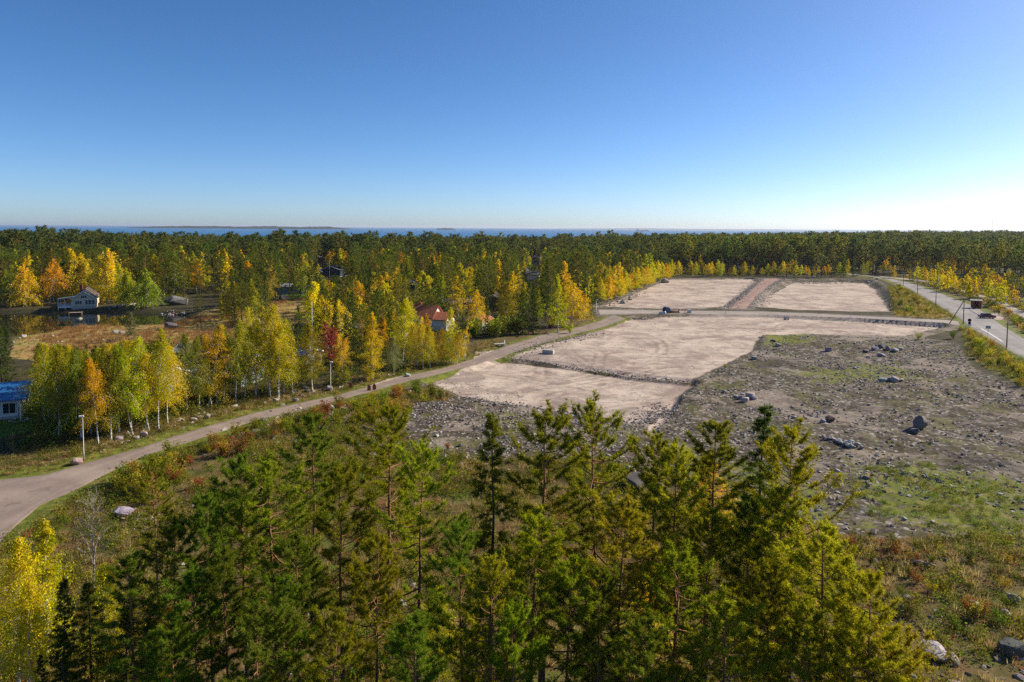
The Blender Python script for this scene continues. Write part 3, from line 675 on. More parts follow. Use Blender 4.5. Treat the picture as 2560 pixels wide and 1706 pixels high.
# --- the kinds, in three grades of detail (by how large they show)
V_ = {}
V_['pN'] = [build_pine(100 + i, 15, [.38, .48, .42, .55, .34, .45, .40][i], [3.3, 2.8, 3.5, 2.7, 3.4, 2.9, 3.3][i], [88, 78, 94, 72, 96, 82, 90][i], 20, 5, 9, .18, .027, 'young', 14) for i in range(7)]
V_['sN'] = [build_pine(140 + i, 15, [.08, .12, .05][i], [2.9, 2.5, 3.0][i], [124, 114, 124][i], 18, 5, 6, .19, .032, 'spruce', 3) for i in range(3)]
V_['pM'] = [build_pine(160 + i, 15, [.38, .45, .3, .5, .42][i], [3.6, 3.3, 3.9, 3.5, 3.8][i], 70, 11, 3, 5, .32, .085, ['young', 'old', 'young', 'old', 'old'][i], 4) for i in range(5)]
V_['sM'] = [build_pine(180 + i, 15, [.06, .1, .05, .08][i], [3.0, 2.6, 3.3, 2.8][i], 92, 12, 3, 4, .34, .09, 'spruce', 0) for i in range(4)]
V_['pF'] = [build_pine(200 + i, 18, [.48, .55, .42, .6, .5][i], [3.6, 3.2, 3.9, 3.6, 3.3][i], 38, 7, 1, 4, .95, .45, 'old', 0) for i in range(5)]
V_['sF'] = [build_pine(220 + i, 16, .06, [3.0, 2.7, 3.3][i], 48, 7, 1, 3, .95, .42, 'spruce', 0) for i in range(3)]
V_['bN'] = [build_birch(240 + i, 14, [.22, .28, .18, .24, .30, .2, .06, .32][i], [3.0, 3.4, 2.7, 3.6, 2.9, 3.2, 2.3, 3.1][i], 78, 12500, .145, lean=[.5, .7, .3, .8, 1.0, .4, .2, 1.1][i], droop=[.6, .9, .4, .7, .8, .5, .3, .9][i], stems=[1, 2, 1, 1, 1, 2, 1, 1][i]) for i in range(8)]
V_['bM'] = [build_birch(270 + i, 12, [.16, .22, .12, .25, .18, .1][i], [2.8, 3.3, 2.4, 3.5, 2.9, 2.2][i], 56, 5200, .23, lean=.5, droop=[.5, .8, .3, .6, .5, .3][i], stems=[1, 2, 1, 2, 1, 1][i]) for i in range(6)]
V_['bF'] = [build_birch(290 + i, 12, [.14, .2, .1, .18][i], [2.4, 2.8, 2.1, 2.9][i], 30, 800, .55, lean=.4, droop=.4) for i in range(4)]
V_['bB'] = [build_birch(300 + i, 13, .12, [4.6, 4.1][i], 90, 7000, .32, lean=.5, droop=.9, stems=3) for i in range(2)]      # broad old birches by the pond
V_['rN'] = [build_birch(310, 8, .2, 1.9, 46, 2600, .20, lean=.2, droop=.2, stems=2)]
SH = [build_shrub(330 + i, 1.6, [.9, 1.2, .8, 1.0][i], 620, .12) for i in range(4)]
SHF = [build_shrub(340 + i, 1.6, [1.0, 1.3, .9][i], 300, .22) for i in range(3)]
UNIT = {'pN': 15, 'sN': 15, 'pM': 15, 'sM': 15, 'pF': 18, 'sF': 16, 'bN': 14, 'bM': 12, 'bF': 12, 'bB': 13, 'rN': 8}
COLR = {'pv': (.17, .20, .024), 'pw': (.225, .225, .024), 'pu': (.125, .165, .026), 'p0': (.31, .325, .016), 'py': (.39, .365, .016), 'pd': (.195, .24, .020), 's0': (.105, .140, .020), 'sg': (.22, .235, .018), 'bg': (.47, .42, .016), 'by': (.85, .60, .016), 'bo': (.90, .52, .014),
        'bd': (.31, .29, .020), 'bl': (.68, .57, .016), 'r0': (.46, .080, .045), 'rb': (.22, .10, .05), 'bb': (.27, .25, .08)}
rnd = random.Random(4)
def tree(name, key, var, x, y, h, colr, label, cat='tree', group=None, rz=None, wid=1.0, one=False):
    tm, cm = V_[key][var % len(V_[key])]; s = h / UNIT[key]; z = hz(x, y) - .08
    rz = rnd.random() * 6.28 if rz is None else rz; c = COLR[colr]; wid = wid * rnd.uniform(.86, 1.18)
    root = empty(name, (x, y, z), rz, label, cat, group); root.scale = (s * wid, s * wid, s)
    obj('trunk', tm, root)
    cr = obj('crown', cm, root); cr.color = (*[v * rnd.uniform(.88, 1.12) for v in c], 1)
    return root
NAME = {'p': 'pine_tree', 's': 'spruce_tree', 'b': 'birch_tree', 'r': 'rowan_tree'}

# --- geometry-node scatter for what nobody could count
def scatter_group():
    ng = bpy.data.node_groups.new('scatter', 'GeometryNodeTree')
    ng.interface.new_socket('Geometry', in_out='INPUT', socket_type='NodeSocketGeometry'); ng.interface.new_socket('Collection', in_out='INPUT', socket_type='NodeSocketCollection')
    ng.interface.new_socket('Geometry', in_out='OUTPUT', socket_type='NodeSocketGeometry')
    N = ng.nodes; L = ng.links; gi = N.new('NodeGroupInput'); go = N.new('NodeGroupOutput'); ci = N.new('GeometryNodeCollectionInfo'); ci.inputs['Separate Children'].default_value = True; ci.inputs['Reset Children'].default_value = True
    io = N.new('GeometryNodeInstanceOnPoints'); io.inputs['Pick Instance'].default_value = True
    mp = N.new('GeometryNodeMeshToPoints')
    def named(n, t):
        a = N.new('GeometryNodeInputNamedAttribute'); a.data_type = t; a.inputs['Name'].default_value = n; return a.outputs['Attribute']
    L.new(gi.outputs[0], mp.inputs['Mesh']); L.new(mp.outputs[0], io.inputs['Points']); L.new(gi.outputs[1], ci.inputs[0]); L.new(ci.outputs[0], io.inputs['Instance'])
    L.new(named('idx', 'INT'), io.inputs['Instance Index']); L.new(named('rot', 'FLOAT_VECTOR'), io.inputs['Rotation']); L.new(named('scl', 'FLOAT_VECTOR'), io.inputs['Scale'])
    L.new(io.outputs[0], go.inputs[0]); return ng
SCAT = scatter_group()
def scatter(name, protos, P, rot, scl, idx, label, cat):
    """protos: list of (mesh, colour) - one instance kind each; P (n,3) points"""
    c = bpy.data.collections.new(name + '_kinds')
    for i, (me, colr) in enumerate(protos):
        me = me.copy()
        for q in range(len(me.materials)): me.materials[q] = fixed_mat(me.materials[q], colr)
        o = bpy.data.objects.new('%s_kind_%03d' % (name, i), me); c.objects.link(o)
    me = bpy.data.meshes.new(name); n = len(P); me.vertices.add(n); me.vertices.foreach_set('co', np.asarray(P, np.float32).ravel())
    a = me.attributes.new('idx', 'INT', 'POINT'); a.data.foreach_set('value', np.asarray(idx, np.int32))
    a = me.attributes.new('rot', 'FLOAT_VECTOR', 'POINT'); a.data.foreach_set('vector', np.asarray(rot, np.float32).ravel())
    scl = np.asarray(scl, np.float32); scl = np.repeat(scl[:, None], 3, 1) if scl.ndim == 1 else scl
    a = me.attributes.new('scl', 'FLOAT_VECTOR', 'POINT'); a.data.foreach_set('vector', scl.ravel())
    o = obj(name, me); md = o.modifiers.new('scatter', 'NODES'); md.node_group = SCAT
    md[[i.identifier for i in SCAT.interface.items_tree if i.in_out == 'INPUT' and i.name == 'Collection'][0]] = c
    return tag(o, label, cat, kind='stuff')
def joined(pair, name):
    """trunk and crown as one mesh, for trees too small to show their parts"""
    t, c = pair; me = bpy.data.meshes.new(name)
    bm = bmesh.new(); bm.from_mesh(t); nf = len(bm.faces)
    tmp = c.copy(); bm.from_mesh(tmp); bm.faces.ensure_lookup_table()
    for f in bm.faces[nf:]: f.material_index = 1
    bm.to_mesh(me); bm.free(); bpy.data.meshes.remove(tmp)
    me.materials.append(t.materials[0]); me.materials.append(c.materials[0]); return me

# ------------------------------------------------------------------ trees that stand out: placed one by one
TREES = """
bg nearwood -52.3 87.6 12.2
by nearwood -65.1 94.7 11.0
bg nearwood -59.1 88.3 11.6
bg nearwood -54.3 86.8 11.0
by nearwood -64.8 108.7 8.4
s0 nearwood -56.5 100.9 9.8
bd nearwood -54.8 90.0 11.1
bd nearwood -68.1 107.6 7.5
bg nearwood -57.3 85.0 12.4
bg nearwood -59.9 98.0 9.6
s0 nearwood -62.6 97.1 9.5
bg nearwood -61.1 106.6 9.3
s0 nearwood -51.8 96.9 10.1
s0 nearwood -65.2 106.3 8.2
bg nearwood -63.2 93.2 10.9
by nearwood -56.5 95.8 10.7
by nearwood -63.8 111.3 8.5
bg nearwood -66.8 98.6 10.0
bg nearwood -67.3 102.2 9.0
bg nearwood -63.0 90.6 11.7
bd nearwood -68.2 105.1 8.4
bd nearwood -63.3 103.6 8.7
bg nearwood -60.1 101.5 9.7
bg nearwood -50.9 92.5 11.7
bg nearwood -57.1 90.0 10.8
bg nearwood -60.7 108.8 9.0
bg nearwood -54.8 92.3 11.2
s0 nearwood -64.8 97.6 9.9
by nearwood -70.6 107.6 8.1
bg nearwood -53.7 95.0 11.2
s0 nearwood -59.8 93.5 10.0
bd nearwood -57.5 98.3 10.4
s0 nearwood -57.6 93.1 10.1
by nearwood -59.9 104.7 9.5
bd nearwood -62.2 99.1 9.0
bg nearwood -65.3 101.1 9.0
bg nearwood -52.9 91.4 11.6
bd nearwood -54.1 84.5 11.6
bg nearwood -54.5 98.4 10.7
bg nearwood -63.4 100.8 8.7
s0 leftspruce -89.7 112.1 10.6
bg leftspruce -87.0 108.9 9.6
s0 leftspruce -91.0 118.4 9.4
bg leftspruce -96.9 125.0 8.5
s0 leftspruce -87.6 117.4 9.1
bg leftspruce -91.3 115.4 10.2
s0 leftspruce -93.4 122.7 8.6
s0 leftspruce -95.8 119.5 9.5
bg leftspruce -99.4 122.1 9.0
p0 backwood -64.0 117.2 6.8
bd backwood -73.9 105.3 8.8
bd backwood -47.1 121.8 8.7
s0 backwood -57.2 131.5 6.5
p0 backwood -63.0 114.9 7.3
bg backwood -54.0 129.2 7.2
bd backwood -61.1 117.2 7.4
bd backwood -72.9 112.6 7.4
bg backwood -46.4 139.5 4.8
bd backwood -44.4 126.1 7.5
bd backwood -49.4 116.5 9.0
s0 backwood -68.3 121.2 6.1
p0 backwood -44.2 122.8 7.9
s0 backwood -69.6 110.6 7.6
s0 backwood -64.6 122.8 6.3
s0 backwood -66.6 114.5 6.7
by backwood -46.7 118.2 9.4
bd backwood -55.3 119.3 7.9
p0 backwood -63.7 125.5 6.0
bg backwood -73.9 117.8 6.1
by backwood -51.4 138.6 6.0
bg backwood -44.7 135.1 5.7
s0 backwood -59.6 130.1 6.3
s0 backwood -61.5 120.0 6.9
bg backwood -70.6 102.3 9.1
p0 backwood -66.3 124.5 5.8
s0 backwood -52.9 132.9 7.0
bg backwood -46.9 126.7 7.7
bg backwood -56.6 124.4 7.1
bg backwood -75.5 112.4 7.4
bd backwood -46.4 130.5 6.7
by backwood -47.3 133.9 6.2
by pondwood -172.4 239.5 15.6
by pondwood -154.6 309.5 13.5
p0 pondwood -167.9 284.8 14.6
bg pondwood -222.4 271.7 15.4
p0 pondwood -152.7 332.6 17.0
p0 pondwood -209.4 262.3 14.0
p0 pondwood -135.5 302.6 14.0
bg pondwood -225.9 269.7 14.7
p0 pondwood -119.3 260.2 13.5
p0 pondwood -171.6 277.1 16.6
p0 pondwood -242.4 321.0 15.7
bo pondwood -206.5 306.6 16.0
p0 pondwood -135.6 309.7 15.0
p0 pondwood -209.5 254.1 16.9
s0 pondwood -202.6 306.6 15.3
bg pondwood -235.1 324.0 15.0
p0 pondwood -174.9 332.4 14.0
s0 pondwood -222.9 323.0 11.4
s0 pondwood -216.5 301.3 13.7
p0 pondwood -204.8 312.3 13.4
p0 pondwood -214.1 258.0 17.1
p0 pondwood -143.7 287.1 14.3
bg pondwood -191.3 244.2 16.1
s0 pondwood -129.4 254.8 16.1
p0 pondwood -145.4 332.2 17.2
p0 pondwood -205.8 250.0 14.7
p0 pondwood -151.0 328.0 13.8
bg pondwood -219.7 277.4 16.7
p0 pondwood -167.1 250.9 13.0
p0 pondwood -139.2 251.7 14.6
p0 pondwood -230.5 313.2 14.2
p0 pondwood -175.7 290.5 17.4
p0 pondwood -152.1 284.2 14.1
p0 pondwood -220.5 259.3 15.0
p0 pondwood -220.9 298.8 14.0
p0 pondwood -145.9 284.3 16.6
s0 pondwood -143.1 305.6 11.9
p0 pondwood -163.1 248.8 13.6
by pondwood -170.7 316.5 12.6
p0 pondwood -173.6 328.9 14.0
p0 pondwood -226.8 303.7 16.4
by pondwood -244.3 310.9 15.6
p0 pondwood -185.1 251.2 15.6
p0 pondwood -195.7 247.9 14.8
p0 pondwood -148.5 273.9 15.3
p0 pondwood -192.1 263.0 17.5
p0 pondwood -213.5 265.1 16.3
s0 pondwood -148.3 318.1 11.1
p0 pondwood -162.5 266.9 17.2
p0 pondwood -260.9 329.1 16.5
p0 pondwood -259.4 334.8 16.7
by pondwood -199.0 279.6 14.3
p0 pondwood -207.0 269.5 14.5
s0 pondwood -221.5 282.7 16.8
p0 pondwood -135.7 272.8 15.1
p0 pondwood -169.8 294.7 17.7
p0 pondwood -215.1 295.7 17.5
s0 pondwood -274.8 337.3 13.2
p0 pondwood -137.6 323.2 17.2
p0 pondwood -121.9 298.9 17.5
s0 pondwood -273.0 332.9 12.4
bg pondwood -186.9 256.1 13.7
s0 pondwood -182.3 290.1 12.8
p0 pondwood -223.9 309.0 14.4
bg pondwood -227.3 293.2 13.5
by pondwood -157.0 324.5 16.9
p0 pondwood -161.0 347.9 15.6
by pondwood -209.8 312.6 12.1
p0 pondwood -119.6 247.8 17.2
p0 pondwood -128.2 314.9 15.3
by pondwood -138.9 262.9 15.9
p0 pondwood -204.5 336.9 16.7
p0 pondwood -173.8 259.3 16.0
bo pondwood -192.2 229.0 16.8
s0 pondwood -141.4 273.3 16.0
bg pondwood -141.1 309.1 13.4
p0 pondwood -269.0 318.9 15.8
s0 pondwood -153.4 278.3 13.5
p0 pondwood -188.6 337.0 15.6
bg pondwood -165.3 225.7 14.5
bg pondwood -142.3 300.4 12.4
bg pondwood -193.9 315.8 15.2
s0 pondwood -180.5 267.1 14.3
p0 pondwood -156.3 340.6 16.8
p0 pondwood -205.4 317.0 15.3
bg pondwood -236.3 280.9 13.4
p0 pondwood -141.0 247.4 15.8
bg pondwood -171.3 334.6 13.3
p0 pondwood -154.8 301.0 16.9
bg pondwood -127.6 279.6 12.6
p0 pondwood -258.7 318.7 15.9
by pondwood -199.4 233.8 15.7
bg pondwood -145.0 339.0 14.5
bg pondwood -171.7 347.7 15.2
by pondwood -127.6 274.8 13.4
by pondwood -181.1 283.4 13.6
by pondwood -185.5 310.3 13.9
p0 pondwood -249.0 330.8 13.3
s0 pondwood -187.4 285.4 14.8
s0 pondwood -252.4 321.3 15.8
p0 pondwood -280.5 337.5 17.6
s0 pondwood -167.6 235.5 13.1
p0 pondwood -232.4 283.8 14.0
p0 pondwood -216.4 322.2 17.2
p0 pondwood -147.6 305.4 13.3
p0 pondwood -156.7 306.2 17.3
s0 pondwood -179.8 241.0 11.7
p0 pondwood -222.0 267.3 15.6
p0 pondwood -184.4 342.0 17.5
s0 pondwood -171.8 253.5 16.3
p0 pondwood -164.9 259.9 17.9
p0 pondwood -174.5 282.7 13.6
by pondwood -136.0 315.7 14.9
p0 pondwood -156.7 259.2 15.3
p0 pondwood -169.9 243.5 13.4
s0 pondwood -256.3 331.5 15.5
p0 pondwood -205.1 332.3 16.2
p0 pondwood -153.4 265.3 17.6
p0 pondwood -159.7 314.9 17.2
by pondwood -127.9 304.3 14.7
bo pondwood -157.1 231.0 16.0
p0 pondwood -185.4 318.5 17.8
p0 pondwood -149.8 338.4 17.7
p0 pondwood -162.6 329.2 15.5
bg pondwood -222.7 332.6 12.8
p0 pondwood -150.1 251.6 14.0
p0 pondwood -230.3 320.1 15.4
p0 pondwood -180.4 220.6 17.5
bg pondwood -202.3 340.5 14.0
p0 pondwood -163.7 280.0 14.2
s0 pondwood -147.1 269.4 12.3
by pondwood -168.7 311.0 14.5
s0 pondwood -228.1 331.3 15.2
p0 pondwood -150.0 297.8 13.0
p0 pondwood -148.6 290.7 17.8
bg pondwood -135.2 266.0 13.5
p0 pondwood -156.8 253.8 16.2
s0 pondwood -120.9 283.5 15.2
p0 pondwood -234.6 303.3 16.1
s0 pondwood -160.2 260.9 15.7
bg pondwood -138.8 298.3 15.3
p0 pondwood -221.1 312.6 13.7
s0 pondwood -134.3 336.1 15.5
bg pondwood -209.0 320.3 17.0
s0 pondwood -203.9 241.4 16.7
bg pondwood -132.4 322.0 14.0
p0 pondwood -186.9 244.2 14.3
p0 pondwood -241.8 284.6 16.9
p0 pondwood -173.4 232.8 15.8
s0 pondwood -139.1 289.3 12.0
p0 pondwood -145.5 324.4 17.2
bg pondwood -186.6 305.6 14.0
p0 pondwood -143.7 266.0 13.9
p0 pondwood -148.3 260.2 14.0
p0 pondwood -159.1 248.3 17.4
s0 pondwood -123.3 310.8 13.5
p0 pondwood -224.7 281.0 15.1
s0 pondwood -174.8 325.2 15.0
p0 pondwood -178.4 249.0 17.2
by pondwood -134.4 297.2 15.0
p0 pondwood -126.3 247.2 16.4
p0 pondwood -249.8 311.9 16.6
s0 pondwood -175.8 272.8 12.5
p0 pondwood -191.7 249.5 14.0
bg pondwood -195.4 294.3 16.3
bo pondwood -151.4 314.6 14.8
bg pondwood -206.1 291.2 16.1
bg pondwood -214.0 326.0 15.9
p0 pondwood -239.7 304.1 15.1
s0 pondwood -206.6 342.2 15.9
p0 pondwood -151.8 344.7 14.9
bg pondwood -118.3 277.6 12.9
bg pondwood -214.7 283.6 13.1
p0 pondwood -115.0 268.3 14.2
bg pondwood -195.5 277.9 12.3
p0 pondwood -179.9 321.1 16.1
p0 pondwood -200.2 244.4 14.1
p0 pondwood -230.8 274.1 15.7
p0 pondwood -195.8 338.7 13.4
s0 pondwood -181.6 329.8 11.9
bg pondwood -183.9 334.4 16.6
s0 pondwood -170.8 306.2 15.3
by pondwood -169.7 289.7 12.4
p0 pondwood -250.5 315.6 15.7
p0 pondwood -139.0 304.5 14.4
s0 pondwood -209.6 333.1 16.9
bg pondwood -189.8 311.3 12.5
p0 pondwood -203.5 296.9 16.9
p0 pondwood -160.2 342.3 15.3
by pondwood -125.0 270.3 14.1
p0 pondwood -166.6 255.5 14.2
p0 pondwood -133.5 291.8 14.0
p0 pondwood -171.1 300.2 14.7
s0 pondwood -192.0 329.1 14.4
p0 pondwood -200.4 313.5 14.6
bg pondwood -132.0 268.1 16.7
by pondwood -184.8 227.8 15.3
p0 pondwood -236.3 332.3 13.3
p0 pondwood -179.2 325.7 13.1
bg pondwood -209.3 326.5 16.8
p0 pondwood -196.2 268.2 14.3
p0 pondwood -173.8 344.6 17.4
by pondwood -219.5 304.5 14.0
p0 pondwood -208.5 300.5 15.7
bo pondwood -176.8 347.3 13.3
s0 pondwood -187.8 299.1 15.1
p0 pondwood -144.7 290.6 14.1
p0 pondwood -243.9 299.3 14.3
p0 pondwood -233.3 334.4 14.7
by pondwood -253.6 309.2 12.3
p0 pondwood -249.6 339.5 16.9
p0 pondwood -166.5 269.4 16.8
s0 pondwood -271.3 326.0 13.6
s0 pondwood -182.9 293.7 13.8
p0 pondwood -259.1 325.6 17.7
p0 pondwood -195.2 254.6 15.7
s0 pondwood -156.1 287.0 15.4
p0 pondwood -223.2 336.7 13.3
by pondwood -160.3 282.1 12.2
s0 pondwood -255.5 305.5 12.9
p0 pondwood -193.0 300.1 17.8
s0 pondwood -252.2 325.6 16.4
s0 pondwood -166.8 344.6 14.5
p0 pondwood -174.2 313.3 14.5
p0 pondwood -117.7 272.5 15.6
p0 pondwood -209.0 278.4 16.5
p0 pondwood -219.4 319.0 16.4
bg pondwood -239.6 295.5 15.0
by pondwood -263.9 338.8 13.3
bg pondwood -200.5 273.9 14.8
p0 pondwood -225.3 313.5 16.8
p0 pondwood -175.2 338.8 13.1
p0 pondwood -270.8 336.2 16.5
by pondwood -162.0 273.4 14.3
p0 pondwood -191.3 255.9 16.0
p0 pondwood -131.0 263.5 16.2
p0 pondwood -225.9 297.7 17.9
s0 pondwood -197.3 237.2 15.4
p0 pondwood -179.3 299.1 16.4
p0 pondwood -245.2 335.5 14.7
p0 pondwood -198.3 300.0 14.0
s0 pondwood -187.0 271.5 16.3
p0 pondwood -189.0 290.9 13.7
bg pondwood -245.9 306.6 14.3
p0 pondwood -167.9 304.0 17.3
bg pondwood -153.1 254.0 15.1
p0 pondwood -137.2 279.3 13.1
p0 pondwood -209.5 258.6 15.4
by pondwood -205.0 325.3 13.0
bg pondwood -202.6 278.1 16.6
p0 pondwood -216.7 312.4 16.9
p0 pondwood -156.9 267.0 15.7
by pondwood -182.6 255.9 15.0
by pondwood -113.4 272.3 12.5
p0 pondwood -130.0 289.7 13.5
p0 pondwood -157.9 319.6 16.8
s0 pondwood -119.0 291.7 12.9
bg pondwood -176.3 263.9 16.0
by pondwood -124.3 296.1 16.8
p0 pondwood -246.8 315.6 16.3
bg pondwood -166.8 338.6 14.2
p0 pondwood -165.0 238.9 16.6
p0 pondwood -157.6 292.0 17.3
bo pondwood -139.0 349.3 14.5
p0 pondwood -195.8 284.2 13.0
by pondwood -172.8 287.4 16.0
p0 pondwood -244.0 339.1 15.4
s0 pondwood -163.3 308.3 14.7
p0 pondwood -197.3 319.1 14.3
p0 pondwood -159.8 236.9 17.6
s0 pondwood -225.2 327.9 14.6
p0 pondwood -192.5 287.9 15.7
p0 pondwood -133.2 246.7 17.5
bg pondwood -214.8 316.0 13.0
bg pondwood -134.1 255.1 15.8
p0 pondwood -216.5 287.1 14.2
p0 pondwood -228.9 281.2 16.6
bg pondwood -213.0 249.2 13.8
by pondwood -213.1 278.2 13.1
p0 pondwood -139.9 344.0 13.8
p0 pondwood -147.1 256.8 13.4
bg pondwood -178.5 342.4 14.9
p0 pondwood -162.8 231.1 13.3
p0 pondwood -180.0 235.2 15.2
p0 pondwood -191.3 296.8 17.3
by pondwood -218.4 255.5 16.2
s0 pondwood -186.3 266.5 16.9
s0 pondwood -201.3 238.3 16.0
p0 pondwood -273.8 321.2 15.1
bg pondwood -185.2 217.8 13.0
s0 pondwood -226.4 286.1 13.1
s0 pondwood -161.3 325.3 13.0
s0 pondwood -217.4 329.6 16.8
p0 pondwood -211.2 340.5 13.3
s0 pondwood -203.0 264.0 12.7
p0 pondwood -199.8 296.8 16.6
bg pondwood -198.0 309.5 16.7
p0 pondwood -130.1 311.3 17.8
p0 pondwood -261.3 310.2 16.4
p0 pondwood -204.2 283.0 15.1
p0 pondwood -190.9 346.0 13.4
by pondwood -190.9 273.9 14.5
s0 pondwood -183.9 324.8 14.1
p0 pondwood -147.0 343.1 13.1
p0 pondwood -178.3 227.7 17.4
bg pondwood -251.7 301.0 12.4
p0 pondwood -158.2 337.4 17.6
p0 pondwood -229.3 341.4 14.6
p0 pondwood -261.9 314.8 17.3
bo pondwood -179.1 317.1 13.5
p0 pondwood -181.6 274.6 15.3
s0 village -57.7 203.6 12.0
bg village -46.8 190.8 8.3
p0 village -45.4 163.2 11.9
s0 village -33.7 144.5 7.5
s0 village -33.9 181.0 9.0
s0 village -85.8 217.4 11.1
p0 village -28.2 146.2 12.8
p0 village -71.8 244.3 11.6
by village -50.9 190.8 7.3
p0 village -50.2 225.1 11.7
p0 village -39.8 163.4 9.4
s0 village -38.2 213.2 10.1
p0 village -80.2 213.2 11.8
s0 village -24.7 154.7 11.4
s0 village -28.6 135.0 10.8
by village -50.4 213.7 8.3
bg village -64.0 174.6 7.1
p0 village -88.4 229.6 12.7
bg village -54.8 239.1 7.3
p0 village -66.3 179.9 11.4
s0 village -79.4 246.4 10.5
s0 village -24.2 189.4 14.1
s0 village -27.3 168.1 8.0
s0 village -37.0 158.4 12.4
bg village -82.8 194.0 8.0
bg village -58.0 207.8 11.2
s0 village -68.4 189.1 13.7
p0 village -38.3 191.1 13.3
bg village -28.5 179.2 9.4
s0 village -33.3 187.2 8.9
p0 village -29.3 131.8 10.6
bg village -30.9 161.5 11.9
s0 village -25.3 140.6 9.8
p0 village -87.3 224.4 10.0
s0 village -45.6 212.6 11.3
p0 village -49.0 186.7 10.4
p0 village -46.9 199.1 12.2
p0 village -44.7 203.7 11.7
s0 village -94.4 247.7 11.6
bg village -43.2 181.1 11.3
bg village -33.6 171.4 8.4
s0 village -72.6 194.5 12.4
p0 village -63.2 243.6 9.1
bg village -55.0 231.5 9.1
s0 village -91.9 231.3 14.8
bg village -31.3 175.2 10.3
by village -36.1 194.5 12.0
bg village -42.5 171.0 9.4
p0 village -76.7 206.5 12.0
by village -43.0 200.6 11.9
p0 village -52.3 204.4 9.3
s0 village -81.6 222.8 9.3
s0 village -74.7 183.0 8.3
bo village -27.2 142.8 8.4
p0 village -24.9 146.6 13.1
s0 village -48.5 168.4 14.5
by village -18.7 152.3 7.8
by village -41.3 217.6 11.6
s0 village -84.5 234.0 11.8
s0 village -36.3 172.6 13.1
bg village -47.5 175.7 8.2
s0 village -88.4 218.7 14.3
s0 village -42.6 197.2 12.6
s0 village -34.7 202.7 11.0
by village -39.2 176.2 9.7
by village -27.7 160.1 7.4
s0 village -39.8 169.7 8.8
p0 village -83.0 244.6 9.3
bg village -42.0 223.1 12.5
bg village -80.6 196.0 11.5
s0 village -30.9 166.2 11.7
s0 village -81.6 216.9 10.2
s0 village -78.1 189.6 12.0
p0 village -50.4 218.9 9.2
bg village -59.9 230.6 7.7
s0 village -45.5 167.7 9.6
s0 village -86.1 220.6 12.5
by village -68.2 236.7 7.1
p0 village -86.3 209.9 13.4
s0 village -23.7 193.7 7.6
s0 village -22.5 140.5 10.0
p0 village -45.2 185.0 12.9
p0 village -21.2 180.0 10.4
bg village -83.3 202.3 12.0
p0 village -46.3 229.1 12.4
s0 village -51.7 237.8 11.8
by village -59.6 225.7 8.7
bg village -80.3 220.3 12.9
bg village -23.9 160.7 9.9
p0 village -31.0 140.2 10.8
s0 village -93.4 241.5 11.9
by village -42.5 213.7 11.5
by village -42.7 192.4 12.3
bo village -65.7 245.2 7.8
p0 village -77.8 195.4 11.7
s0 village -73.7 246.6 7.5
p0 village -47.4 214.9 11.0
by village -51.9 227.5 11.0
p0 village -76.5 192.6 9.7
s0 village -85.1 206.3 14.2
bg village -84.9 226.9 11.5
s0 village -31.6 148.7 7.4
by village -38.7 143.2 10.7
p0 village -85.5 248.1 13.5
s0 village -49.3 156.7 9.3
s0 village -32.4 133.1 9.9
s0 village -65.5 220.2 11.8
by village -48.1 204.2 11.9
p0 village -29.0 151.3 10.4
p0 village -72.5 185.5 11.4
s0 village -46.9 195.1 12.4
p0 village -41.7 149.9 12.7
p0 village -87.7 232.8 10.3
s0 village -35.2 134.6 10.3
s0 village -59.8 243.0 7.1
s0 village -54.4 210.6 9.8
p0 village -37.4 187.6 9.6
by village -38.0 150.5 12.7
by village -34.4 155.6 8.3
s0 village -86.6 236.3 13.0
p0 village -31.8 191.0 13.6
s0 village -38.1 205.9 10.8
bg village -44.7 221.8 9.7
bg village -68.6 184.1 10.1
s0 village -88.2 213.6 9.0
s0 village -50.6 209.3 9.5
s0 village -80.7 209.8 12.9
s0 village -36.2 182.6 10.9
s0 village -67.1 233.6 10.1
s0 village -35.4 211.2 7.1
by village -61.6 212.1 10.4
bg village -71.7 189.2 12.8
p0 village -44.6 160.4 12.8
by village -47.2 209.5 10.2
s0 village -40.4 158.1 12.0
s0 village -40.1 166.5 11.5
bg village -96.5 245.4 7.6
s0 village -93.7 235.7 7.8
s0 village -36.0 138.2 11.4
s0 village2 3.6 393.5 10.9
p0 village2 58.8 370.6 14.3
bo village2 -105.1 302.2 11.7
s0 village2 2.9 424.9 9.7
p0 village2 22.7 354.2 15.6
bg village2 -58.7 359.3 14.7
s0 village2 -26.1 226.0 14.3
s0 village2 -96.5 369.7 17.2
bg village2 -90.7 362.7 15.4
p0 village2 -101.3 314.4 16.2
p0 village2 27.2 253.2 13.7
p0 village2 -50.5 261.4 16.3
s0 village2 -7.6 411.0 13.6
s0 village2 -20.7 368.8 16.0
p0 village2 55.3 388.1 17.0
p0 village2 35.8 349.1 17.3
bg village2 -1.7 311.7 10.4
s0 village2 -44.0 361.2 12.6
bo village2 -6.6 353.7 11.1
bo village2 -53.8 273.6 11.7
p0 village2 22.4 367.1 15.0
s0 village2 -1.5 439.6 9.1
s0 village2 72.7 345.4 14.4
by village2 59.2 375.0 11.3
p0 village2 -99.3 261.4 13.1
bo village2 39.1 343.8 12.6
s0 village2 -66.0 386.4 15.1
p0 village2 -10.1 373.0 13.3
bg village2 27.5 242.9 9.3
p0 village2 -43.7 343.9 12.2
bo village2 -33.4 428.8 11.5
p0 village2 81.6 387.2 14.7
p0 village2 -17.5 418.9 15.9
bg village2 2.8 311.1 9.8
p0 village2 61.3 402.0 16.3
s0 village2 -54.5 325.9 15.6
p0 village2 -25.9 367.1 12.4
p0 village2 -49.5 372.7 16.1
p0 village2 -37.6 418.0 14.0
p0 village2 25.5 228.3 14.7
s0 village2 -29.4 342.2 10.8
p0 village2 19.3 248.9 16.7
bg village2 19.2 396.2 15.0
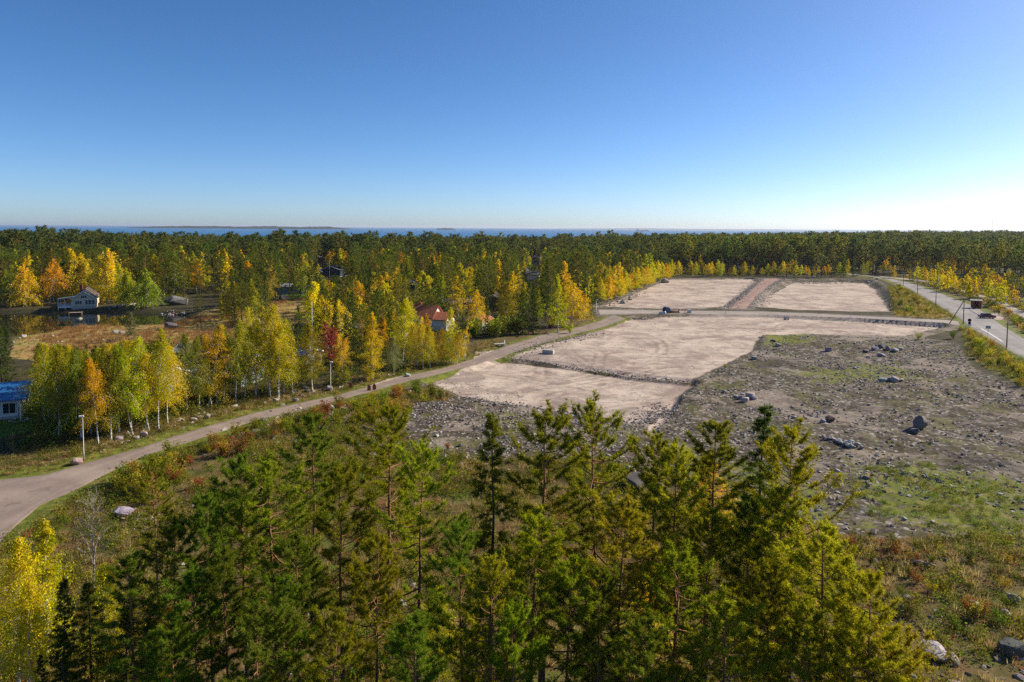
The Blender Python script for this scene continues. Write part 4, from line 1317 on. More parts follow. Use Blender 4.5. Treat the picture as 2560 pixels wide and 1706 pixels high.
p0 village2 -18.2 342.4 14.3
by village2 -9.5 174.6 11.4
s0 village2 4.6 187.7 12.2
s0 village2 26.8 391.2 15.6
bg village2 49.3 293.3 12.9
p0 village2 -96.3 280.6 16.0
bg village2 -9.2 234.4 12.7
s0 village2 -7.7 404.2 13.6
s0 village2 -76.3 372.9 14.1
s0 village2 -76.5 388.0 15.0
p0 village2 -9.8 400.6 17.6
s0 village2 -7.3 271.9 15.2
s0 village2 74.1 367.1 12.2
p0 village2 -1.3 228.7 17.3
bg village2 -70.1 384.0 15.6
bg village2 -13.5 282.8 10.9
p0 village2 28.1 464.4 16.3
bg village2 -24.2 355.0 9.1
bg village2 -44.6 303.8 11.8
p0 village2 -29.0 370.7 16.1
s0 village2 -53.3 414.3 17.3
s0 village2 -11.8 438.0 15.0
s0 village2 -76.6 351.3 10.7
by village2 -15.1 258.2 12.0
p0 village2 11.9 211.2 15.0
s0 village2 27.1 341.5 15.2
p0 village2 -72.4 319.9 12.3
by village2 -38.8 284.6 9.1
s0 village2 -29.6 245.8 14.0
by village2 65.5 406.6 12.5
s0 village2 -111.4 353.8 10.0
bg village2 -91.1 378.7 11.7
s0 village2 -15.6 390.2 13.2
p0 village2 14.4 226.3 16.9
bg village2 -86.6 303.5 10.0
s0 village2 18.5 243.3 16.3
s0 village2 51.3 412.4 13.9
s0 village2 28.1 306.9 15.8
bo village2 -5.6 286.6 11.7
by village2 34.3 342.5 14.8
s0 village2 12.3 233.6 15.9
by village2 62.4 420.0 12.9
p0 village2 19.2 260.4 17.3
bg village2 36.0 413.2 13.1
p0 village2 -57.4 255.9 14.1
bg village2 35.6 311.4 12.5
p0 village2 -66.7 333.5 12.3
p0 village2 31.9 448.4 15.0
s0 village2 -27.8 233.1 14.1
p0 village2 -86.8 265.6 17.7
p0 village2 -62.4 318.5 13.3
p0 village2 55.8 328.4 15.7
by village2 33.3 302.3 12.7
p0 village2 51.3 314.0 16.6
bg village2 52.9 324.5 14.0
bg village2 79.7 409.2 11.4
p0 village2 17.1 256.2 17.7
p0 village2 -78.5 341.9 14.8
s0 village2 51.1 380.1 16.7
p0 village2 49.4 367.7 15.5
p0 village2 -7.0 433.8 12.4
by village2 6.4 389.3 15.1
s0 village2 19.2 378.2 15.0
p0 village2 30.5 475.9 15.9
s0 village2 -7.3 231.5 9.2
by village2 -10.1 266.2 11.7
bo village2 -60.5 338.8 14.1
s0 village2 48.4 299.0 14.0
bo village2 -68.4 354.7 11.0
by village2 -86.1 281.6 15.5
p0 village2 34.3 289.4 17.7
s0 village2 -18.7 386.0 16.3
p0 village2 -15.9 268.9 14.5
s0 village2 -20.1 313.9 17.5
s0 village2 -74.6 360.2 17.6
p0 village2 -87.9 370.9 15.3
p0 village2 83.4 393.8 17.9
bg village2 -13.6 349.2 13.1
p0 village2 -99.4 288.2 12.6
p0 village2 -110.2 326.7 13.1
by village2 32.4 359.4 10.1
bg village2 -3.5 346.2 13.4
by village2 -5.0 247.0 9.8
bo village2 -65.7 348.9 16.0
s0 village2 28.3 260.4 16.3
p0 village2 -48.7 271.9 16.7
p0 village2 -35.9 376.8 15.4
p0 village2 -44.6 249.6 17.8
bo village2 22.6 287.9 9.7
p0 village2 26.1 364.7 14.5
p0 village2 -113.4 341.7 12.2
p0 village2 54.5 334.8 12.9
s0 village2 75.9 399.5 17.3
bg village2 -84.8 269.2 12.1
bo village2 -35.1 422.5 15.2
by village2 39.9 306.6 10.6
by village2 14.3 275.9 12.4
p0 village2 -80.6 256.7 14.2
s0 village2 -59.9 310.3 17.4
p0 village2 50.6 347.2 13.0
bg village2 16.4 331.5 9.9
bg village2 -66.7 326.2 9.6
s0 village2 21.3 279.0 17.4
s0 village2 -30.2 309.7 9.3
s0 village2 50.8 450.1 11.8
p0 village2 1.2 380.8 16.6
bg village2 -76.7 254.0 14.4
by village2 75.4 388.9 10.8
p0 village2 69.4 403.8 12.3
s0 village2 34.3 366.1 13.2
by village2 -0.7 198.5 14.4
p0 village2 19.0 239.1 17.9
by village2 80.9 403.0 12.2
s0 village2 64.3 384.6 15.1
s0 village2 56.6 317.2 14.0
p0 village2 19.1 307.4 12.3
p0 village2 -117.5 343.2 12.9
s0 village2 -76.3 329.8 9.6
p0 village2 48.4 284.8 13.2
by village2 -29.9 250.4 9.4
s0 village2 -66.8 380.9 11.5
p0 village2 -17.1 367.5 16.9
s0 village2 34.7 404.6 11.1
p0 village2 -105.5 324.9 12.8
s0 village2 -117.4 336.1 13.4
s0 village2 -21.0 347.1 17.2
p0 village2 -97.7 308.9 14.2
bg village2 -37.0 227.3 12.6
by village2 -41.4 382.7 10.4
p0 village2 -125.1 335.4 17.9
by village2 15.6 285.1 14.6
p0 village2 23.5 239.0 17.1
p0 village2 -49.0 292.7 17.6
bo village2 -23.5 364.5 15.3
p0 village2 32.4 286.4 16.2
by village2 -58.4 408.6 9.8
s0 village2 -109.1 365.7 16.6
s0 village2 -76.7 264.1 12.5
p0 village2 -60.3 326.9 14.2
p0 village2 39.6 409.5 13.8
p0 village2 -76.3 382.7 17.9
by village2 -111.5 332.9 15.6
s0 village2 3.6 437.3 11.0
s0 village2 -41.0 357.9 16.0
s0 village2 -13.7 286.4 13.7
p0 village2 -5.9 391.6 16.5
p0 village2 -22.0 282.0 16.8
p0 village2 21.5 334.3 12.7
by village2 -42.5 245.9 10.5
s0 village2 10.5 200.8 17.8
s0 village2 43.5 466.4 10.4
p0 village2 -57.3 266.9 15.2
p0 village2 33.0 330.2 15.5
p0 village2 -1.0 354.4 13.6
by village2 23.6 328.8 12.1
bg village2 24.7 373.3 14.5
p0 village2 -1.3 359.9 13.8
bg village2 64.3 355.7 10.5
p0 village2 -49.5 301.3 15.6
p0 village2 87.1 387.8 15.2
p0 village2 78.5 358.4 12.4
s0 village2 41.0 332.8 9.7
p0 village2 38.0 389.9 15.1
p0 village2 45.2 279.4 17.4
p0 village2 60.2 413.2 14.7
by village2 -71.3 371.4 14.3
s0 village2 8.9 449.7 11.8
s0 village2 -8.4 216.0 17.5
by village2 1.6 262.6 11.8
s0 village2 -45.4 406.6 10.2
s0 village2 47.8 442.4 12.2
p0 village2 -22.6 387.5 14.8
p0 village2 26.6 287.7 14.8
p0 village2 -117.0 319.2 17.8
s0 village2 -45.8 317.9 16.3
s0 village2 -93.5 299.5 17.8
p0 village2 -55.2 315.5 14.3
p0 village2 -15.4 331.2 17.8
by village2 -51.0 315.6 15.5
p0 village2 60.1 445.6 17.7
by village2 47.8 468.4 14.2
by village2 55.4 444.8 9.5
p0 village2 -69.5 394.3 17.1
by village2 72.5 406.6 13.2
s0 village2 -44.0 388.5 11.8
bg village2 42.9 419.0 11.5
by village2 -17.1 376.9 13.7
p0 village2 -21.7 375.2 14.8
p0 village2 -2.5 387.6 12.6
p0 village2 -77.2 368.8 17.5
s0 village2 -42.4 415.5 16.5
bo village2 17.3 229.1 15.9
s0 village2 -66.1 402.8 17.8
by village2 51.5 359.3 14.2
s0 village2 70.9 430.2 11.9
p0 village2 -24.2 252.9 14.8
by village2 51.4 303.8 11.2
p0 village2 -58.2 342.5 17.9
p0 village2 -14.5 296.0 13.0
by village2 -41.7 395.1 12.5
p0 village2 -58.2 402.2 15.0
p0 village2 26.1 438.9 15.4
s0 village2 -45.6 384.2 12.1
p0 village2 -35.3 271.6 15.9
p0 village2 -54.8 302.7 17.4
p0 village2 7.8 382.9 14.3
p0 village2 -3.9 400.5 16.2
bg village2 26.3 357.9 9.9
by village2 44.9 393.8 11.5
p0 village2 -56.6 281.4 13.3
by village2 -15.9 220.1 15.7
p0 village2 -124.5 324.9 17.4
p0 village2 21.6 407.0 14.9
p0 village2 -30.7 405.9 17.2
s0 village2 -22.6 424.8 16.5
p0 village2 25.1 377.4 15.2
p0 village2 -5.6 384.1 12.5
p0 village2 44.7 404.5 12.6
bg village2 55.6 411.9 14.7
s0 village2 -77.5 363.5 12.5
bo village2 -43.5 379.0 12.3
s0 village2 -53.6 364.6 12.7
p0 village2 49.1 422.9 12.5
bg village2 14.3 326.7 9.1
p0 village2 57.5 453.5 15.0
bg village2 71.6 358.3 9.4
p0 village2 1.6 298.1 14.5
s0 village2 -1.1 253.2 13.0
p0 village2 -37.2 324.7 15.4
bo village2 -66.6 287.4 14.5
bg village2 -48.0 283.1 12.8
s0 village2 -48.1 338.8 16.6
p0 village2 13.6 214.4 14.3
p0 village2 -33.2 379.5 13.0
s0 village2 -41.2 294.5 16.1
s0 village2 43.8 461.2 16.9
p0 village2 40.7 459.0 13.2
p0 village2 57.0 398.5 13.0
s0 village2 -108.0 357.6 9.6
s0 village2 84.5 398.7 15.3
p0 village2 6.2 350.4 14.6
p0 village2 -110.1 287.6 14.5
p0 village2 21.8 246.4 12.7
p0 village2 -34.5 385.9 17.7
p0 village2 -45.5 255.4 13.3
s0 village2 -114.3 360.7 17.1
by village2 8.1 421.6 13.0
bg village2 -36.5 303.9 10.7
p0 village2 -36.8 404.0 17.1
p0 village2 -14.1 195.4 12.9
p0 village2 -36.8 280.3 17.0
bg village2 38.7 449.2 10.2
s0 village2 8.7 459.7 13.8
s0 village2 -2.7 340.7 15.1
bg village2 83.3 413.4 12.8
p0 village2 28.3 426.9 17.8
p0 village2 -11.0 442.2 15.1
p0 village2 -11.4 390.5 17.6
p0 village2 -1.4 292.9 15.0
by village2 -4.7 305.6 10.3
p0 village2 -93.0 368.9 13.6
bg village2 -22.4 405.6 11.2
bg village2 67.5 378.6 10.5
p0 village2 -23.6 401.6 17.0
p0 village2 25.2 415.8 16.7
p0 village2 -7.3 211.7 17.1
p0 village2 -53.2 382.7 13.0
p0 village2 -52.2 278.5 16.8
p0 village2 -62.2 384.7 16.8
s0 village2 -11.8 367.2 12.4
bg village2 -32.3 316.1 11.4
s0 village2 -60.4 346.8 15.6
by village2 -15.9 202.0 12.9
p0 village2 -123.1 328.7 13.2
bg village2 15.8 293.1 15.4
bg village2 40.9 278.6 9.2
s0 village2 -19.8 235.3 13.0
bg village2 26.8 454.8 11.6
p0 village2 -116.6 356.5 17.5
bg village2 78.1 392.0 14.4
s0 village2 -31.8 272.5 14.8
p0 village2 2.1 446.7 17.2
s0 village2 14.5 237.0 14.3
s0 village2 -53.9 333.9 17.6
by village2 -9.3 395.1 9.7
p0 village2 52.1 458.6 16.7
s0 village2 42.9 283.7 13.2
p0 village2 -24.9 311.3 14.0
bg village2 52.3 425.9 14.1
bg village2 -13.4 248.5 13.7
s0 village2 26.2 420.5 11.3
p0 village2 -25.8 339.7 13.9
p0 village2 -58.7 331.6 12.5
p0 village2 -42.4 420.5 13.5
bg village2 65.3 347.9 13.2
s0 village2 -6.2 438.1 9.8
p0 village2 2.6 430.4 12.1
by village2 -64.0 373.0 14.4
by village2 35.4 437.1 12.2
bo village2 53.2 392.2 12.8
s0 village2 -14.2 311.2 17.4
by village2 20.5 423.8 14.7
bg village2 15.7 208.6 9.6
s0 village2 -5.2 337.5 10.7
by village2 -4.1 405.2 13.9
bo village2 73.9 403.2 15.9
bg village2 -17.0 263.6 11.2
p0 village2 -105.5 309.6 14.7
by village2 21.0 344.0 13.9
s0 village2 43.3 316.9 11.3
s0 village2 -47.0 332.2 12.0
bg village2 -1.2 190.4 12.3
bg village2 -56.4 375.2 10.2
s0 village2 25.1 434.5 10.0
p0 village2 26.8 322.4 12.6
p0 village2 -9.1 344.8 12.7
p0 village2 49.6 390.9 15.3
p0 village2 -49.9 413.2 16.6
p0 village2 -1.3 444.4 14.4
s0 village2 40.7 327.9 17.2
bg village2 38.8 264.3 14.1
s0 village2 17.8 325.9 10.2
p0 village2 38.6 439.1 13.8
p0 village2 -109.5 336.6 13.7
p0 village2 -88.3 273.4 13.1
p0 village2 19.6 284.3 13.3
s0 village2 25.3 258.5 11.1
s0 village2 -0.0 267.1 11.8
p0 village2 32.6 461.0 14.3
bg village2 66.7 329.9 14.9
p0 village2 -51.9 368.8 15.0
by village2 -14.8 231.9 10.5
p0 village2 48.8 436.6 13.9
s0 village2 54.0 405.4 12.6
p0 village2 -108.6 277.6 13.4
by village2 48.0 409.4 13.0
bg village2 1.5 335.5 11.8
s0 village2 -81.5 262.1 17.8
s0 village2 22.9 394.0 12.6
s0 village2 -91.7 288.5 16.5
p0 village2 1.4 328.9 15.2
bg village2 57.5 346.2 15.0
p0 village2 53.6 368.2 17.7
s0 village2 -40.6 263.7 12.1
p0 village2 -47.7 322.7 15.6
s0 village2 25.2 281.8 11.4
s0 village2 -57.8 247.9 14.8
bo village2 -18.4 309.0 13.1
p0 village2 -130.2 355.9 17.7
by village2 -31.1 288.2 10.3
p0 village2 -103.4 284.1 16.2
p0 village2 -43.3 288.3 15.2
p0 village2 33.3 410.0 17.6
bg village2 -133.5 346.8 15.4
p0 village2 -64.6 279.8 17.0
s0 village2 -23.1 238.4 13.4
p0 village2 -21.2 306.1 12.8
by village2 42.1 270.0 13.8
bg village2 39.6 353.6 11.7
p0 village2 39.3 364.4 14.3
s0 village2 -67.2 315.9 10.5
bg village2 -41.8 316.4 10.7
p0 village2 -21.5 396.9 14.8
s0 village2 -13.7 422.2 16.8
p0 village2 0.7 412.8 15.5
p0 village2 27.6 399.0 13.3
p0 village2 -20.9 224.5 16.4
p0 village2 -6.1 325.1 13.4
p0 village2 -115.5 347.4 12.1
p0 village2 -125.2 343.5 14.3
s0 village2 -39.9 333.2 10.4
bg village2 67.3 342.0 13.9
s0 village2 41.0 423.8 11.9
bg village2 68.1 412.6 11.7
p0 village2 -31.6 349.0 15.6
s0 village2 -75.7 345.4 14.9
s0 village2 -112.9 295.7 17.8
p0 village2 -30.8 412.9 14.0
bg village2 72.5 348.9 9.4
bo village2 28.7 460.8 10.3
p0 village2 13.1 242.5 15.5
s0 village2 -38.8 347.9 9.4
bg village2 -59.4 298.2 11.6
bg village2 65.6 440.5 10.6
p0 village2 23.1 242.6 17.5
s0 village2 50.4 463.1 10.7
bg village2 60.2 426.0 10.5
s0 village2 -107.7 284.3 11.3
by village2 -48.0 351.4 15.9
p0 village2 -1.4 285.4 12.2
bg village2 26.2 264.8 11.3
s0 village2 -28.1 398.3 17.7
p0 village2 48.8 317.1 14.3
by village2 -48.1 278.9 14.9
by village2 -99.4 378.2 14.5
s0 village2 5.8 441.7 17.0
s0 village2 49.8 332.5 13.2
s0 village2 -48.7 397.6 12.3
bg village2 -103.4 340.1 14.9
by village2 47.3 429.1 12.7
s0 village2 30.1 413.4 17.1
p0 village2 -69.9 307.2 17.1
p0 village2 37.3 273.2 14.2
bg village2 -100.3 373.6 9.5
p0 village2 50.8 399.3 16.5
p0 village2 -70.0 298.2 12.8
by village2 -22.5 431.7 10.1
p0 village2 -13.0 261.8 14.2
p0 village2 34.6 323.0 16.8
s0 village2 54.6 431.7 14.8
by village2 50.0 383.8 12.9
p0 village2 -107.9 349.8 16.5
s0 village2 -98.9 296.9 13.0
p0 village2 47.5 456.5 12.6
s0 village2 -90.1 305.1 9.7
bg village2 42.2 436.4 10.5
p0 village2 -8.5 362.8 17.6
s0 village2 -18.8 297.0 10.2
bg village2 -2.0 243.3 11.5
bg village2 91.4 399.4 9.7
by village2 24.2 410.8 13.7
p0 village2 -7.7 241.9 14.0
p0 village2 42.9 446.0 17.8
s0 village2 -27.9 383.4 13.0
bg village2 -29.4 260.0 13.9
p0 village2 -61.6 400.8 15.6
s0 village2 46.0 364.5 12.4
by village2 -51.8 353.5 13.9
p0 village2 88.0 396.1 17.8
s0 village2 31.7 457.5 16.9
s0 village2 4.8 408.8 15.4
p0 village2 -58.3 292.4 13.0
s0 village2 -21.4 289.6 14.7
p0 village2 -42.7 411.9 13.4
p0 village2 -60.2 269.0 17.4
s0 village2 -56.1 351.2 17.6
by village2 -20.8 416.5 12.3
p0 village2 -41.5 310.9 12.5
bg village2 6.3 363.6 16.0
bg village2 -121.0 351.7 12.7
p0 village2 14.4 249.9 16.7
p0 village2 31.3 419.6 14.1
s0 village2 -3.8 219.7 10.4
bo village2 -108.1 305.7 12.6
p0 village2 67.6 371.7 17.2
bg village2 57.0 427.8 9.8
bg village2 31.7 263.9 9.8
p0 village2 2.8 450.7 17.1
p0 village2 -34.0 357.3 17.8
by village2 7.2 431.2 12.4
bg village2 -76.2 396.9 10.5
s0 village2 -55.0 405.6 10.9
p0 village2 -90.8 255.4 17.2
p0 village2 74.7 418.4 17.3
s0 village2 45.3 433.0 10.9
p0 village2 42.4 346.6 16.7
s0 village2 -7.5 289.9 11.2
s0 village2 18.3 348.8 15.3
bg village2 -3.7 320.3 9.3
bo village2 -102.4 265.2 13.9
p0 village2 0.5 273.4 12.1
s0 village2 -2.8 334.5 9.4
p0 village2 -1.9 224.9 12.6
p0 village2 -26.9 426.7 18.0
p0 village2 -10.5 301.2 14.3
p0 village2 36.7 360.6 14.3
p0 village2 -24.8 245.8 13.2
s0 village2 -56.9 368.6 13.4
s0 village2 -115.2 324.9 11.5
s0 village2 -52.4 286.0 16.1
p0 village2 -54.9 310.5 15.1
p0 village2 0.4 218.6 16.3
by village2 -40.5 226.4 14.1
p0 village2 75.9 374.0 17.5
s0 village2 -87.6 252.3 11.6
bg village2 60.4 328.9 13.2
bg village2 -93.4 275.9 13.7
p0 village2 39.6 296.7 16.8
p0 village2 -76.4 393.4 17.3
p0 village2 -61.8 263.6 13.6
bg village2 -2.9 213.4 10.0
s0 village2 -15.2 380.4 15.0
s0 village2 -14.8 415.2 13.9
bg village2 -38.0 373.0 10.0
bg village2 -34.7 328.0 9.0
bg village2 -32.7 281.3 9.7
p0 village2 -101.9 300.2 14.4
p0 village2 37.5 378.1 17.5
p0 village2 7.8 395.3 13.1
p0 village2 11.2 196.9 17.7
by village2 47.6 373.0 10.8
p0 village2 -24.7 318.1 12.5
bo village2 -85.4 367.8 11.1
bg village2 67.6 360.3 12.9
p0 village2 25.9 447.2 12.7
s0 village2 -6.3 317.0 12.2
bg village2 -15.4 306.5 11.2
p0 village2 18.0 386.1 12.1
p0 village2 -94.3 311.0 15.4
s0 village2 -7.9 227.0 16.7
s0 village2 -63.3 393.2 12.5
bg village2 -60.6 363.9 13.0
p0 village2 -17.0 359.3 14.0
p0 village2 27.2 345.4 17.2
s0 village2 -104.4 330.6 17.4
p0 village2 -67.6 290.9 14.6
p0 village2 -29.3 334.4 17.8
by village2 6.3 346.9 9.3
s0 village2 -2.8 281.9 17.4
s0 village2 -11.4 225.5 13.0
p0 village2 56.1 359.9 15.5
bg village2 -0.5 419.5 13.5
s0 village2 44.3 426.1 13.1
bg village2 7.5 196.3 10.1
bg village2 17.2 269.0 11.8
p0 village2 -53.4 246.9 12.7
s0 village2 43.1 290.0 14.5
p0 village2 1.5 386.3 13.4
p0 village2 42.3 379.9 16.0
bg village2 46.6 452.6 15.0
p0 village2 36.7 453.5 16.8
p0 village2 32.1 469.7 14.4
s0 village2 42.6 310.9 14.7
by village2 -17.3 323.4 15.7
p0 village2 24.2 317.2 16.3
p0 village2 -63.7 355.4 16.6
by village2 -6.5 294.9 13.4
by village2 35.3 473.7 13.0
p0 village2 28.6 370.1 16.9
s0 village2 -53.5 243.4 14.8
s0 village2 -34.9 308.5 12.1
p0 village2 -39.3 424.0 13.8
by village2 -37.9 411.4 10.3
by village2 -12.3 326.9 15.4
s0 village2 55.5 305.2 13.3
p0 village2 -18.5 250.2 12.8
s0 village2 2.2 377.0 16.1
s0 village2 22.5 305.8 10.7
p0 village2 71.4 384.4 12.3
by village2 39.6 316.9 9.6
bg village2 67.2 431.4 9.7
s0 village2 -4.7 427.7 10.0
p0 village2 26.7 277.5 16.9
s0 village2 -129.7 334.0 10.4
s0 village2 49.6 320.9 10.3
s0 village2 -3.5 412.1 11.9
p0 village2 47.1 381.9 17.9
p0 village2 -105.3 296.2 14.1
p0 village2 -7.1 256.7 14.6
by village2 36.9 285.1 11.7
p0 village2 43.0 412.8 13.8
p0 village2 -43.6 235.6 16.6
p0 village2 -91.5 266.6 17.5
bo village2 -34.9 299.4 15.9
p0 village2 -108.6 291.1 14.4
p0 village2 68.9 349.0 15.4
p0 village2 -101.4 322.1 13.6
p0 village2 -40.3 305.2 16.2
s0 village2 -83.2 371.6 14.8
s0 village2 68.0 391.2 15.1
p0 village2 34.4 337.8 12.2
s0 village2 -21.5 359.5 11.1
bg village2 31.2 399.7 12.4
bg village2 3.8 201.4 11.1
s0 village2 60.6 342.0 9.3
s0 village2 -2.9 423.9 12.4
s0 village2 -11.5 305.2 15.4
p0 village2 55.8 355.5 12.1
p0 village2 0.9 321.0 16.1
p0 village2 -79.7 371.8 17.9
p0 village2 -65.4 390.3 14.7
p0 village2 -112.8 350.5 15.3
by village2 -44.5 327.6 10.6
p0 village2 -25.9 274.3 13.2
p0 village2 -40.4 339.7 17.7
bo village2 -2.7 379.1 13.9
p0 village2 2.9 357.1 14.2
p0 village2 -52.1 342.7 12.4
p0 village2 -31.1 393.2 14.3
p0 village2 -81.7 367.1 14.2
s0 village2 -57.5 275.4 10.7
p0 village2 -8.8 427.2 14.2
bg village2 -52.8 391.4 9.1
bg village2 -39.9 236.5 10.4
s0 village2 11.3 254.1 10.6
s0 village2 18.9 403.5 13.9
p0 village2 27.7 312.8 16.0
bg village2 0.9 341.4 9.2
bg village2 26.7 332.0 12.6
s0 village2 55.0 381.9 12.4
by village2 -71.1 391.1 9.3
bg village2 -52.8 267.0 10.6
bg village2 -11.4 254.3 13.4
by village2 -12.1 270.7 15.4
bg village2 -15.2 353.3 15.1
by village2 41.1 405.6 9.4
s0 village2 -116.5 312.5 9.3
s0 village2 -73.2 386.0 14.6
bg village2 35.5 256.3 12.2
p0 village2 -13.8 336.7 12.9
s0 village2 -0.7 408.8 11.8
p0 village2 52.0 342.7 12.6
bg village2 -73.9 363.8 14.1
p0 village2 -52.9 377.1 16.8
by village2 -19.9 434.0 12.7
s0 village2 -109.4 298.4 13.7
s0 village2 21.1 416.0 14.9
s0 village2 -33.2 368.7 12.9
by village2 35.5 252.5 11.4
s0 village2 -39.4 243.9 13.8
p0 village2 -74.2 342.2 14.5
by village2 -63.2 334.4 9.2
s0 village2 -56.4 399.1 15.4
s0 village2 -51.2 320.9 16.2
p0 village2 -14.4 406.3 17.6
p0 village2 52.2 295.8 15.6
by village2 66.4 399.4 13.7
p0 village2 27.5 298.5 17.4
bg village2 31.3 335.9 13.6
p0 village2 -99.1 318.7 12.7
p0 village2 14.5 298.2 13.5
p0 village2 -36.8 400.1 16.5
by village2 -54.0 356.4 11.9
by village2 -65.8 297.2 10.8
p0 village2 45.6 421.8 17.9
p0 village2 -20.4 264.7 16.9
p0 village2 24.6 463.3 12.3
p0 village2 -22.5 229.9 17.7
p0 village2 49.1 432.1 14.9
by village2 13.0 261.6 13.5
p0 village2 47.2 401.9 12.7
s0 village2 -2.4 451.8 11.0
p0 village2 55.3 311.5 15.6
p0 village2 -23.9 351.3 17.7
by village2 -30.5 362.4 15.2
bg village2 -26.2 284.6 9.2
bg village2 -43.6 281.6 14.9
s0 village2 0.6 247.0 9.4
bg village2 -74.5 333.9 9.2
p0 village2 31.6 306.0 18.0
s0 village2 25.8 443.3 9.9
p0 village2 -17.8 303.4 13.9
p0 village2 -113.3 300.0 15.5
by village2 33.1 443.9 14.8
bg village2 -30.9 385.8 10.2
s0 village2 -58.7 380.5 15.0
by village2 -17.5 289.3 11.1
p0 village2 -28.5 358.7 14.1
by village2 -94.5 376.1 13.2
s0 village2 26.1 403.0 10.7
by village2 -28.2 215.2 13.7
by village2 -61.8 350.7 12.6
p0 village2 9.9 438.9 16.4
p0 village2 -3.7 329.2 16.4
bg village2 -50.0 327.6 13.4
by village2 33.7 384.7 9.1
p0 village2 -10.3 246.9 14.9
bg village2 -21.5 208.7 12.9
p0 village2 -7.5 251.0 12.3
by village2 -16.3 236.0 12.7
p0 village2 -39.3 301.0 15.2
by village2 -94.7 380.0 14.5
s0 village2 -22.9 330.1 9.3
by village2 -24.6 345.7 13.2
bo village2 -1.6 325.4 13.8
p0 village2 -47.1 402.7 16.7
s0 village2 52.2 419.4 9.0
p0 village2 -58.2 285.2 15.8
p0 village2 -33.7 285.1 17.2
s0 village2 -108.6 320.9 11.8
p0 village2 50.7 453.8 14.3
by village2 -113.9 316.2 13.4
s0 village2 58.3 333.5 12.0
s0 village2 -20.8 381.1 15.2
p0 village2 -22.8 411.7 14.2
p0 village2 -8.7 198.5 12.1
p0 village2 -127.0 347.9 14.4
p0 village2 -9.7 415.8 13.6
p0 village2 11.3 206.9 17.1
s0 village2 15.1 316.2 15.0
bg village2 -10.6 377.1 10.7
p0 village2 55.3 351.8 14.2
p0 village2 -7.9 359.2 16.9
p0 village2 19.9 274.1 13.3
s0 village2 -28.1 270.0 12.7
by village2 -40.4 329.0 14.0
by village2 -25.7 208.2 10.8
s0 village2 85.8 381.7 14.9
by village2 20.0 370.3 10.4
p0 village2 30.3 281.5 13.8
p0 village2 36.8 399.1 16.4
p0 village2 -81.4 357.8 18.0
p0 village2 82.1 373.6 14.2
bg village2 -28.5 327.9 12.4
s0 village2 -19.9 351.9 14.2
by village2 -103.3 292.8 14.9
p0 village2 65.6 394.7 13.5
s0 village2 -47.6 242.6 12.4
p0 village2 -92.0 294.2 14.9
p0 village2 -44.4 340.0 16.1
s0 village2 -88.9 383.9 9.1
bg village2 -51.1 251.5 10.6
s0 village2 -73.2 312.4 9.2
p0 village2 -14.8 440.8 12.0
s0 village2 4.2 400.0 9.5
p0 village2 6.9 415.0 16.4
s0 village2 -78.7 347.5 12.6
by village2 -16.8 399.4 15.6
by village2 59.8 350.8 13.2
s0 village2 -121.1 362.4 13.1
s0 village2 -15.9 273.3 9.8
s0 village2 -23.9 336.5 15.6
s0 village2 76.1 412.5 11.6
bg village2 -6.4 374.1 14.5
s0 fieldforest 115.2 401.5 14.7
p0 fieldforest 175.6 450.1 17.2
p0 fieldforest 164.9 428.0 17.6
p0 fieldforest 196.4 447.0 17.1
p0 fieldforest 187.4 458.7 21.4
p0 fieldforest 122.7 456.5 18.4
p0 fieldforest 213.5 449.4 21.3
p0 fieldforest 108.9 391.3 18.6
p0 fieldforest 105.4 423.0 19.0
p0 fieldforest 172.7 455.9 17.9
p0 fieldforest 219.7 421.3 18.5
p0 fieldforest 158.7 458.9 17.3
p0 fieldforest 202.8 451.0 21.6
p0 fieldforest 137.6 397.1 20.3
p0 fieldforest 188.0 417.2 21.8
p0 fieldforest 238.7 457.8 20.7
p0 fieldforest 134.3 406.7 18.7
p0 fieldforest 228.5 456.5 20.5
p0 fieldforest 142.4 449.5 18.2
p0 fieldforest 192.6 423.8 20.3
p0 fieldforest 158.0 418.0 20.1
p0 fieldforest 135.6 418.7 21.6
s0 fieldforest 109.7 447.4 14.4
p0 fieldforest 180.4 424.3 20.5
p0 fieldforest 217.1 451.3 20.0
p0 fieldforest 145.0 431.3 17.2
p0 fieldforest 168.0 398.6 21.3
p0 fieldforest 192.5 404.9 21.9
p0 fieldforest 194.4 418.1 17.9
p0 fieldforest 162.5 398.2 19.3
p0 fieldforest 115.2 444.9 20.6
s0 fieldforest 222.7 456.1 17.2
p0 fieldforest 245.0 465.0 19.0
p0 fieldforest 166.3 422.8 19.0
p0 fieldforest 214.8 426.2 20.5
p0 fieldforest 150.7 445.5 21.8
p0 fieldforest 166.2 459.9 19.6
p0 fieldforest 158.8 433.7 17.3
p0 fieldforest 113.5 440.5 20.6
p0 fieldforest 223.6 451.5 18.1
p0 fieldforest 184.1 435.1 21.3
p0 fieldforest 237.3 453.2 20.6
p0 fieldforest 186.2 401.2 17.3
p0 fieldforest 128.6 410.2 18.7
p0 fieldforest 106.6 416.7 18.5
p0 fieldforest 150.6 454.8 17.6
p0 fieldforest 106.2 430.5 21.1
p0 fieldforest 148.5 428.7 17.9
p0 fieldforest 189.3 446.7 21.7
p0 fieldforest 127.4 458.8 19.9
p0 fieldforest 119.2 412.6 18.0
s0 fieldforest 137.2 431.6 15.0
s0 fieldforest 117.7 394.8 14.5
p0 fieldforest 206.2 436.3 17.8
p0 fieldforest 155.8 422.5 17.7
p0 fieldforest 150.0 422.3 20.9
p0 fieldforest 115.9 452.3 17.1
p0 fieldforest 172.0 428.3 21.6
p0 fieldforest 208.7 451.7 21.1
p0 fieldforest 217.6 457.0 17.9
p0 fieldforest 171.5 441.9 19.5
p0 fieldforest 141.1 398.7 18.8
s0 fieldforest 131.3 413.5 14.5
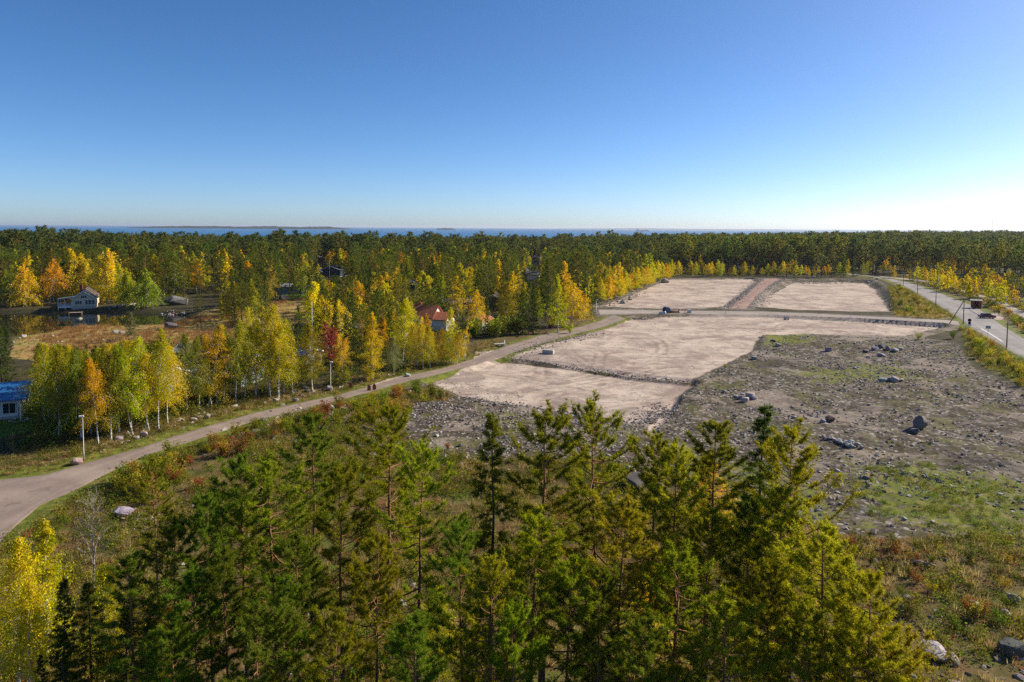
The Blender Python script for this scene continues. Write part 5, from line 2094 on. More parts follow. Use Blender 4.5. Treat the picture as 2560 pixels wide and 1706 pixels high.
p0 fieldforest 153.2 394.7 17.8
p0 fieldforest 148.6 401.2 18.4
p0 fieldforest 177.0 439.4 19.8
p0 fieldforest 158.5 412.7 19.8
p0 fieldforest 140.3 418.0 20.7
p0 fieldforest 124.6 453.6 18.4
p0 fieldforest 205.9 443.8 17.7
p0 fieldforest 160.5 453.7 17.7
p0 fieldforest 169.4 450.6 18.5
p0 fieldforest 168.2 447.3 21.7
s0 fieldforest 195.4 407.8 16.0
p0 fieldforest 182.1 452.9 17.7
p0 fieldforest 227.4 438.5 20.8
p0 fieldforest 139.7 443.2 20.4
p0 fieldforest 119.1 427.0 19.5
p0 fieldforest 174.1 434.8 18.2
p0 fieldforest 125.5 398.6 20.9
p0 fieldforest 148.3 432.9 21.6
s0 fieldforest 171.6 422.5 17.9
p0 fieldforest 126.7 422.3 18.2
p0 fieldforest 160.3 429.9 20.0
p0 fieldforest 113.9 425.0 20.7
s0 fieldforest 158.7 398.8 16.3
p0 fieldforest 209.9 448.7 19.3
s0 fieldforest 163.6 451.6 16.6
p0 fieldforest 191.3 452.9 17.9
p0 fieldforest 144.2 453.1 17.2
p0 fieldforest 233.2 442.4 17.8
p0 fieldforest 211.1 437.1 19.4
p0 fieldforest 93.9 393.4 20.3
p0 fieldforest 148.5 438.3 21.0
s0 fieldforest 211.0 423.7 14.9
p0 fieldforest 164.5 413.7 18.6
p0 fieldforest 101.8 394.2 18.9
p0 fieldforest 178.1 430.8 17.9
p0 fieldforest 208.7 409.6 17.7
p0 fieldforest 154.5 433.2 19.4
p0 fieldforest 140.2 460.3 21.5
p0 fieldforest 129.8 401.6 19.9
p0 fieldforest 208.8 456.7 19.5
p0 fieldforest 177.8 421.0 20.6
p0 fieldforest 153.4 406.4 21.7
p0 fieldforest 153.8 425.4 21.4
p0 fieldforest 99.2 415.8 19.2
s0 fieldforest 123.8 412.2 18.3
p0 fieldforest 184.8 418.3 21.8
s0 fieldforest 148.5 404.8 17.5
p0 fieldforest 175.9 413.3 20.5
p0 fieldforest 229.8 464.1 21.1
p0 fieldforest 216.4 444.9 21.3
p0 fieldforest 167.9 408.7 21.1
p0 fieldforest 185.6 445.1 21.6
p0 fieldforest 122.9 443.0 21.1
p0 fieldforest 210.2 440.6 19.2
p0 fieldforest 169.5 462.3 20.0
p0 fieldforest 233.4 460.1 21.4
p0 fieldforest 168.7 433.3 20.7
p0 fieldforest 143.3 415.0 21.3
s0 fieldforest 132.2 435.8 17.2
p0 fieldforest 174.7 399.6 20.3
p0 fieldforest 145.4 448.1 21.0
p0 fieldforest 126.2 447.3 18.0
p0 fieldforest 116.8 404.9 21.2
p0 fieldforest 138.4 412.4 19.6
p0 fieldforest 108.0 410.3 19.6
p0 fieldforest 217.5 424.3 18.1
p0 fieldforest 156.7 448.3 19.4
p0 fieldforest 117.2 417.6 18.3
p0 fieldforest 118.9 434.3 19.0
p0 fieldforest 121.1 448.5 18.9
p0 fieldforest 174.8 458.7 20.2
p0 fieldforest 226.2 465.1 19.8
s0 fieldforest 198.7 413.5 18.8
p0 fieldforest 201.9 403.6 20.4
p0 fieldforest 218.6 437.1 20.9
p0 fieldforest 206.6 422.9 17.5
p0 fieldforest 209.8 405.3 20.2
p0 fieldforest 133.4 425.9 17.4
p0 fieldforest 102.0 401.5 21.6
p0 fieldforest 187.7 439.2 20.0
p0 fieldforest 148.2 451.6 20.5
p0 fieldforest 196.3 463.3 17.0
p0 fieldforest 177.4 434.0 21.6
p0 fieldforest 159.4 404.0 18.9
p0 fieldforest 97.1 390.3 18.1
p0 fieldforest 211.0 418.5 21.2
p0 fieldforest 147.1 418.0 17.0
p0 fieldforest 143.0 440.6 20.4
p0 fieldforest 140.3 429.0 20.8
p0 fieldforest 152.3 459.7 18.1
p0 fieldforest 108.4 421.3 18.0
p0 fieldforest 198.6 410.0 21.0
p0 fieldforest 166.9 438.2 19.9
p0 fieldforest 154.7 397.7 20.8
p0 fieldforest 156.9 452.6 20.4
p0 fieldforest 217.1 460.3 19.8
p0 fieldforest 132.2 459.4 19.0
p0 fieldforest 146.1 422.3 21.6
p0 fieldforest 131.3 445.9 21.8
p0 fieldforest 143.5 396.1 17.7
p0 fieldforest 181.1 436.3 17.5
p0 fieldforest 223.9 440.0 21.8
p0 fieldforest 107.7 427.6 21.3
p0 fieldforest 192.7 441.4 20.6
p0 fieldforest 176.0 417.9 21.6
p0 fieldforest 123.6 435.6 17.8
p0 fieldforest 179.3 445.2 21.1
p0 fieldforest 220.3 429.6 17.8
p0 fieldforest 110.6 437.3 18.8
p0 fieldforest 192.0 430.3 18.2
bg rightyoung 219.5 282.8 7.6
by rightyoung 169.4 217.0 8.3
p0 rightyoung 202.1 258.0 5.0
bg rightyoung 226.3 356.5 8.7
p0 rightyoung 175.3 238.7 8.5
bg rightyoung 182.4 256.0 6.3
by rightyoung 223.6 297.3 4.5
bo rightyoung 185.9 230.5 4.9
bg rightyoung 155.6 186.2 8.0
bg rightyoung 208.8 339.2 5.1
p0 rightyoung 179.1 233.5 8.1
by rightyoung 226.4 307.3 7.9
by rightyoung 192.6 244.1 8.8
by rightyoung 200.7 293.0 6.8
p0 rightyoung 212.2 291.3 5.7
p0 rightyoung 217.1 279.2 5.6
by rightyoung 196.4 304.2 5.9
by rightyoung 207.2 307.5 5.6
by rightyoung 218.4 347.1 6.3
p0 rightyoung 205.8 258.0 6.6
bg rightyoung 216.1 285.8 6.3
bo rightyoung 217.9 326.0 5.0
bo rightyoung 210.0 293.8 6.9
bg rightyoung 224.5 359.0 8.9
p0 rightyoung 193.7 256.3 5.7
p0 rightyoung 214.3 301.1 5.2
bg rightyoung 208.9 289.0 5.3
by rightyoung 191.8 239.7 7.0
bg rightyoung 215.2 384.7 5.7
p0 rightyoung 206.8 297.7 8.0
bg rightyoung 205.7 345.9 7.7
bo rightyoung 222.7 356.4 5.8
bg rightyoung 199.6 312.2 5.3
bo rightyoung 227.5 329.6 4.6
by rightyoung 194.6 297.5 5.5
bg rightyoung 222.9 319.3 8.3
by rightyoung 186.0 238.8 4.8
by rightyoung 214.6 304.5 7.7
bg rightyoung 217.2 358.6 7.4
by rightyoung 197.1 243.8 7.4
p0 rightyoung 176.0 265.3 5.4
bg rightyoung 174.0 223.3 8.6
by rightyoung 168.8 228.3 6.2
p0 rightyoung 228.3 311.0 5.9
by rightyoung 202.6 361.3 6.2
by rightyoung 210.2 274.8 8.0
bg rightyoung 206.0 294.4 7.2
bg rightyoung 176.9 252.5 7.9
bg rightyoung 204.2 330.5 6.5
bo rightyoung 217.8 352.9 6.2
by rightyoung 207.6 349.5 6.0
p0 rightyoung 203.4 280.5 7.3
p0 rightyoung 216.5 392.5 5.9
bg rightyoung 184.0 278.0 6.2
by rightyoung 187.4 260.9 7.7
p0 rightyoung 182.5 244.3 7.8
by rightyoung 162.4 201.3 6.7
bg rightyoung 186.4 292.0 5.2
bg rightyoung 164.2 228.1 7.6
bg rightyoung 180.2 258.9 7.5
p0 rightyoung 208.8 269.0 7.9
by rightyoung 182.1 251.5 7.7
p0 rightyoung 191.8 253.5 8.9
by rightyoung 188.0 279.3 5.8
by rightyoung 183.1 271.3 6.1
bg rightyoung 209.7 310.6 8.9
by rightyoung 199.8 329.4 8.3
bo rightyoung 186.7 254.0 6.3
by rightyoung 186.7 286.3 5.4
by rightyoung 220.9 379.3 8.4
p0 rightyoung 221.6 367.9 7.1
p0 rightyoung 163.5 212.6 6.2
bg rightyoung 223.9 331.8 6.6
by rightyoung 203.6 267.1 6.6
by rightyoung 217.1 321.7 4.6
p0 rightyoung 175.9 234.2 5.0
bo rightyoung 200.7 241.7 7.1
p0 rightyoung 205.2 364.9 5.6
p0 rightyoung 170.8 209.1 8.9
by rightyoung 213.1 317.8 5.9
p0 rightyoung 213.1 348.7 8.2
bg rightyoung 229.3 324.2 6.4
p0 rightyoung 211.3 388.2 7.0
p0 rightyoung 204.1 299.6 6.6
by rightyoung 204.2 323.4 7.3
p0 rightyoung 198.4 296.0 6.1
by rightyoung 172.6 253.8 7.6
by rightyoung 201.6 345.3 5.7
bg rightyoung 166.1 231.1 7.9
bg rightyoung 231.2 330.9 7.2
p0 rightyoung 217.6 378.3 8.9
by rightyoung 173.3 228.3 5.7
by rightyoung 190.4 248.5 8.1
by rightyoung 181.9 286.5 6.1
by rightyoung 196.3 293.3 7.2
p0 rightyoung 212.7 287.4 6.6
p0 rightyoung 194.6 286.6 8.2
by rightyoung 186.7 300.7 8.8
by rightyoung 190.8 274.1 7.9
p0 rightyoung 202.4 373.0 5.9
by rightyoung 180.5 282.2 7.7
by rightyoung 223.1 341.2 4.9
p0 rightyoung 185.8 235.3 7.5
by rightyoung 205.6 284.5 8.2
by rightyoung 179.0 255.3 7.6
p0 rightyoung 217.0 338.0 8.8
bg rightyoung 174.6 256.7 8.7
by rightyoung 212.3 336.3 6.1
by rightyoung 194.5 316.0 7.7
bg rightyoung 177.8 243.9 5.5
bo rightyoung 212.1 377.5 6.6
by rightyoung 219.2 318.7 4.6
bg rightyoung 163.4 216.2 4.6
p0 rightyoung 209.3 299.4 5.8
bg rightyoung 179.1 224.2 7.6
p0 rightyoung 184.1 262.2 7.1
p0 rightyoung 224.3 350.1 8.9
p0 rightyoung 204.4 375.4 5.4
bg rightyoung 206.7 325.6 4.7
bo rightyoung 215.6 275.5 4.8
bg rightyoung 178.8 218.9 6.0
p0 rightyoung 190.5 289.8 5.7
bg rightyoung 215.7 345.1 5.8
p0 rightyoung 195.6 335.2 8.1
by rightyoung 202.0 314.7 8.9
p0 rightforest 277.7 366.6 19.8
by rightforest 296.2 423.5 10.8
p0 rightforest 238.2 406.5 19.7
p0 rightforest 275.8 439.8 15.9
p0 rightforest 289.5 404.5 18.2
p0 rightforest 278.9 436.6 18.6
p0 rightforest 241.9 312.9 18.6
p0 rightforest 331.9 404.5 14.2
p0 rightforest 283.6 433.1 15.3
p0 rightforest 247.5 450.5 17.3
p0 rightforest 254.6 298.9 15.2
p0 rightforest 297.2 436.4 17.2
p0 rightforest 277.7 319.5 16.5
p0 rightforest 254.7 303.1 16.7
p0 rightforest 263.9 364.4 18.2
p0 rightforest 302.7 426.8 19.7
p0 rightforest 229.7 388.6 16.4
p0 rightforest 248.0 341.0 15.3
p0 rightforest 337.1 407.9 17.1
p0 rightforest 289.8 334.7 19.8
p0 rightforest 289.5 440.9 15.4
p0 rightforest 325.2 416.6 15.3
p0 rightforest 262.3 351.7 17.0
p0 rightforest 214.6 255.8 17.7
p0 rightforest 300.9 390.6 18.6
p0 rightforest 273.0 382.1 18.3
p0 rightforest 288.3 358.3 14.9
s0 rightforest 275.7 414.8 15.1
p0 rightforest 233.1 385.5 17.7
p0 rightforest 238.8 425.4 17.9
p0 rightforest 284.4 350.0 16.5
p0 rightforest 291.8 385.3 15.8
by rightforest 326.0 405.2 11.8
p0 rightforest 245.3 328.1 14.1
p0 rightforest 257.4 436.9 15.4
p0 rightforest 341.4 445.2 19.7
p0 rightforest 234.1 394.6 19.2
p0 rightforest 235.7 431.3 18.8
p0 rightforest 281.7 390.3 15.8
s0 rightforest 255.4 340.2 15.1
p0 rightforest 222.7 416.7 17.9
p0 rightforest 259.5 450.5 19.1
p0 rightforest 246.2 334.0 17.3
p0 rightforest 259.9 393.9 16.1
p0 rightforest 233.6 296.5 17.7
p0 rightforest 271.3 391.9 17.4
p0 rightforest 258.3 412.5 18.0
s0 rightforest 285.9 452.6 11.8
p0 rightforest 361.9 444.5 16.6
p0 rightforest 270.5 366.2 16.4
p0 rightforest 316.7 380.3 14.2
p0 rightforest 250.0 326.6 16.2
p0 rightforest 252.7 380.6 15.1
s0 rightforest 273.4 333.9 10.1
p0 rightforest 361.8 439.9 19.7
s0 rightforest 298.7 406.3 12.7
p0 rightforest 320.1 404.7 17.7
p0 rightforest 270.4 385.0 15.6
p0 rightforest 345.2 424.1 15.6
p0 rightforest 278.4 457.5 15.2
p0 rightforest 272.9 317.1 17.4
p0 rightforest 224.1 263.0 19.7
p0 rightforest 238.8 293.6 14.5
p0 rightforest 253.7 372.8 19.5
p0 rightforest 301.0 420.4 18.9
p0 rightforest 255.0 331.5 15.5
p0 rightforest 343.4 441.2 18.6
p0 rightforest 253.9 315.9 14.7
p0 rightforest 285.6 408.6 17.0
p0 rightforest 333.6 422.7 16.2
s0 rightforest 345.9 419.7 11.0
by rightforest 289.2 416.4 10.8
p0 rightforest 237.5 412.1 16.4
p0 rightforest 352.8 448.2 19.9
p0 rightforest 250.5 375.5 14.9
p0 rightforest 289.7 393.3 19.8
p0 rightforest 246.2 388.0 19.1
p0 rightforest 257.2 359.4 17.7
p0 rightforest 278.0 337.6 16.2
p0 rightforest 268.4 423.9 16.5
p0 rightforest 333.0 440.9 16.3
p0 rightforest 240.0 305.0 18.0
p0 rightforest 281.8 410.4 14.7
s0 rightforest 301.8 449.3 11.4
p0 rightforest 361.9 434.7 16.6
p0 rightforest 315.9 434.7 16.5
p0 rightforest 265.4 397.6 16.5
p0 rightforest 287.8 426.2 17.3
by rightforest 319.2 412.9 9.5
p0 rightforest 309.2 448.3 19.9
s0 rightforest 241.6 369.0 11.1
p0 rightforest 271.8 414.7 17.8
p0 rightforest 238.1 359.0 17.2
p0 rightforest 312.8 397.2 17.1
p0 rightforest 265.5 304.1 19.3
p0 rightforest 240.5 374.7 18.2
p0 rightforest 231.5 407.1 17.0
p0 rightforest 306.4 412.6 18.3
p0 rightforest 255.4 383.6 16.0
p0 rightforest 352.5 426.1 17.8
p0 rightforest 301.3 384.7 19.5
p0 rightforest 240.7 354.9 17.5
p0 rightforest 296.8 395.5 18.7
s0 rightforest 250.7 353.7 15.1
s0 rightforest 248.1 359.8 14.3
p0 rightforest 285.7 404.7 14.1
p0 rightforest 245.8 308.3 16.2
p0 rightforest 267.0 368.2 16.6
p0 rightforest 219.8 260.5 19.3
p0 rightforest 303.3 410.1 17.0
p0 rightforest 294.9 355.9 14.1
p0 rightforest 314.3 373.8 15.6
p0 rightforest 233.0 435.1 18.3
p0 rightforest 226.6 275.7 18.3
p0 rightforest 264.3 375.8 14.2
p0 rightforest 255.3 308.4 16.5
p0 rightforest 293.0 433.7 14.7
s0 rightforest 261.1 433.9 11.8
p0 rightforest 242.4 293.0 14.5
p0 rightforest 319.1 432.3 18.0
p0 rightforest 299.4 381.4 14.7
by rightforest 325.3 400.8 10.1
p0 rightforest 333.0 431.4 15.2
p0 rightforest 288.8 353.8 19.1
p0 rightforest 252.3 409.1 16.4
s0 rightforest 261.8 420.9 12.2
p0 rightforest 239.7 433.2 15.6
by rightforest 253.2 448.6 11.3
p0 rightforest 264.4 423.7 15.3
p0 rightforest 260.4 403.6 18.9
p0 rightforest 230.0 266.8 19.9
p0 rightforest 229.9 421.8 15.6
by rightforest 286.0 430.1 11.9
p0 rightforest 303.7 360.1 14.0
p0 rightforest 255.3 425.3 17.9
s0 rightforest 258.9 295.5 11.3
p0 rightforest 325.2 383.9 15.9
s0 rightforest 271.6 408.3 14.7
p0 rightforest 284.3 370.9 19.5
p0 rightforest 241.9 301.2 19.8
by rightforest 340.2 428.2 9.6
s0 rightforest 322.5 426.6 14.1
p0 rightforest 266.0 329.7 18.1
p0 rightforest 357.6 436.8 20.0
p0 rightforest 311.0 428.5 14.4
p0 rightforest 251.0 412.5 17.3
p0 rightforest 304.7 372.1 18.3
p0 rightforest 273.2 455.6 18.6
p0 rightforest 259.1 372.7 14.4
p0 rightforest 242.3 319.4 18.4
p0 rightforest 253.9 443.5 17.3
p0 rightforest 341.7 450.8 14.2
s0 rightforest 293.4 378.4 15.2
p0 rightforest 241.0 445.5 18.4
p0 rightforest 330.2 409.2 19.7
by rightforest 286.4 347.0 9.5
p0 rightforest 340.8 437.0 14.0
s0 rightforest 296.4 443.5 10.7
p0 rightforest 344.9 434.7 15.2
by rightforest 267.0 415.0 10.6
p0 rightforest 273.6 323.0 15.5
p0 rightforest 240.5 335.9 19.0
p0 rightforest 309.2 372.3 18.7
p0 rightforest 307.0 398.7 19.8
p0 rightforest 280.5 356.1 16.4
p0 rightforest 311.1 403.5 16.1
p0 rightforest 351.8 419.7 18.2
p0 rightforest 269.7 343.0 15.0
p0 rightforest 243.9 436.6 14.9
p0 rightforest 236.2 389.7 16.4
p0 rightforest 245.3 431.0 15.2
p0 rightforest 268.2 382.0 16.1
p0 rightforest 263.0 410.7 16.1
p0 rightforest 248.2 445.8 18.7
p0 rightforest 266.0 318.9 15.4
p0 rightforest 257.1 455.6 18.7
p0 rightforest 236.4 438.3 18.3
p0 rightforest 266.8 436.0 18.5
p0 rightforest 254.4 397.8 19.3
p0 rightforest 274.7 396.6 15.5
p0 rightforest 258.3 321.8 16.8
s0 rightforest 331.6 436.9 10.9
p0 rightforest 280.0 375.5 16.9
p0 rightforest 275.0 427.2 18.7
p0 rightforest 258.7 426.9 17.1
p0 rightforest 262.5 348.0 17.6
p0 rightforest 226.9 285.7 14.9
p0 rightforest 318.4 396.3 17.4
p0 rightforest 320.9 452.7 19.6
p0 rightforest 300.9 431.1 19.9
by rightforest 337.6 400.3 9.6
p0 rightforest 284.0 378.0 16.2
p0 rightforest 297.4 377.2 14.3
p0 rightforest 308.5 383.2 17.0
by rightforest 248.1 421.0 10.0
p0 rightforest 253.1 418.1 17.7
p0 rightforest 305.0 439.8 14.2
p0 rightforest 269.9 460.4 20.0
p0 rightforest 251.2 303.7 16.6
p0 rightforest 232.9 401.4 18.1
p0 rightforest 241.4 325.5 18.8
p0 rightforest 224.2 279.8 18.6
p0 rightforest 279.0 423.3 17.8
s0 rightforest 315.3 390.2 11.1
p0 rightforest 254.3 366.4 19.1
p0 rightforest 297.1 453.3 18.1
p0 rightforest 289.5 378.3 16.1
s0 rightforest 355.9 441.4 15.3
p0 rightforest 243.0 407.5 16.4
p0 rightforest 318.9 437.2 19.9
p0 rightforest 309.6 422.3 16.5
p0 rightforest 268.7 429.2 19.6
p0 rightforest 297.9 370.2 17.7
s0 rightforest 298.2 349.8 11.7
p0 rightforest 257.7 301.0 16.3
p0 rightforest 239.7 348.5 16.9
s0 rightforest 272.3 435.7 11.3
p0 rightforest 284.7 393.8 17.3
p0 rightforest 238.2 386.2 18.2
p0 rightforest 350.1 438.2 17.3
by rightforest 280.5 331.8 9.0
p0 rightforest 224.8 413.0 18.0
"""
HERO = [
 # key, variant, (x, y, height), colour, label
 ('pN',0,(5.02,38.75,17.00),'p0','tall pine with a thin feathery tip in front of the nearest gravel pad'),
 ('pN',1,(1.84,37.46,16.50),'p0','slim pine just left of the tallest feathery-tipped pine'),
 ('sN',0,(-1.15,36.12,17.00),'sg','ragged spruce with hanging brown-green twigs between the foreground pines'),
 ('pN',2,(-7.54,40.73,16.00),'p0','pine with a crooked open top left of the ragged spruce'),
 ('pN',3,(-12.88,43.06,15.00),'pd','blue-green slim pine at the left end of the foreground row'),
 ('pN',4,(7.73,36.54,15.50),'p0','bright green pine right of the tallest feathery-tipped pine'),
 ('pN',5,(8.90,35.24,15.50),'py','yellow-green pine touching the bright green one on its right'),
 ('sN',1,(13.82,37.04,17.50),'s0','dark narrow spruce rising behind the broad right-hand pine'),
 ('pN',6,(14.33,33.47,17.00),'py','broad golden-green pine at the right end of the foreground row'),
 ('pN',3,(11.33,38.22,16.00),'p0','thin scraggly pine with a bare trunk and small top'),
 ('pN',1,(-8.78,34.57,14.50),'p0','dense dark pine in front of the crooked open-topped pine'),
 ('pN',2,(-14.35,35.99,14.50),'pd','dark bushy pine at the left of the foreground group'),
 ('pN',0,(-12.61,35.82,14.50),'p0','pine beside the dark bushy one at the left'),
 ('pN',4,(-5.01,36.11,15.00),'py','light green pine filling the gap left of the ragged spruce'),
 ('pN',5,(12.05,33.31,13.50),'pd','dark low pine below the narrow dark spruce'),
 ('pN',6,(13.56,28.33,14.50),'py','golden-green pine leaning out at the lower right'),
 ('pN',2,(14.15,25.72,13.50),'py','low golden-green pine at the right foot of the foreground wood'),
 ('pN',4,(5.03,31.20,14.00),'py','yellow-tinged pine low in front of the tall feathery-tipped one'),
 ('pN',0,(-26.21,49.29,10.00),'bd','slender young pale green pine by the gravel road bend'),
 ('pN',3,(-15.09,33.41,13.50),'pd','dark pine low at the left of the foreground wood'),
 ('pN',5,(-6.11,30.68,12.50),'p0','green pine low in the middle left foreground'),
 ('pN',1,(-2.28,30.99,13.00),'pd','dark pine low under the ragged spruce'),
 ('pN',6,(2.43,28.94,12.50),'p0','green pine low in the middle of the foreground'),
 ('pN',0,(7.27,28.98,13.00),'p0','dark-stemmed pine low right of the middle'),
 ('pN',2,(-9.47,29.99,13.00),'pd','shaded pine in the lower left foreground'),
 ('pN',4,(-17.02,33.49,12.00),'pd','shaded pine at the lower left edge of the wood'),
 ('pN',1,(0.15,26.90,11.50),'p0','nearest green pine at the bottom middle'),
 ('pN',3,(-3.65,26.24,11.50),'pd','nearest dark pine at the bottom left of the middle'),
 ('pN',6,(5.33,26.19,11.50),'pd','nearest dark pine at the bottom right of the middle'),
 ('pN',5,(11.70,26.17,12.00),'p0','nearest green pine at the bottom right'),
 ('pN',0,(8.96,26.77,12.00),'p0','green pine at the bottom between the right-hand trunks'),
 ('pN',2,(-10.25,26.78,11.50),'pd','nearest shaded pine at the bottom left'),
 ('pN',4,(-7.25,26.74,11.00),'p0','pine at the bottom left with an orange lit trunk'),
 ('pN',0,(-13.92,28.95,11.50),'pd','dark green pine, first from the left among the half-hidden foreground pines'),
 ('pN',3,(-12.70,29.73,12.50),'pd','dark green pine, second from the left among the half-hidden foreground pines'),
 ('pN',6,(-9.68,28.25,12.00),'pd','dark green pine, third from the left among the half-hidden foreground pines'),
 ('pN',0,(-0.97,28.32,12.50),'py','golden-green pine, eighth from the left among the half-hidden foreground pines'),
 ('pN',3,(1.05,30.85,13.50),'py','golden-green pine, ninth from the left among the half-hidden foreground pines'),
 ('pN',2,(3.76,28.61,12.00),'pd','dark green pine, eleventh from the left among the half-hidden foreground pines'),
 ('pN',4,(9.60,32.88,13.00),'py','golden-green pine, fourteenth from the left among the half-hidden foreground pines'),
 ('pN',3,(11.30,29.06,12.50),'p0','mid-green pine, sixteenth from the left among the half-hidden foreground pines'),
 ('pN',6,(13.26,32.75,14.50),'py','golden-green pine, seventeenth from the left among the half-hidden foreground pines'),
 ('pN',5,(14.19,28.34,12.50),'py','golden-green pine, nineteenth from the left among the half-hidden foreground pines'),
 ('pN',1,(13.83,26.44,11.50),'py','golden-green pine, twentieth from the left among the half-hidden foreground pines'),
 ('pN',4,(15.49,26.10,11.00),'py','golden-green pine, twenty-first from the left among the half-hidden foreground pines'),
 ('sN',0,(-22.07,32.82,9.50),'s0','dark spruce between the road-bend birches and the cone-bearing spruce'),
 ('pN',1,(-18.10,31.65,11.00),'pd','dark pine right behind the cone-bearing spruces'),
 ('sN',1,(-16.72,30.33,9.00),'s0','dark spruce right of the smaller cone-bearing one'),
 ('sN',2,(-21.58,31.71,7.50),'s0','dark low spruce left of the cone-bearing spruces'),
 ('bN',0,(-26.81,36.54,7.50),'bl','low yellow-green birch under the golden one at the left edge'),
 ('pN',3,(-13.74,27.19,10.50),'pd','dark pine at the bottom left of the wood'),
 ('bN',1,(-20.47,34.47,7.00),'bl','low yellow-green birch among the bottom left spruces'),
 ('sN',2,(-21.32,33.56,9.00),'sg','young cone-bearing spruce at the lower left'),
 ('sN',0,(-18.72,32.08,8.50),'sg','smaller cone-bearing spruce right of the young one'),
 ('sN',1,(-22.89,32.17,6.00),'s0','low spruce in the bottom left corner'),
 ('bN',2,(-28.18,37.63,9.50),'by','golden birch at the left edge below the road bend'),
 ('bN',6,(-28.18,40.15,9.50),'bl','yellow-green birch next to the golden one below the road bend'),
 ('bN',0,(-23.41,37.81,8.00),'bl','bright yellow-green birch behind the cone-bearing spruce'),
 ('bN',5,(-19.66,36.43,6.00),'bo','small orange birch among the shaded pines at the lower left'),
 ('bN',3,(16.38,54.12,9.00),'by','small yellow birch glowing between the right-hand pines'),
 ('bN',1,(8.49,39.45,7.00),'by','low yellow-leaved birch behind the dark-stemmed pine'),
 ('bN',2,(-4.01,37.78,7.00),'bl','low yellow-green birch in the middle left foreground'),
 # along the gravel road
 ('bN',4,(-50.79,82.59,11.20),'bo','golden leaning birch with a white trunk behind the first lamp post'),
 ('bN',1,(-48.81,86.34,13.03),'bl','yellow-green birch with a white trunk, second from the first lamp post'),
 ('bN',7,(-46.64,88.85,13.80),'bl','yellow-green birch with a straight white trunk, third from the first lamp post'),
 ('bN',3,(-46.74,91.45,11.05),'by','yellow birch crowding the right side of the straight white-trunked one'),
 ('bN',4,(-43.57,102.35,12.65),'bd','thin leaning birch in front of the corrugated carport roof'),
 ('bN',7,(-41.93,102.40,13.19),'bg','thin birch just right of the leaning one by the carport'),
 ('bN',0,(-46.67,96.91,12.00),'bd','dull green birch left of the carport, tallest there'),
 ('bN',3,(-45.46,98.11,10.88),'bd','dull green birch before the long low shed'),
 ('bN',5,(-44.57,99.82,12.74),'by','yellow-topped birch left of the thin leaning one'),
 ('bN',1,(-44.52,101.82,10.94),'bd','thin dull birch beside the yellow-topped one'),
 ('bN',7,(-41.57,105.04,11.82),'bl','slender yellow birch right of the carport'),
 ('bN',4,(-36.60,105.99,12.20),'bl','slender yellow birch in the middle of the roadside clump'),
 ('bN',2,(-35.33,108.85,10.83),'bg','green birch at the right edge of the roadside clump'),
 ('bN',3,(-49.99,85.76,12.00),'bg','green birch left of the second white-trunked one'),
 ('bN',0,(-50.26,84.32,11.70),'bd','dull green birch right behind the golden leaning one'),
 ('bN',5,(-47.91,88.43,12.42),'bl','yellow-green birch between the two white-trunked ones'),
 ('bN',1,(-40.44,106.72,14.69),'bl','tall yellow birch of the roadside clump left of the white flagpole'),
 ('bN',3,(-38.25,106.78,15.38),'bl','broadest yellow-green birch of the roadside clump'),
 ('bN',0,(-37.01,109.68,12.61),'bg','green birch at the right of the roadside clump'),
 ('bN',2,(-32.72,110.99,11.76),'bg','green columnar birch right below the white flagpole'),
 ('bM',0,(-44.45,150.47,15.53),'by','tall golden birch behind the white flagpole'),
 ('bN',6,(-24.32,118.27,12.58),'bo','bright orange columnar birch by the gravel road'),
 ('bN',6,(-29.31,114.18,4.17),'bg','small green birch right of the second lamp post'),
 ('bN',2,(-28.00,114.85,3.59),'bg','small bushy green birch left of the bright orange one'),
 ('bN',5,(-31.29,124.50,7.76),'by','yellow birch behind the small green ones'),
 ('rN',0,(-33.93,127.51,9.67),'r0','crimson rowan with a round crown by the long white roof'),
 ('bN',3,(-21.20,121.86,7.60),'bb','grey-green bushy birch right of the bright orange one'),
 ('bN',0,(-21.60,134.14,13.45),'bl','tall yellow birch in front of the red tiled roof, left one'),
 ('bN',1,(-18.35,131.26,9.95),'by','yellow birch below the red tiled roof'),
 ('bN',3,(-16.85,128.86,9.19),'by','bushy yellow birch covering the wall below the red tiled roof'),
 ('bN',2,(-15.68,130.11,8.69),'bl','yellow-green birch below the small red roof'),
 ('bN',5,(-14.32,133.09,7.42),'bo','orange birch right below the small red roof'),
 ('bN',6,(-12.18,134.02,11.63),'bl','pointed yellow-green birch left of the third lamp post'),
 ('bM',1,(-10.73,133.21,8.03),'by','yellow birch close behind the third lamp post'),
 ('sM',0,(-5.96,167.19,9.17),'s0','dark spruce behind the white garage'),
 ('sM',1,(5.44,171.10,12.68),'s0','tall dark spruce left of the fourth lamp post'),
 ('sM',2,(2.67,169.59,10.94),'s0','dark spruce second left of the fourth lamp post'),
 ('bM',2,(11.91,174.23,15.48),'bl','tall yellow-green birch right of the fourth lamp post'),
 ('bM',3,(16.21,185.20,12.40),'by','yellow birch of the pair before the road junction'),
 ('bM',1,(18.52,186.96,10.60),'bo','orange birch of the pair before the road junction'),
 ('sM',3,(23.67,202.52,9.26),'sg','pointed spruce at the corner by the road junction'),
 # by the pond
 ('bB',0,(-160.40,224.70,14.99),'by','broad golden birch on the shore left of the cream house'),
 ('bB',1,(-155.98,247.00,19.45),'by','tall golden birch behind the cream house'),
 ('bB',0,(-140.83,236.38,19.83),'by','tallest golden birch right behind the cream house'),
 ('bB',1,(-128.33,226.55,15.12),'bl','yellow-green birch right of the cream house'),
 ('bB',0,(-120.55,224.50,13.55),'bg','green weeping birch by the stone jetty'),
 ('bM',3,(-130.23,261.43,15.91),'bd','green birch above the grey bedrock knoll'),
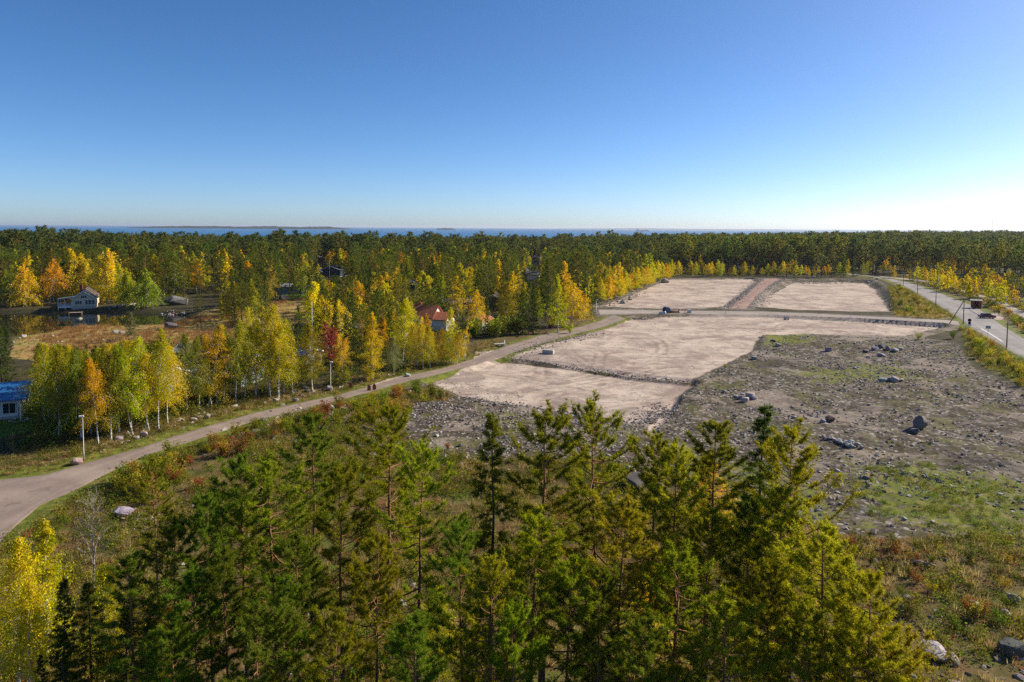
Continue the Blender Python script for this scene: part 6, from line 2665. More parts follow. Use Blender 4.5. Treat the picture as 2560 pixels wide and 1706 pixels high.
 ('pM',1,(-84.22,183.87,8.65),'pu','solitary round-topped pine standing in the meadow'),
 ('bM',4,(-89.10,159.27,6.90),'bb','thin birch with half-bare twigs in the meadow'),
 ('sM',1,(-82.34,109.01,10.99),'s0','dark spruce at the left edge behind the blue roof'),
 # behind the far fields
 ('bM',5,(107.50,389.89,12.46),'bl','tall yellow-green birch alone before the pine wall'),
 ('bM',1,(200.49,388.09,8.69),'bg','round green birch at the end of the asphalt road'),
 ('bM',2,(190.11,387.15,9.41),'bl','pale yellow-green birch, one of two left of the road end'),
 ('bM',0,(185.45,386.72,8.16),'bl','leftmost of the two pale birches before the road end'),
 ('bM',3,(173.64,389.06,6.72),'by','bright yellow birch before the dark pine wall'),
 ('bM',4,(167.69,388.51,5.97),'bo','orange birch before the dark pine wall'),
]
for key, var, (x, y, h), colr, label in HERO:
    tree(NAME[key[0]], key, var, x, y, h, colr, label, 'tree')
# a leafless young tree stands among the spruces at the lower left
x, y, h = (-30.14,48.11,7.50)
bt, bw = build_bare(5, 7.5); o = empty('bare_tree', (x, y, hz(x, y)), 0, 'leafless grey young tree above the bright yellow-green birch', 'tree'); obj('trunk', bt, o); obj('twigs', bw, o)

# rows of small birches along the far field edges
def ORDN(i):
    T = ['', 'first', 'second', 'third', 'fourth', 'fifth', 'sixth', 'seventh', 'eighth', 'ninth', 'tenth', 'eleventh', 'twelfth', 'thirteenth', 'fourteenth', 'fifteenth', 'sixteenth', 'seventeenth', 'eighteenth', 'nineteenth', 'twentieth']
    return T[i] if i <= 20 else 'twenty-' + T[i - 20] if i < 30 else 'thirtieth' if i == 30 else 'thirty-' + T[i - 30] if i < 40 else 'fortieth'
def birch_row(line, n, h0, h1, label, group, seed, cols, jit=1.5):
    rr = random.Random(seed); L = resample(line, n)
    for i, (x, y) in enumerate(L):
        x += rr.uniform(-jit, jit); y += rr.uniform(-jit, jit)
        c = rr.choice(cols); o = ORDN(i + 1); tree('birch_tree', 'bM', rr.randrange(6), x, y, rr.uniform(h0, h1), c, label % o, 'tree', group)
birch_row([(32.40,238.50),(46.14,273.19),(65.15,319.63),(87.46,371.28)], 30, 7, 11, '%s young birch from the near end of the row along the far left field', 'birches along the far left field', 3, ['by', 'bl', 'bl', 'bo'])
birch_row([(91.90,374.91),(126.48,378.03),(161.63,381.21),(180.71,382.93)], 26, 5, 10, '%s small birch from the left at the foot of the pine wall', 'small birches before the pine wall', 5, ['by', 'bl', 'bl', 'bo', 'by'], 2.0)
birch_row([(210.79,351.82),(190.02,299.26),(181.14,270.08)], 9, 5, 8, '%s small birch from the far end between asphalt road and cycle path', 'birches between road and cycle path', 6, ['by', 'bl', 'bl', 'bo'], 1.2)
birch_row([(225.35,417.33),(244.37,408.15),(253.29,385.17),(227.28,302.03),(208.89,261.03)], 30, 5, 10, '%s golden young birch from the far end beyond the cycle path', 'birches beyond the cycle path', 8, ['by', 'by', 'bl', 'bo'], 6)

# the mixed woods: the largest in view as things, the others as one mass
rows = [r.split() for r in TREES.strip().splitlines()]
ZL = {'backwood': ('in the wood behind the roadside birches', 'trees of the roadside wood'), 'nearwood': ('in the wood between the first lamp post and the carport', 'trees of the roadside wood'), 'leftspruce': ('behind the blue-roofed house', 'trees behind the blue-roofed house'),
      'pondwood': ('in the woods beyond the pond', 'trees beyond the pond'), 'village': ('among the gardens behind the roadside birches', 'trees among the gardens'),
      'village2': ('in the village woods behind the gardens', 'trees of the village woods'), 'fieldforest': ('in the tall forest wall behind the far fields', 'trees of the forest wall'),
      'rightyoung': ('in the young wood right of the cycle path', 'trees of the young wood on the right'), 'rightforest': ('in the forest behind the young wood on the right', 'trees of the forest on the right')}
CW = {'p0': 'green pine', 's0': 'dark green spruce', 'bg': 'green birch', 'by': 'yellow birch', 'bo': 'orange birch', 'bd': 'dull green birch'}
items = []
for r in rows:
    x, y, h = map(float, r[2:]); items.append((h / math.hypot(x, y), r[0], r[1], x, y, h))
items.sort(reverse=True); cnt = {}; rest = []
in_view = lambda x, y: abs(x) < y * .80 + 3
CAP = {'p': 270, 's': 285, 'b': 170}
MARKS = [('the cream house', (-144.88,230.75)), ('the grey bedrock knoll', (-113.60,229.97)), ('the dark blue house', (-94.64,364.41)), ('the dark outbuilding', (-101.93,360.55)), ('the flat white-edged roof', (-145.12,508.01)), ('the bright blue shed', (-84.29,271.48)), ('the pale-roofed cabin', (-90.92,271.02)),
         ('the beige house', (18.26,516.30)), ('the steep white gable', (6.67,351.91)), ('the leftmost red roof', (-280.77,377.37)), ('the red tiled roof', (-23.66,180.99)), ('the grey-brown roof', (-17.89,218.31)), ('the white garage', (-8.39,180.10)), ('the brown gabled house', (-5.57,223.66)),
         ('the small dark gable', (-41.69,281.83)), ('the pale-roofed low house', (-41.34,169.12)), ('the blue-roofed garage', (-40.78,130.53)), ('the metal-roofed house', (-49.36,116.85)), ('the first lamp post', (-48.85,76.66)), ('the blue-roofed house', (-73.15,96.26)), ('the meadow pine', (-84.22,183.87)),
         ('the fourth lamp post', (9.11,174.11)), ('the junction lamp', (25.48,204.58)), ('the huge pale boulder', (76.20,340.86)), ('the red track end', (138.64,363.09)), ('the lone tall birch', (107.50,389.89)), ('the far boulder pair', (185.31,349.86)),
         ('the far road end', (200.94,380.24)), ('the bus shelter', (153.07,223.99)), ('the far street lamp', (198.42,373.77)), ('the cycle path lamp', (143.97,198.01)), ('the pond stone bank', (-124.52,221.82)), ('the farthest utility pole', (178.75,310.91)), ('the broad shore birch', (-160.40,224.70))]
ORD = ['', 'second', 'third', 'fourth', 'fifth', 'sixth', 'seventh', 'eighth', 'ninth', 'tenth', 'eleventh', 'twelfth']
chosen = []; 
for a, k, zn, x, y, h in items:
    if cnt.get(k[0], 0) < CAP[k[0]] and in_view(x, y): cnt[k[0]] = cnt.get(k[0], 0) + 1; chosen.append((k, zn, x, y, h))
    else: rest.append((k, x, y, h))
def relation(x, y, marks=None):
    ph, (mx, my) = min(marks or MARKS, key=lambda m: (m[1][0] - x) ** 2 + (m[1][1] - y) ** 2); dm = math.hypot(mx, my); rx, ry = x - mx, y - my
    side = (rx * my - ry * mx) / dm; deep = (rx * mx + ry * my) / dm          # right of / beyond the landmark, seen from the viewpoint
    if abs(side) > abs(deep) * .5: r = 'right of' if side > 0 else 'left of'
    else: r = 'behind' if deep > 0 else 'in front of'
    return ph, r, math.hypot(rx, ry)
def autolabel(objs, marks):
    """objs: (object, words, x, y); words + where it stands seen from the nearest landmark"""
    g = {}
    for o, words, x, y in objs:
        ph, r, d = relation(x, y, marks); g.setdefault('%s %s %s' % (words, r, ph), []).append((d, len(g), o))
    for base, L_ in g.items():
        for q, (d, _, o) in enumerate(sorted(L_, key=lambda e: e[0])):
            o['label'] = base if len(L_) == 1 else base + (', the one closest to it' if q == 0 else ', %s closest to it' % ORD[q] if q < 12 else ', among the farther ones')
lab = {}
for i, (k, zn, x, y, h) in enumerate(chosen):
    ph, r, d = relation(x, y); size = 'tall' if h > 14.5 else 'low' if h < 9.5 else 'middle-sized'; lab.setdefault('%s %s %s %s' % (size, CW[k], r, ph), []).append((d, i))
names = {}
for base, L_ in lab.items():
    for q, (d, i) in enumerate(sorted(L_)):
        names[i] = base if len(L_) == 1 else base + (', the one closest to it' if q == 0 else ', %s closest to it' % ORD[q] if q < 12 else ', among the farther ones')
for i, (k, zn, x, y, h) in enumerate(chosen):
    D = math.hypot(x, y); key = k[0] + ('N' if (k[0] == 'b' and D < 130) else 'M' if D < 330 else 'F')
    cc = rnd.choice(['pv', 'pv', 'pw', 'pu']) if k == 'p0' else k
    tree(NAME[k[0]], key, rnd.randrange(9), x, y, h, cc, names[i], 'tree', ZL[zn][1])
# ------------------------------------------------------------------ far forest (one mass), undergrowth, rubble
nprng = np.random.default_rng(11)
def kinds(keys):
    out = []
    for key, cols in keys:
        for i, pair in enumerate(V_[key]):
            me = joined(pair, 'far_tree')
            for c in cols: out.append((me, COLR[c]))
    return out
COLR.update({'pf': (.135, .165, .034), 'pf2': (.185, .185, .034), 'pf3': (.10, .135, .038), 'sf': (.08, .11, .034)})
FK = kinds([('pF', ['pf', 'pf2', 'pf3']), ('sF', ['sf', 's0']), ('bF', ['by', 'bl', 'bo'])])
nP = 15; nS = 6; nB = 12
VILL2 = [(-98.87,250.62),(-60.20,250.01),(-21.09,198.39),(-7.94,163.82),(1.59,170.94),(31.52,241.17),(67.72,327.16),(92.74,399.30),(38.10,483.51),(-138.30,351.07)]
FIELDF = [(87.46,371.28),(199.44,381.31),(247.94,465.95),(108.32,460.44)]
PONDW = [(-183.13,213.84),(-154.27,230.19),(-148.14,244.51),(-116.20,246.51),(-109.26,277.08),(-138.30,351.07),(-288.44,337.63)]
RIGHTF = [(184.45,346.31),(193.79,296.05),(159.93,212.08),(142.78,167.97),(266.84,301.63),(372.82,448.11),(246.67,463.73)]
CLEAR = [[(-140.69,462.44),(-127.82,463.95),(-155.01,562.85),(-170.50,560.63)], [(-97.03,340.09),(-79.98,341.56),(-91.49,396.26),(-112.42,394.17)], [(8.72,480.05),(22.58,481.68),(27.92,558.26),(10.06,555.83)], [(4.22,334.93),(13.67,335.71),(15.36,377.86),(4.72,376.88)], [(-112.91,394.13),(-93.97,396.02),(-103.68,437.04),(-124.51,434.74)], [(-291.25,387.50),(-280.88,388.57),(-318.95,441.43),(-330.60,440.06)],[(-156.04,512.99),(-143.40,514.65),(-161.02,577.99),(-175.13,575.90)]]
gx, gy = np.meshgrid(np.arange(-1150, 1500, 4.9), np.arange(240, 1560, 4.9)); fx = gx.ravel() + nprng.uniform(-2.1, 2.1, gx.size); fy = gy.ravel() + nprng.uniform(-2.1, 2.1, gx.size)
keep = (np.abs(fx) < fy * .86 + 25) & (fy < shore(fx) - 12)
fx, fy = fx[keep], fy[keep]
bad = (fy < 352) & (fx > -190) & (fx < 330)
bad |= fy < np.interp(fx, [-400, -260, -150, 0, 90, 200, 260, 330, 500], [260, 300, 355, 352, 372, 372, 352, 300, 255])
for pl in [VILL2, FIELDF, PONDW, RIGHTF] + CLEAR: bad |= near_sd(fx, fy, pl, 3) < 1.0
for rd in (ROAD_A, PATH_A): bad |= near_sd(fx, fy, ring(rd), 6) < 5
bad |= nprng.random(len(fx)) < .06
fx, fy = fx[~bad], fy[~bad]; n = len(fx)
bp_ = sstep(.0, .22, fbm(fx, fy, 60, 91)) * .26 + .04 + .07 * (fy < 520) * (fx < 60); sp_ = .16 + .2 * sstep(0, .2, fbm(fx, fy, 90, 55))
u = nprng.random(n); idx = np.where(u < bp_, nP + nS + nprng.integers(0, nB, n), np.where(u < bp_ + sp_, nP + nprng.integers(0, nS, n), nprng.integers(0, nP, n)))
hgt_ = np.where(idx >= nP + nS, nprng.uniform(9, 16, n) / 12, np.where(idx >= nP, nprng.uniform(12, 19, n) / 16, nprng.uniform(14, 21, n) / 18)); hgt_ *= (1 + .5 * fbm(fx, fy, 90, 66)) * np.interp(fy, [450, 800], [1, .80]) * nprng.uniform(.62, 1.14, n)
RX, RY, RI, RS = [], [], [], []
for k, x, y, h in rest:
    RX.append(x); RY.append(y)
    if k[0] == 'p': RI.append(rnd.randrange(nP)); RS.append(h / 18)
    elif k[0] == 's': RI.append(nP + rnd.randrange(nS)); RS.append(h / 16)
    else: RI.append(nP + nS + rnd.randrange(4) * 3 + {'y': 0, 'g': 1, 'd': 1, 'o': 2}[k[1]]); RS.append(h / 12)
fx = np.concatenate([fx, RX]); fy = np.concatenate([fy, RY]); idx = np.concatenate([idx, RI]); hgt_ = np.concatenate([hgt_, RS]); n = len(fx)
rot = np.zeros((n, 3)); rot[:, 2] = nprng.uniform(0, 6.28, n)
scatter('far_forest', FK, np.stack([fx, fy, hzs(fx, fy) - .1], 1), rot, np.stack([hgt_ * nprng.uniform(.75, 1.45, n), hgt_ * nprng.uniform(.75, 1.45, n), hgt_], 1), idx, 'dense dark pine forest with yellow birches reaching to the sea', 'forest')

def tuft(seed, nb, h, spread, w, bend=.35):
    rs = np.random.default_rng(seed); a = rs.uniform(0, 6.28, nb); P = np.c_[np.cos(a) * rs.uniform(0, spread, nb), np.sin(a) * rs.uniform(0, spread, nb), np.full(nb, -.03)]
    D = unit(np.c_[np.cos(a) * bend, np.sin(a) * bend, np.ones(nb)] + rs.normal(0, .18, (nb, 3))); V, F = tri_leaves(rs, P, D, rs.uniform(.5, 1.1, nb) * h, np.full(nb, w)); return crown_mesh('tuft', V, F, M['herb'], rs, np.zeros(nb))
def lowbush(seed, n, r, h, ls):
    rs = np.random.default_rng(seed); P = rs.normal(0, 1, (n, 3)) * np.array([r, r, h]) * .5; P[:, 2] = np.abs(P[:, 2]) + .02; D = unit(rs.normal(0, 1, (n, 3)) + np.array([0, 0, .6])); L = rs.uniform(.6, 1.4, n) * ls
    V, F = dia_leaves(rs, P, D, L, L * .6); return crown_mesh('low_bush', V, F, M['herb'], rs, np.zeros(n))
TU = [tuft(1, 26, .45, .25, .03), tuft(2, 30, .6, .3, .035), tuft(3, 20, .35, .3, .04)]
LB = [lowbush(4, 60, .35, .4, .10), lowbush(5, 80, .5, .6, .11), lowbush(6, 50, .4, .3, .08)]
RD = [tuft(8, 40, 1.3, .6, .05, .12), tuft(9, 40, 1.6, .7, .05, .15)]
gold, green, brown, rust, red, lime, olive = (.46, .33, .13), (.15, .165, .022), (.17, .105, .05), (.36, .14, .045), (.42, .07, .04), (.28, .265, .025), (.15, .135, .03)
HK = [(TU[0], gold), (TU[1], gold), (TU[2], olive), (TU[0], green), (LB[0], green), (LB[1], green), (LB[1], lime), (LB[2], brown), (LB[2], rust), (LB[0], olive), (LB[2], red), (LB[0], (.30, .24, .03)), (LB[1], (.15, .24, .02)), (LB[0], (.20, .27, .02))]
def sample(poly, dens, seed, extra=None):
    rs = np.random.default_rng(seed); x0, x1, y0, y1 = box_of(poly, 0); n = int((x1 - x0) * (y1 - y0) * dens)
    x = rs.uniform(x0, x1, n); y = rs.uniform(y0, y1, n); k = sdist(x, y, poly) < 0; x, y = x[k], y[k]
    for rd, zf, b in ROADS:
        k = near_sd(x, y, ring(rd), 2) > .25; x, y = x[k], y[k]
    for pl, z, b in PADS:
        k = near_sd(x, y, pl, 2) > .3; x, y = x[k], y[k]
    k = near_sd(x, y, POND, 2) > .5; return x[k], y[k], rs
def put(name, kindl, parts, label, cat, tilt=.1):
    X_, Y_, I_, S_ = [np.concatenate(c) for c in zip(*parts)]; n = len(X_); rot = nprng.normal(0, tilt, (n, 3)); rot[:, 2] = nprng.uniform(0, 6.28, n)
    return scatter(name, kindl, np.stack([X_, Y_, hzs(X_, Y_)], 1), rot, S_, I_, label, cat)
def weighted(rs, n, w):
    w = np.array(w, float); return rs.choice(len(w), n, p=w / w.sum())
parts = []
x, y, rs = sample(HEATH, 3.3, 1); d = np.hypot(x, y); k = (rs.random(len(x)) < np.clip(75 / d, .3, 1) * np.where((x > 22) & (y < 80), .55, .9)) & (fbm(x, y, 5, 47) > -.13); x, y = x[k], y[k]
pat = fbm(x, y, 8, 44); i = np.where(pat > .10, weighted(rs, len(x), [4, 4, 2, 1, 2, 2, 3, 2, 4, 1, .8, 2, 0, 0]), np.where(pat < -.06, weighted(rs, len(x), [1, 1, 1, 3, 6, 6, 6, 1, .5, 1.5, .1, 2, 2, 3]), weighted(rs, len(x), [3, 3, 2, 2, 3, 3, 4, 2, 2, 1.5, .3, 2, 1, 1])))
parts.append((x, y, i, rs.uniform(.6, 1.7, len(x))))
WESTV = ROAD_W[0][:14] + [(p[0] - 5.0, p[1] + 6.5) for p in ROAD_W[0][:14]][::-1]
x, y, rs = sample(WESTV, 3.0, 2); parts.append((x, y, weighted(rs, len(x), [4, 4, 3, 3, 2, 1, 1, 2, 1, 2, .1, .5]), rs.uniform(.5, 1.1, len(x))))
NEARWOOD = [(-58.06,72.34),(-49.42,78.14),(-43.73,89.50),(-37.42,100.74),(-39.09,113.27),(-54.96,112.81),(-67.90,94.15)]
x, y, rs = sample(NEARWOOD, 1.6, 3); k = near_sd(x, y, LAWN, 2) > .3; x, y = x[k], y[k]; parts.append((x, y, weighted(rs, len(x), [2, 2, 3, 2, 3, 2, 1, 3, 1, 3, .1, .3]), rs.uniform(.7, 1.5, len(x))))
for q, pl in enumerate([VERGE_R, ROADSIDE_R]):
    x, y, rs = sample(pl, 1.3, 5 + q); parts.append((x, y, weighted(rs, len(x), [3, 3, 3, 2, 3, 3, 4, 1, 1, 2, 0, 3]), rs.uniform(.8, 1.8, len(x))))
RWASTE = [(208.00,380.90),(223.62,339.84),(164.46,205.13),(116.07,113.72),(88.20,86.00),(128.14,159.44),(142.68,195.09),(173.59,258.75),(198.43,337.73)]
x, y, rs = sample(RWASTE, .5, 9); parts.append((x, y, weighted(rs, len(x), [2, 3, 3, 1, 2, 3, 4, 2, 2, 2, 0, 3]), rs.uniform(1.2, 2.2, len(x))))
x, y, rs = sample(GREENS[1], 3.2, 10); k = fbm(x, y, 5, 14) > -.10; x, y = x[k], y[k]; parts.append((x, y, weighted(rs, len(x), [.3, .3, 1, 3, 3, 2, 3, 1, 0, 1, 0, 0, 6, 6]), rs.uniform(.4, .9, len(x))))
x, y, rs = sample(RUBBLE, .55, 12); k = fbm(x, y, 9, 19) > .0; x, y = x[k], y[k]; parts.append((x, y, weighted(rs, len(x), [1, .5, 3, 3, 3, .5, 2, 3, .5, 3, 0, 0]), rs.uniform(.3, .75, len(x))))
x, y, rs = sample(HEATH, .5, 15); parts.append((x, y, weighted(rs, len(x), [5, 5, 0, 0, 0, 0, 1, 0, 2, 0, .3, 2]), rs.uniform(.8, 1.7, len(x))))
put('heath_plants', HK, parts, 'low heather, grasses and herbs covering the open ground', 'ground cover')
x, y, rs = sample(MEADOW, .75, 13); mn = fbm(x, y, 14, 8)
k = mn > -.12; x, y, mn = x[k], y[k], mn[k]
put('meadow_reeds', [(RD[0], (.36, .19, .07)), (RD[1], (.38, .23, .09)), (TU[1], (.22, .19, .04)), (TU[1], gold)], [(x, y, np.where(mn > .06, rs.integers(0, 2, len(x)), 2 + rs.integers(0, 2, len(x))), rs.uniform(.5, 1.0, len(x)))], 'golden reeds and dry grass in the shore meadow', 'reeds')

UB = [lowbush(14, 90, 1.1, 1.5, .26), lowbush(15, 110, 1.4, 2.2, .28), lowbush(16, 80, 1.0, 1.2, .24)]
UK = [(UB[0], (.17, .19, .025)), (UB[1], (.22, .22, .025)), (UB[2], (.40, .32, .03)), (UB[0], (.11, .13, .03)), (UB[1], (.13, .15, .03)), (UB[2], (.28, .13, .04)), (TU[1], gold), (TU[1], (.2, .19, .04))]
parts = []
for q, (pl, dn) in enumerate([([(-57.85,81.11),(-52.35,85.53),(-45.69,93.59),(-37.56,108.79),(-28.24,116.81),(-21.47,121.14),(-12.52,134.01),(-13.70,157.39),(-26.76,151.14),(-38.98,127.35),(-55.74,116.00),(-68.61,98.73)], .30), ([(-55.74,116.00),(-38.98,127.35),(-13.70,157.39),(1.59,170.94),(31.52,241.17),(86.25,371.17),(36.85,467.45),(-138.30,351.07),(-97.71,247.67),(-57.94,168.42)], .085), (PONDW, .07)]):
    x, y, rs = sample(pl, dn, 60 + q); k = (near_sd(x, y, LAWN, 2) > .5) & (near_sd(x, y, MEADOW, 2) > 1) & (near_sd(x, y, LAWN2, 2) > 1); x, y = x[k], y[k]
    parts.append((x, y, weighted(rs, len(x), [4, 4, 2.5, 4, 3, .8, 2, 2]), rs.uniform(.6, 1.3, len(x))))
put('undergrowth', UK, parts, 'leafy bushes and tall grass between the woodland trees and gardens', 'undergrowth')
# stones
def rock_mat(fixed=None):
    m = mat('granite', rough=.85, spec=.25); t = NT(m); tc = t.new('ShaderNodeTexCoord'); t.pos = tc.outputs['Object']; oi = t.new('ShaderNodeObjectInfo'); oc = oi.outputs['Color']
    if fixed:
        rgb = t.new('ShaderNodeRGB'); rgb.outputs[0].default_value = (*fixed, 1); oc = rgb.outputs[0]
    n1 = t.noise(1.6, 5, .65); n2 = t.noise(7, 4, .7)
    c = t.mix(t.rng(n1, .35, .65, 0, .6), oc, t.mix(1.0, oc, (.45, .43, .42), 'MULTIPLY')); c = t.mix(t.rng(n2, .55, .75, 0, .5), c, (.46, .44, .41)); c = t.mix(t.rng(oi.outputs['Random'], 0, 1, 0, .35, False), c, (.16, .13, .13))
    b = t.N['Principled BSDF']; t.L.new(c, b.inputs['Base Color']); bp = t.new('ShaderNodeBump'); bp.inputs['Strength'].default_value = .7; bp.inputs['Distance'].default_value = .08
    t.L.new(t.math('ADD', n1, t.math('MULTIPLY', n2, .4)), bp.inputs['Height']); t.L.new(bp.outputs[0], b.inputs['Normal']); return m
M['rock'] = rock_mat()
def rock_mesh(seed, n=16, flat=.7, detail=0):
    rs = np.random.default_rng(seed); P = unit(rs.normal(size=(n, 3))) * rs.uniform(.75, 1.1, (n, 1)) * np.array([1, rs.uniform(.65, 1), flat])
    bm = bmesh.new()
    for p in P: bm.verts.new(p)
    r = bmesh.ops.convex_hull(bm, input=bm.verts); bmesh.ops.delete(bm, geom=[v for v in bm.verts if not v.link_faces], context='VERTS')
    if detail:
        bmesh.ops.bevel(bm, geom=list(bm.edges), offset=.07, segments=1, affect='EDGES', profile=.6)
        bmesh.ops.triangulate(bm, faces=list(bm.faces))
        for v in bm.verts: v.co += Vector(rs.normal(0, .012 * detail, 3))
    me = bpy.data.meshes.new('stone'); bm.to_mesh(me); bm.free(); me.materials.append(M['rock']); return me
RK = [rock_mesh(i, 13, [.5, .38, .6, .42, .5, .35, .55, .45][i]) for i in range(8)]
RB = [rock_mesh(40 + i, 22, .68, 1) for i in range(9)]
pale, mauve, greyb, dark, tan, warm = (.50, .465, .43), (.38, .33, .315), (.36, .355, .355), (.12, .115, .11), (.36, .29, .21), (.22, .14, .10)
SK = [(RK[i], c) for i in range(8) for c in ((.50, .45, .39), (.36, .305, .28), (.21, .17, .145))]
parts = []
def stones(x, y, rs, lo, hi, p=2.5):
    n = len(x); parts.append((x, y, rs.integers(0, len(SK), n), lo + (hi - lo) * rs.random(n) ** p))
x, y, rs = sample(RUBBLE, 6.0, 20); cl = fbm(x, y, 7, 61) + .6 * fbm(x, y, 2.5, 63, 2); k = rs.random(len(x)) < sstep(-.14, .26, cl) ** 1.7 * 1.05 + .03; stones(x[k], y[k], rs, .06, .36, 3.0)
x, y, rs = sample(HEATH, .5, 21); k = fbm(x, y, 8, 62) > .06; stones(x[k], y[k], rs, .10, .5)
x, y, rs = sample([(27.72,57.27),(45.01,58.28),(34.25,39.40),(23.38,39.29)], 2.2, 25); k = fbm(x, y, 5, 67) > .0; stones(x[k], y[k], rs, .06, .34, 2.5)
def along(line, w, n, seed, lo, hi, p=1.6):
    rs = np.random.default_rng(seed); L = resample(line, 400); j = rs.integers(0, 400, n); x = L[j, 0] + rs.normal(0, w, n); y = L[j, 1] + rs.normal(0, w, n); stones(x, y, rs, lo, hi, p)
along(DITCH, .5, 520, 31, .08, .3)
along([(-7.24,108.11),(0.14,104.11),(8.19,99.54),(15.55,95.20),(18.06,94.08),(21.85,98.65)], 1.0, 1100, 32, .08, .36)
along([(18.32,95.47),(22.08,99.73),(24.19,104.34)], 1.6, 500, 33, .08, .3)
along(ROAD_R[0], 1.6, 700, 34, .12, .4); along([(a + 2.2, b) for a, b in ROAD_R[1]], 1.6, 800, 35, .12, .4); along([(a - 2, b) for a, b in ROAD_R[0]], 1.4, 500, 36, .12, .4)
along([(1.83,144.55),(6.11,156.21),(11.60,162.02),(18.00,168.30),(22.74,174.31)], 1.8, 600, 37, .10, .35)
along(ROAD_W[0][4:10], 1.2, 1, 38, .1, .2)
x, y, rs = sample([(-16.20,101.80),(-7.03,104.90),(6.98,95.82),(17.51,91.19),(13.24,78.31),(-1.25,78.03),(-9.84,83.75)], 9, 39); k = rs.random(len(x)) < .25 + .9 * sstep(-.15, .2, fbm(x, y, 4, 65)); stones(x[k], y[k], rs, .06, .34, 2.6)
WST = [(p[0] - 3.2, p[1] + 4.2) for p in ROAD_W[0][3:11]]; along(WST, 1.3, 420, 40, .10, .5, 2)
along([(-25.53,100.41),(-28.41,96.01),(-30.67,89.19),(-33.24,84.86)], 3.0, 520, 41, .12, .6, 2); along([(-28.87,60.39),(-33.36,62.04),(-34.76,58.67)], 2.0, 200, 46, .1, .4, 2); along([(-18.79,83.56),(-14.55,82.10),(-10.93,80.68)], 2.5, 260, 47, .1, .45, 2)
along([(30.52,226.67),(40.51,252.61),(53.07,281.66)], 2.0, 300, 42, .15, .55); along([(144.81,349.54),(173.71,351.94)], 2, 160, 43, .15, .6)
for pl, z, b in PADS:
    rs = np.random.default_rng(50); x0, x1, y0, y1 = box_of(pl, 0); x = rs.uniform(x0, x1, 5000); y = rs.uniform(y0, y1, 5000); k = (sdist(x, y, pl) < -.5) & (fbm(x, y, 10, 71) > .08); stones(x[k][:900], y[k][:900], rs, .05, .2, 3)
put('rubble', SK, parts, 'broken stones and gravel strewn over the cleared ground', 'rubble', tilt=.5)

MARKS2 = [('the white block-shaped boulder', (61.19,155.59)), ('the pyramid-shaped boulder', (50.01,139.25)), ('the lone grey boulder', (69.90,149.32)), ('the dark mound', (83.53,151.97)), ('the row of four boulders', (66.98,118.91)), ('the big brown boulder', (55.19,90.74)), ('the reddish-brown boulder', (45.03,95.07)), ('the blue-white heap', (37.00,106.57)), ('the huge dark boulder', (13.32,69.87)), ('the long stone heap', (41.79,84.87)),
          ('the large white boulder', (-36.31,62.35)), ('the dark shaded boulder', (-33.17,86.86)), ('the long pale boulder', (-26.48,98.34)), ('the white slope stone', (-20.70,104.52)), ('the two-tufted lime bush', (99.04,164.92)), ('the nearest utility pole', (106.06,145.03)), ('the braced pole', (123.77,185.95)), ('the square-plate sign', (112.01,159.39)), ('the bus shelter', (153.07,223.99)), ('the cycle path lamp', (143.97,198.01)), ('the second lamp post', (-29.58,110.48)), ('the third lamp post', (-9.43,136.77)),
          ('the nearest pad tip', (-14.02,116.44)), ('the bright white rock', (35.05,46.73)), ('the long pale slab', (27.06,42.09)), ('the bright yellow bush', (31.38,49.45)), ('the farthest utility pole', (178.75,310.91)), ('the third utility pole', (159.41,267.45)), ('the white garage', (-8.39,180.10)), ('the hedge lamp post', (-2.57,157.82)), ('the lone tall birch', (107.50,389.89)), ('the red track end', (138.64,363.09)), ('the far boulder pair', (185.31,349.86)), ('the small green road birches', (-28.65,114.51))]
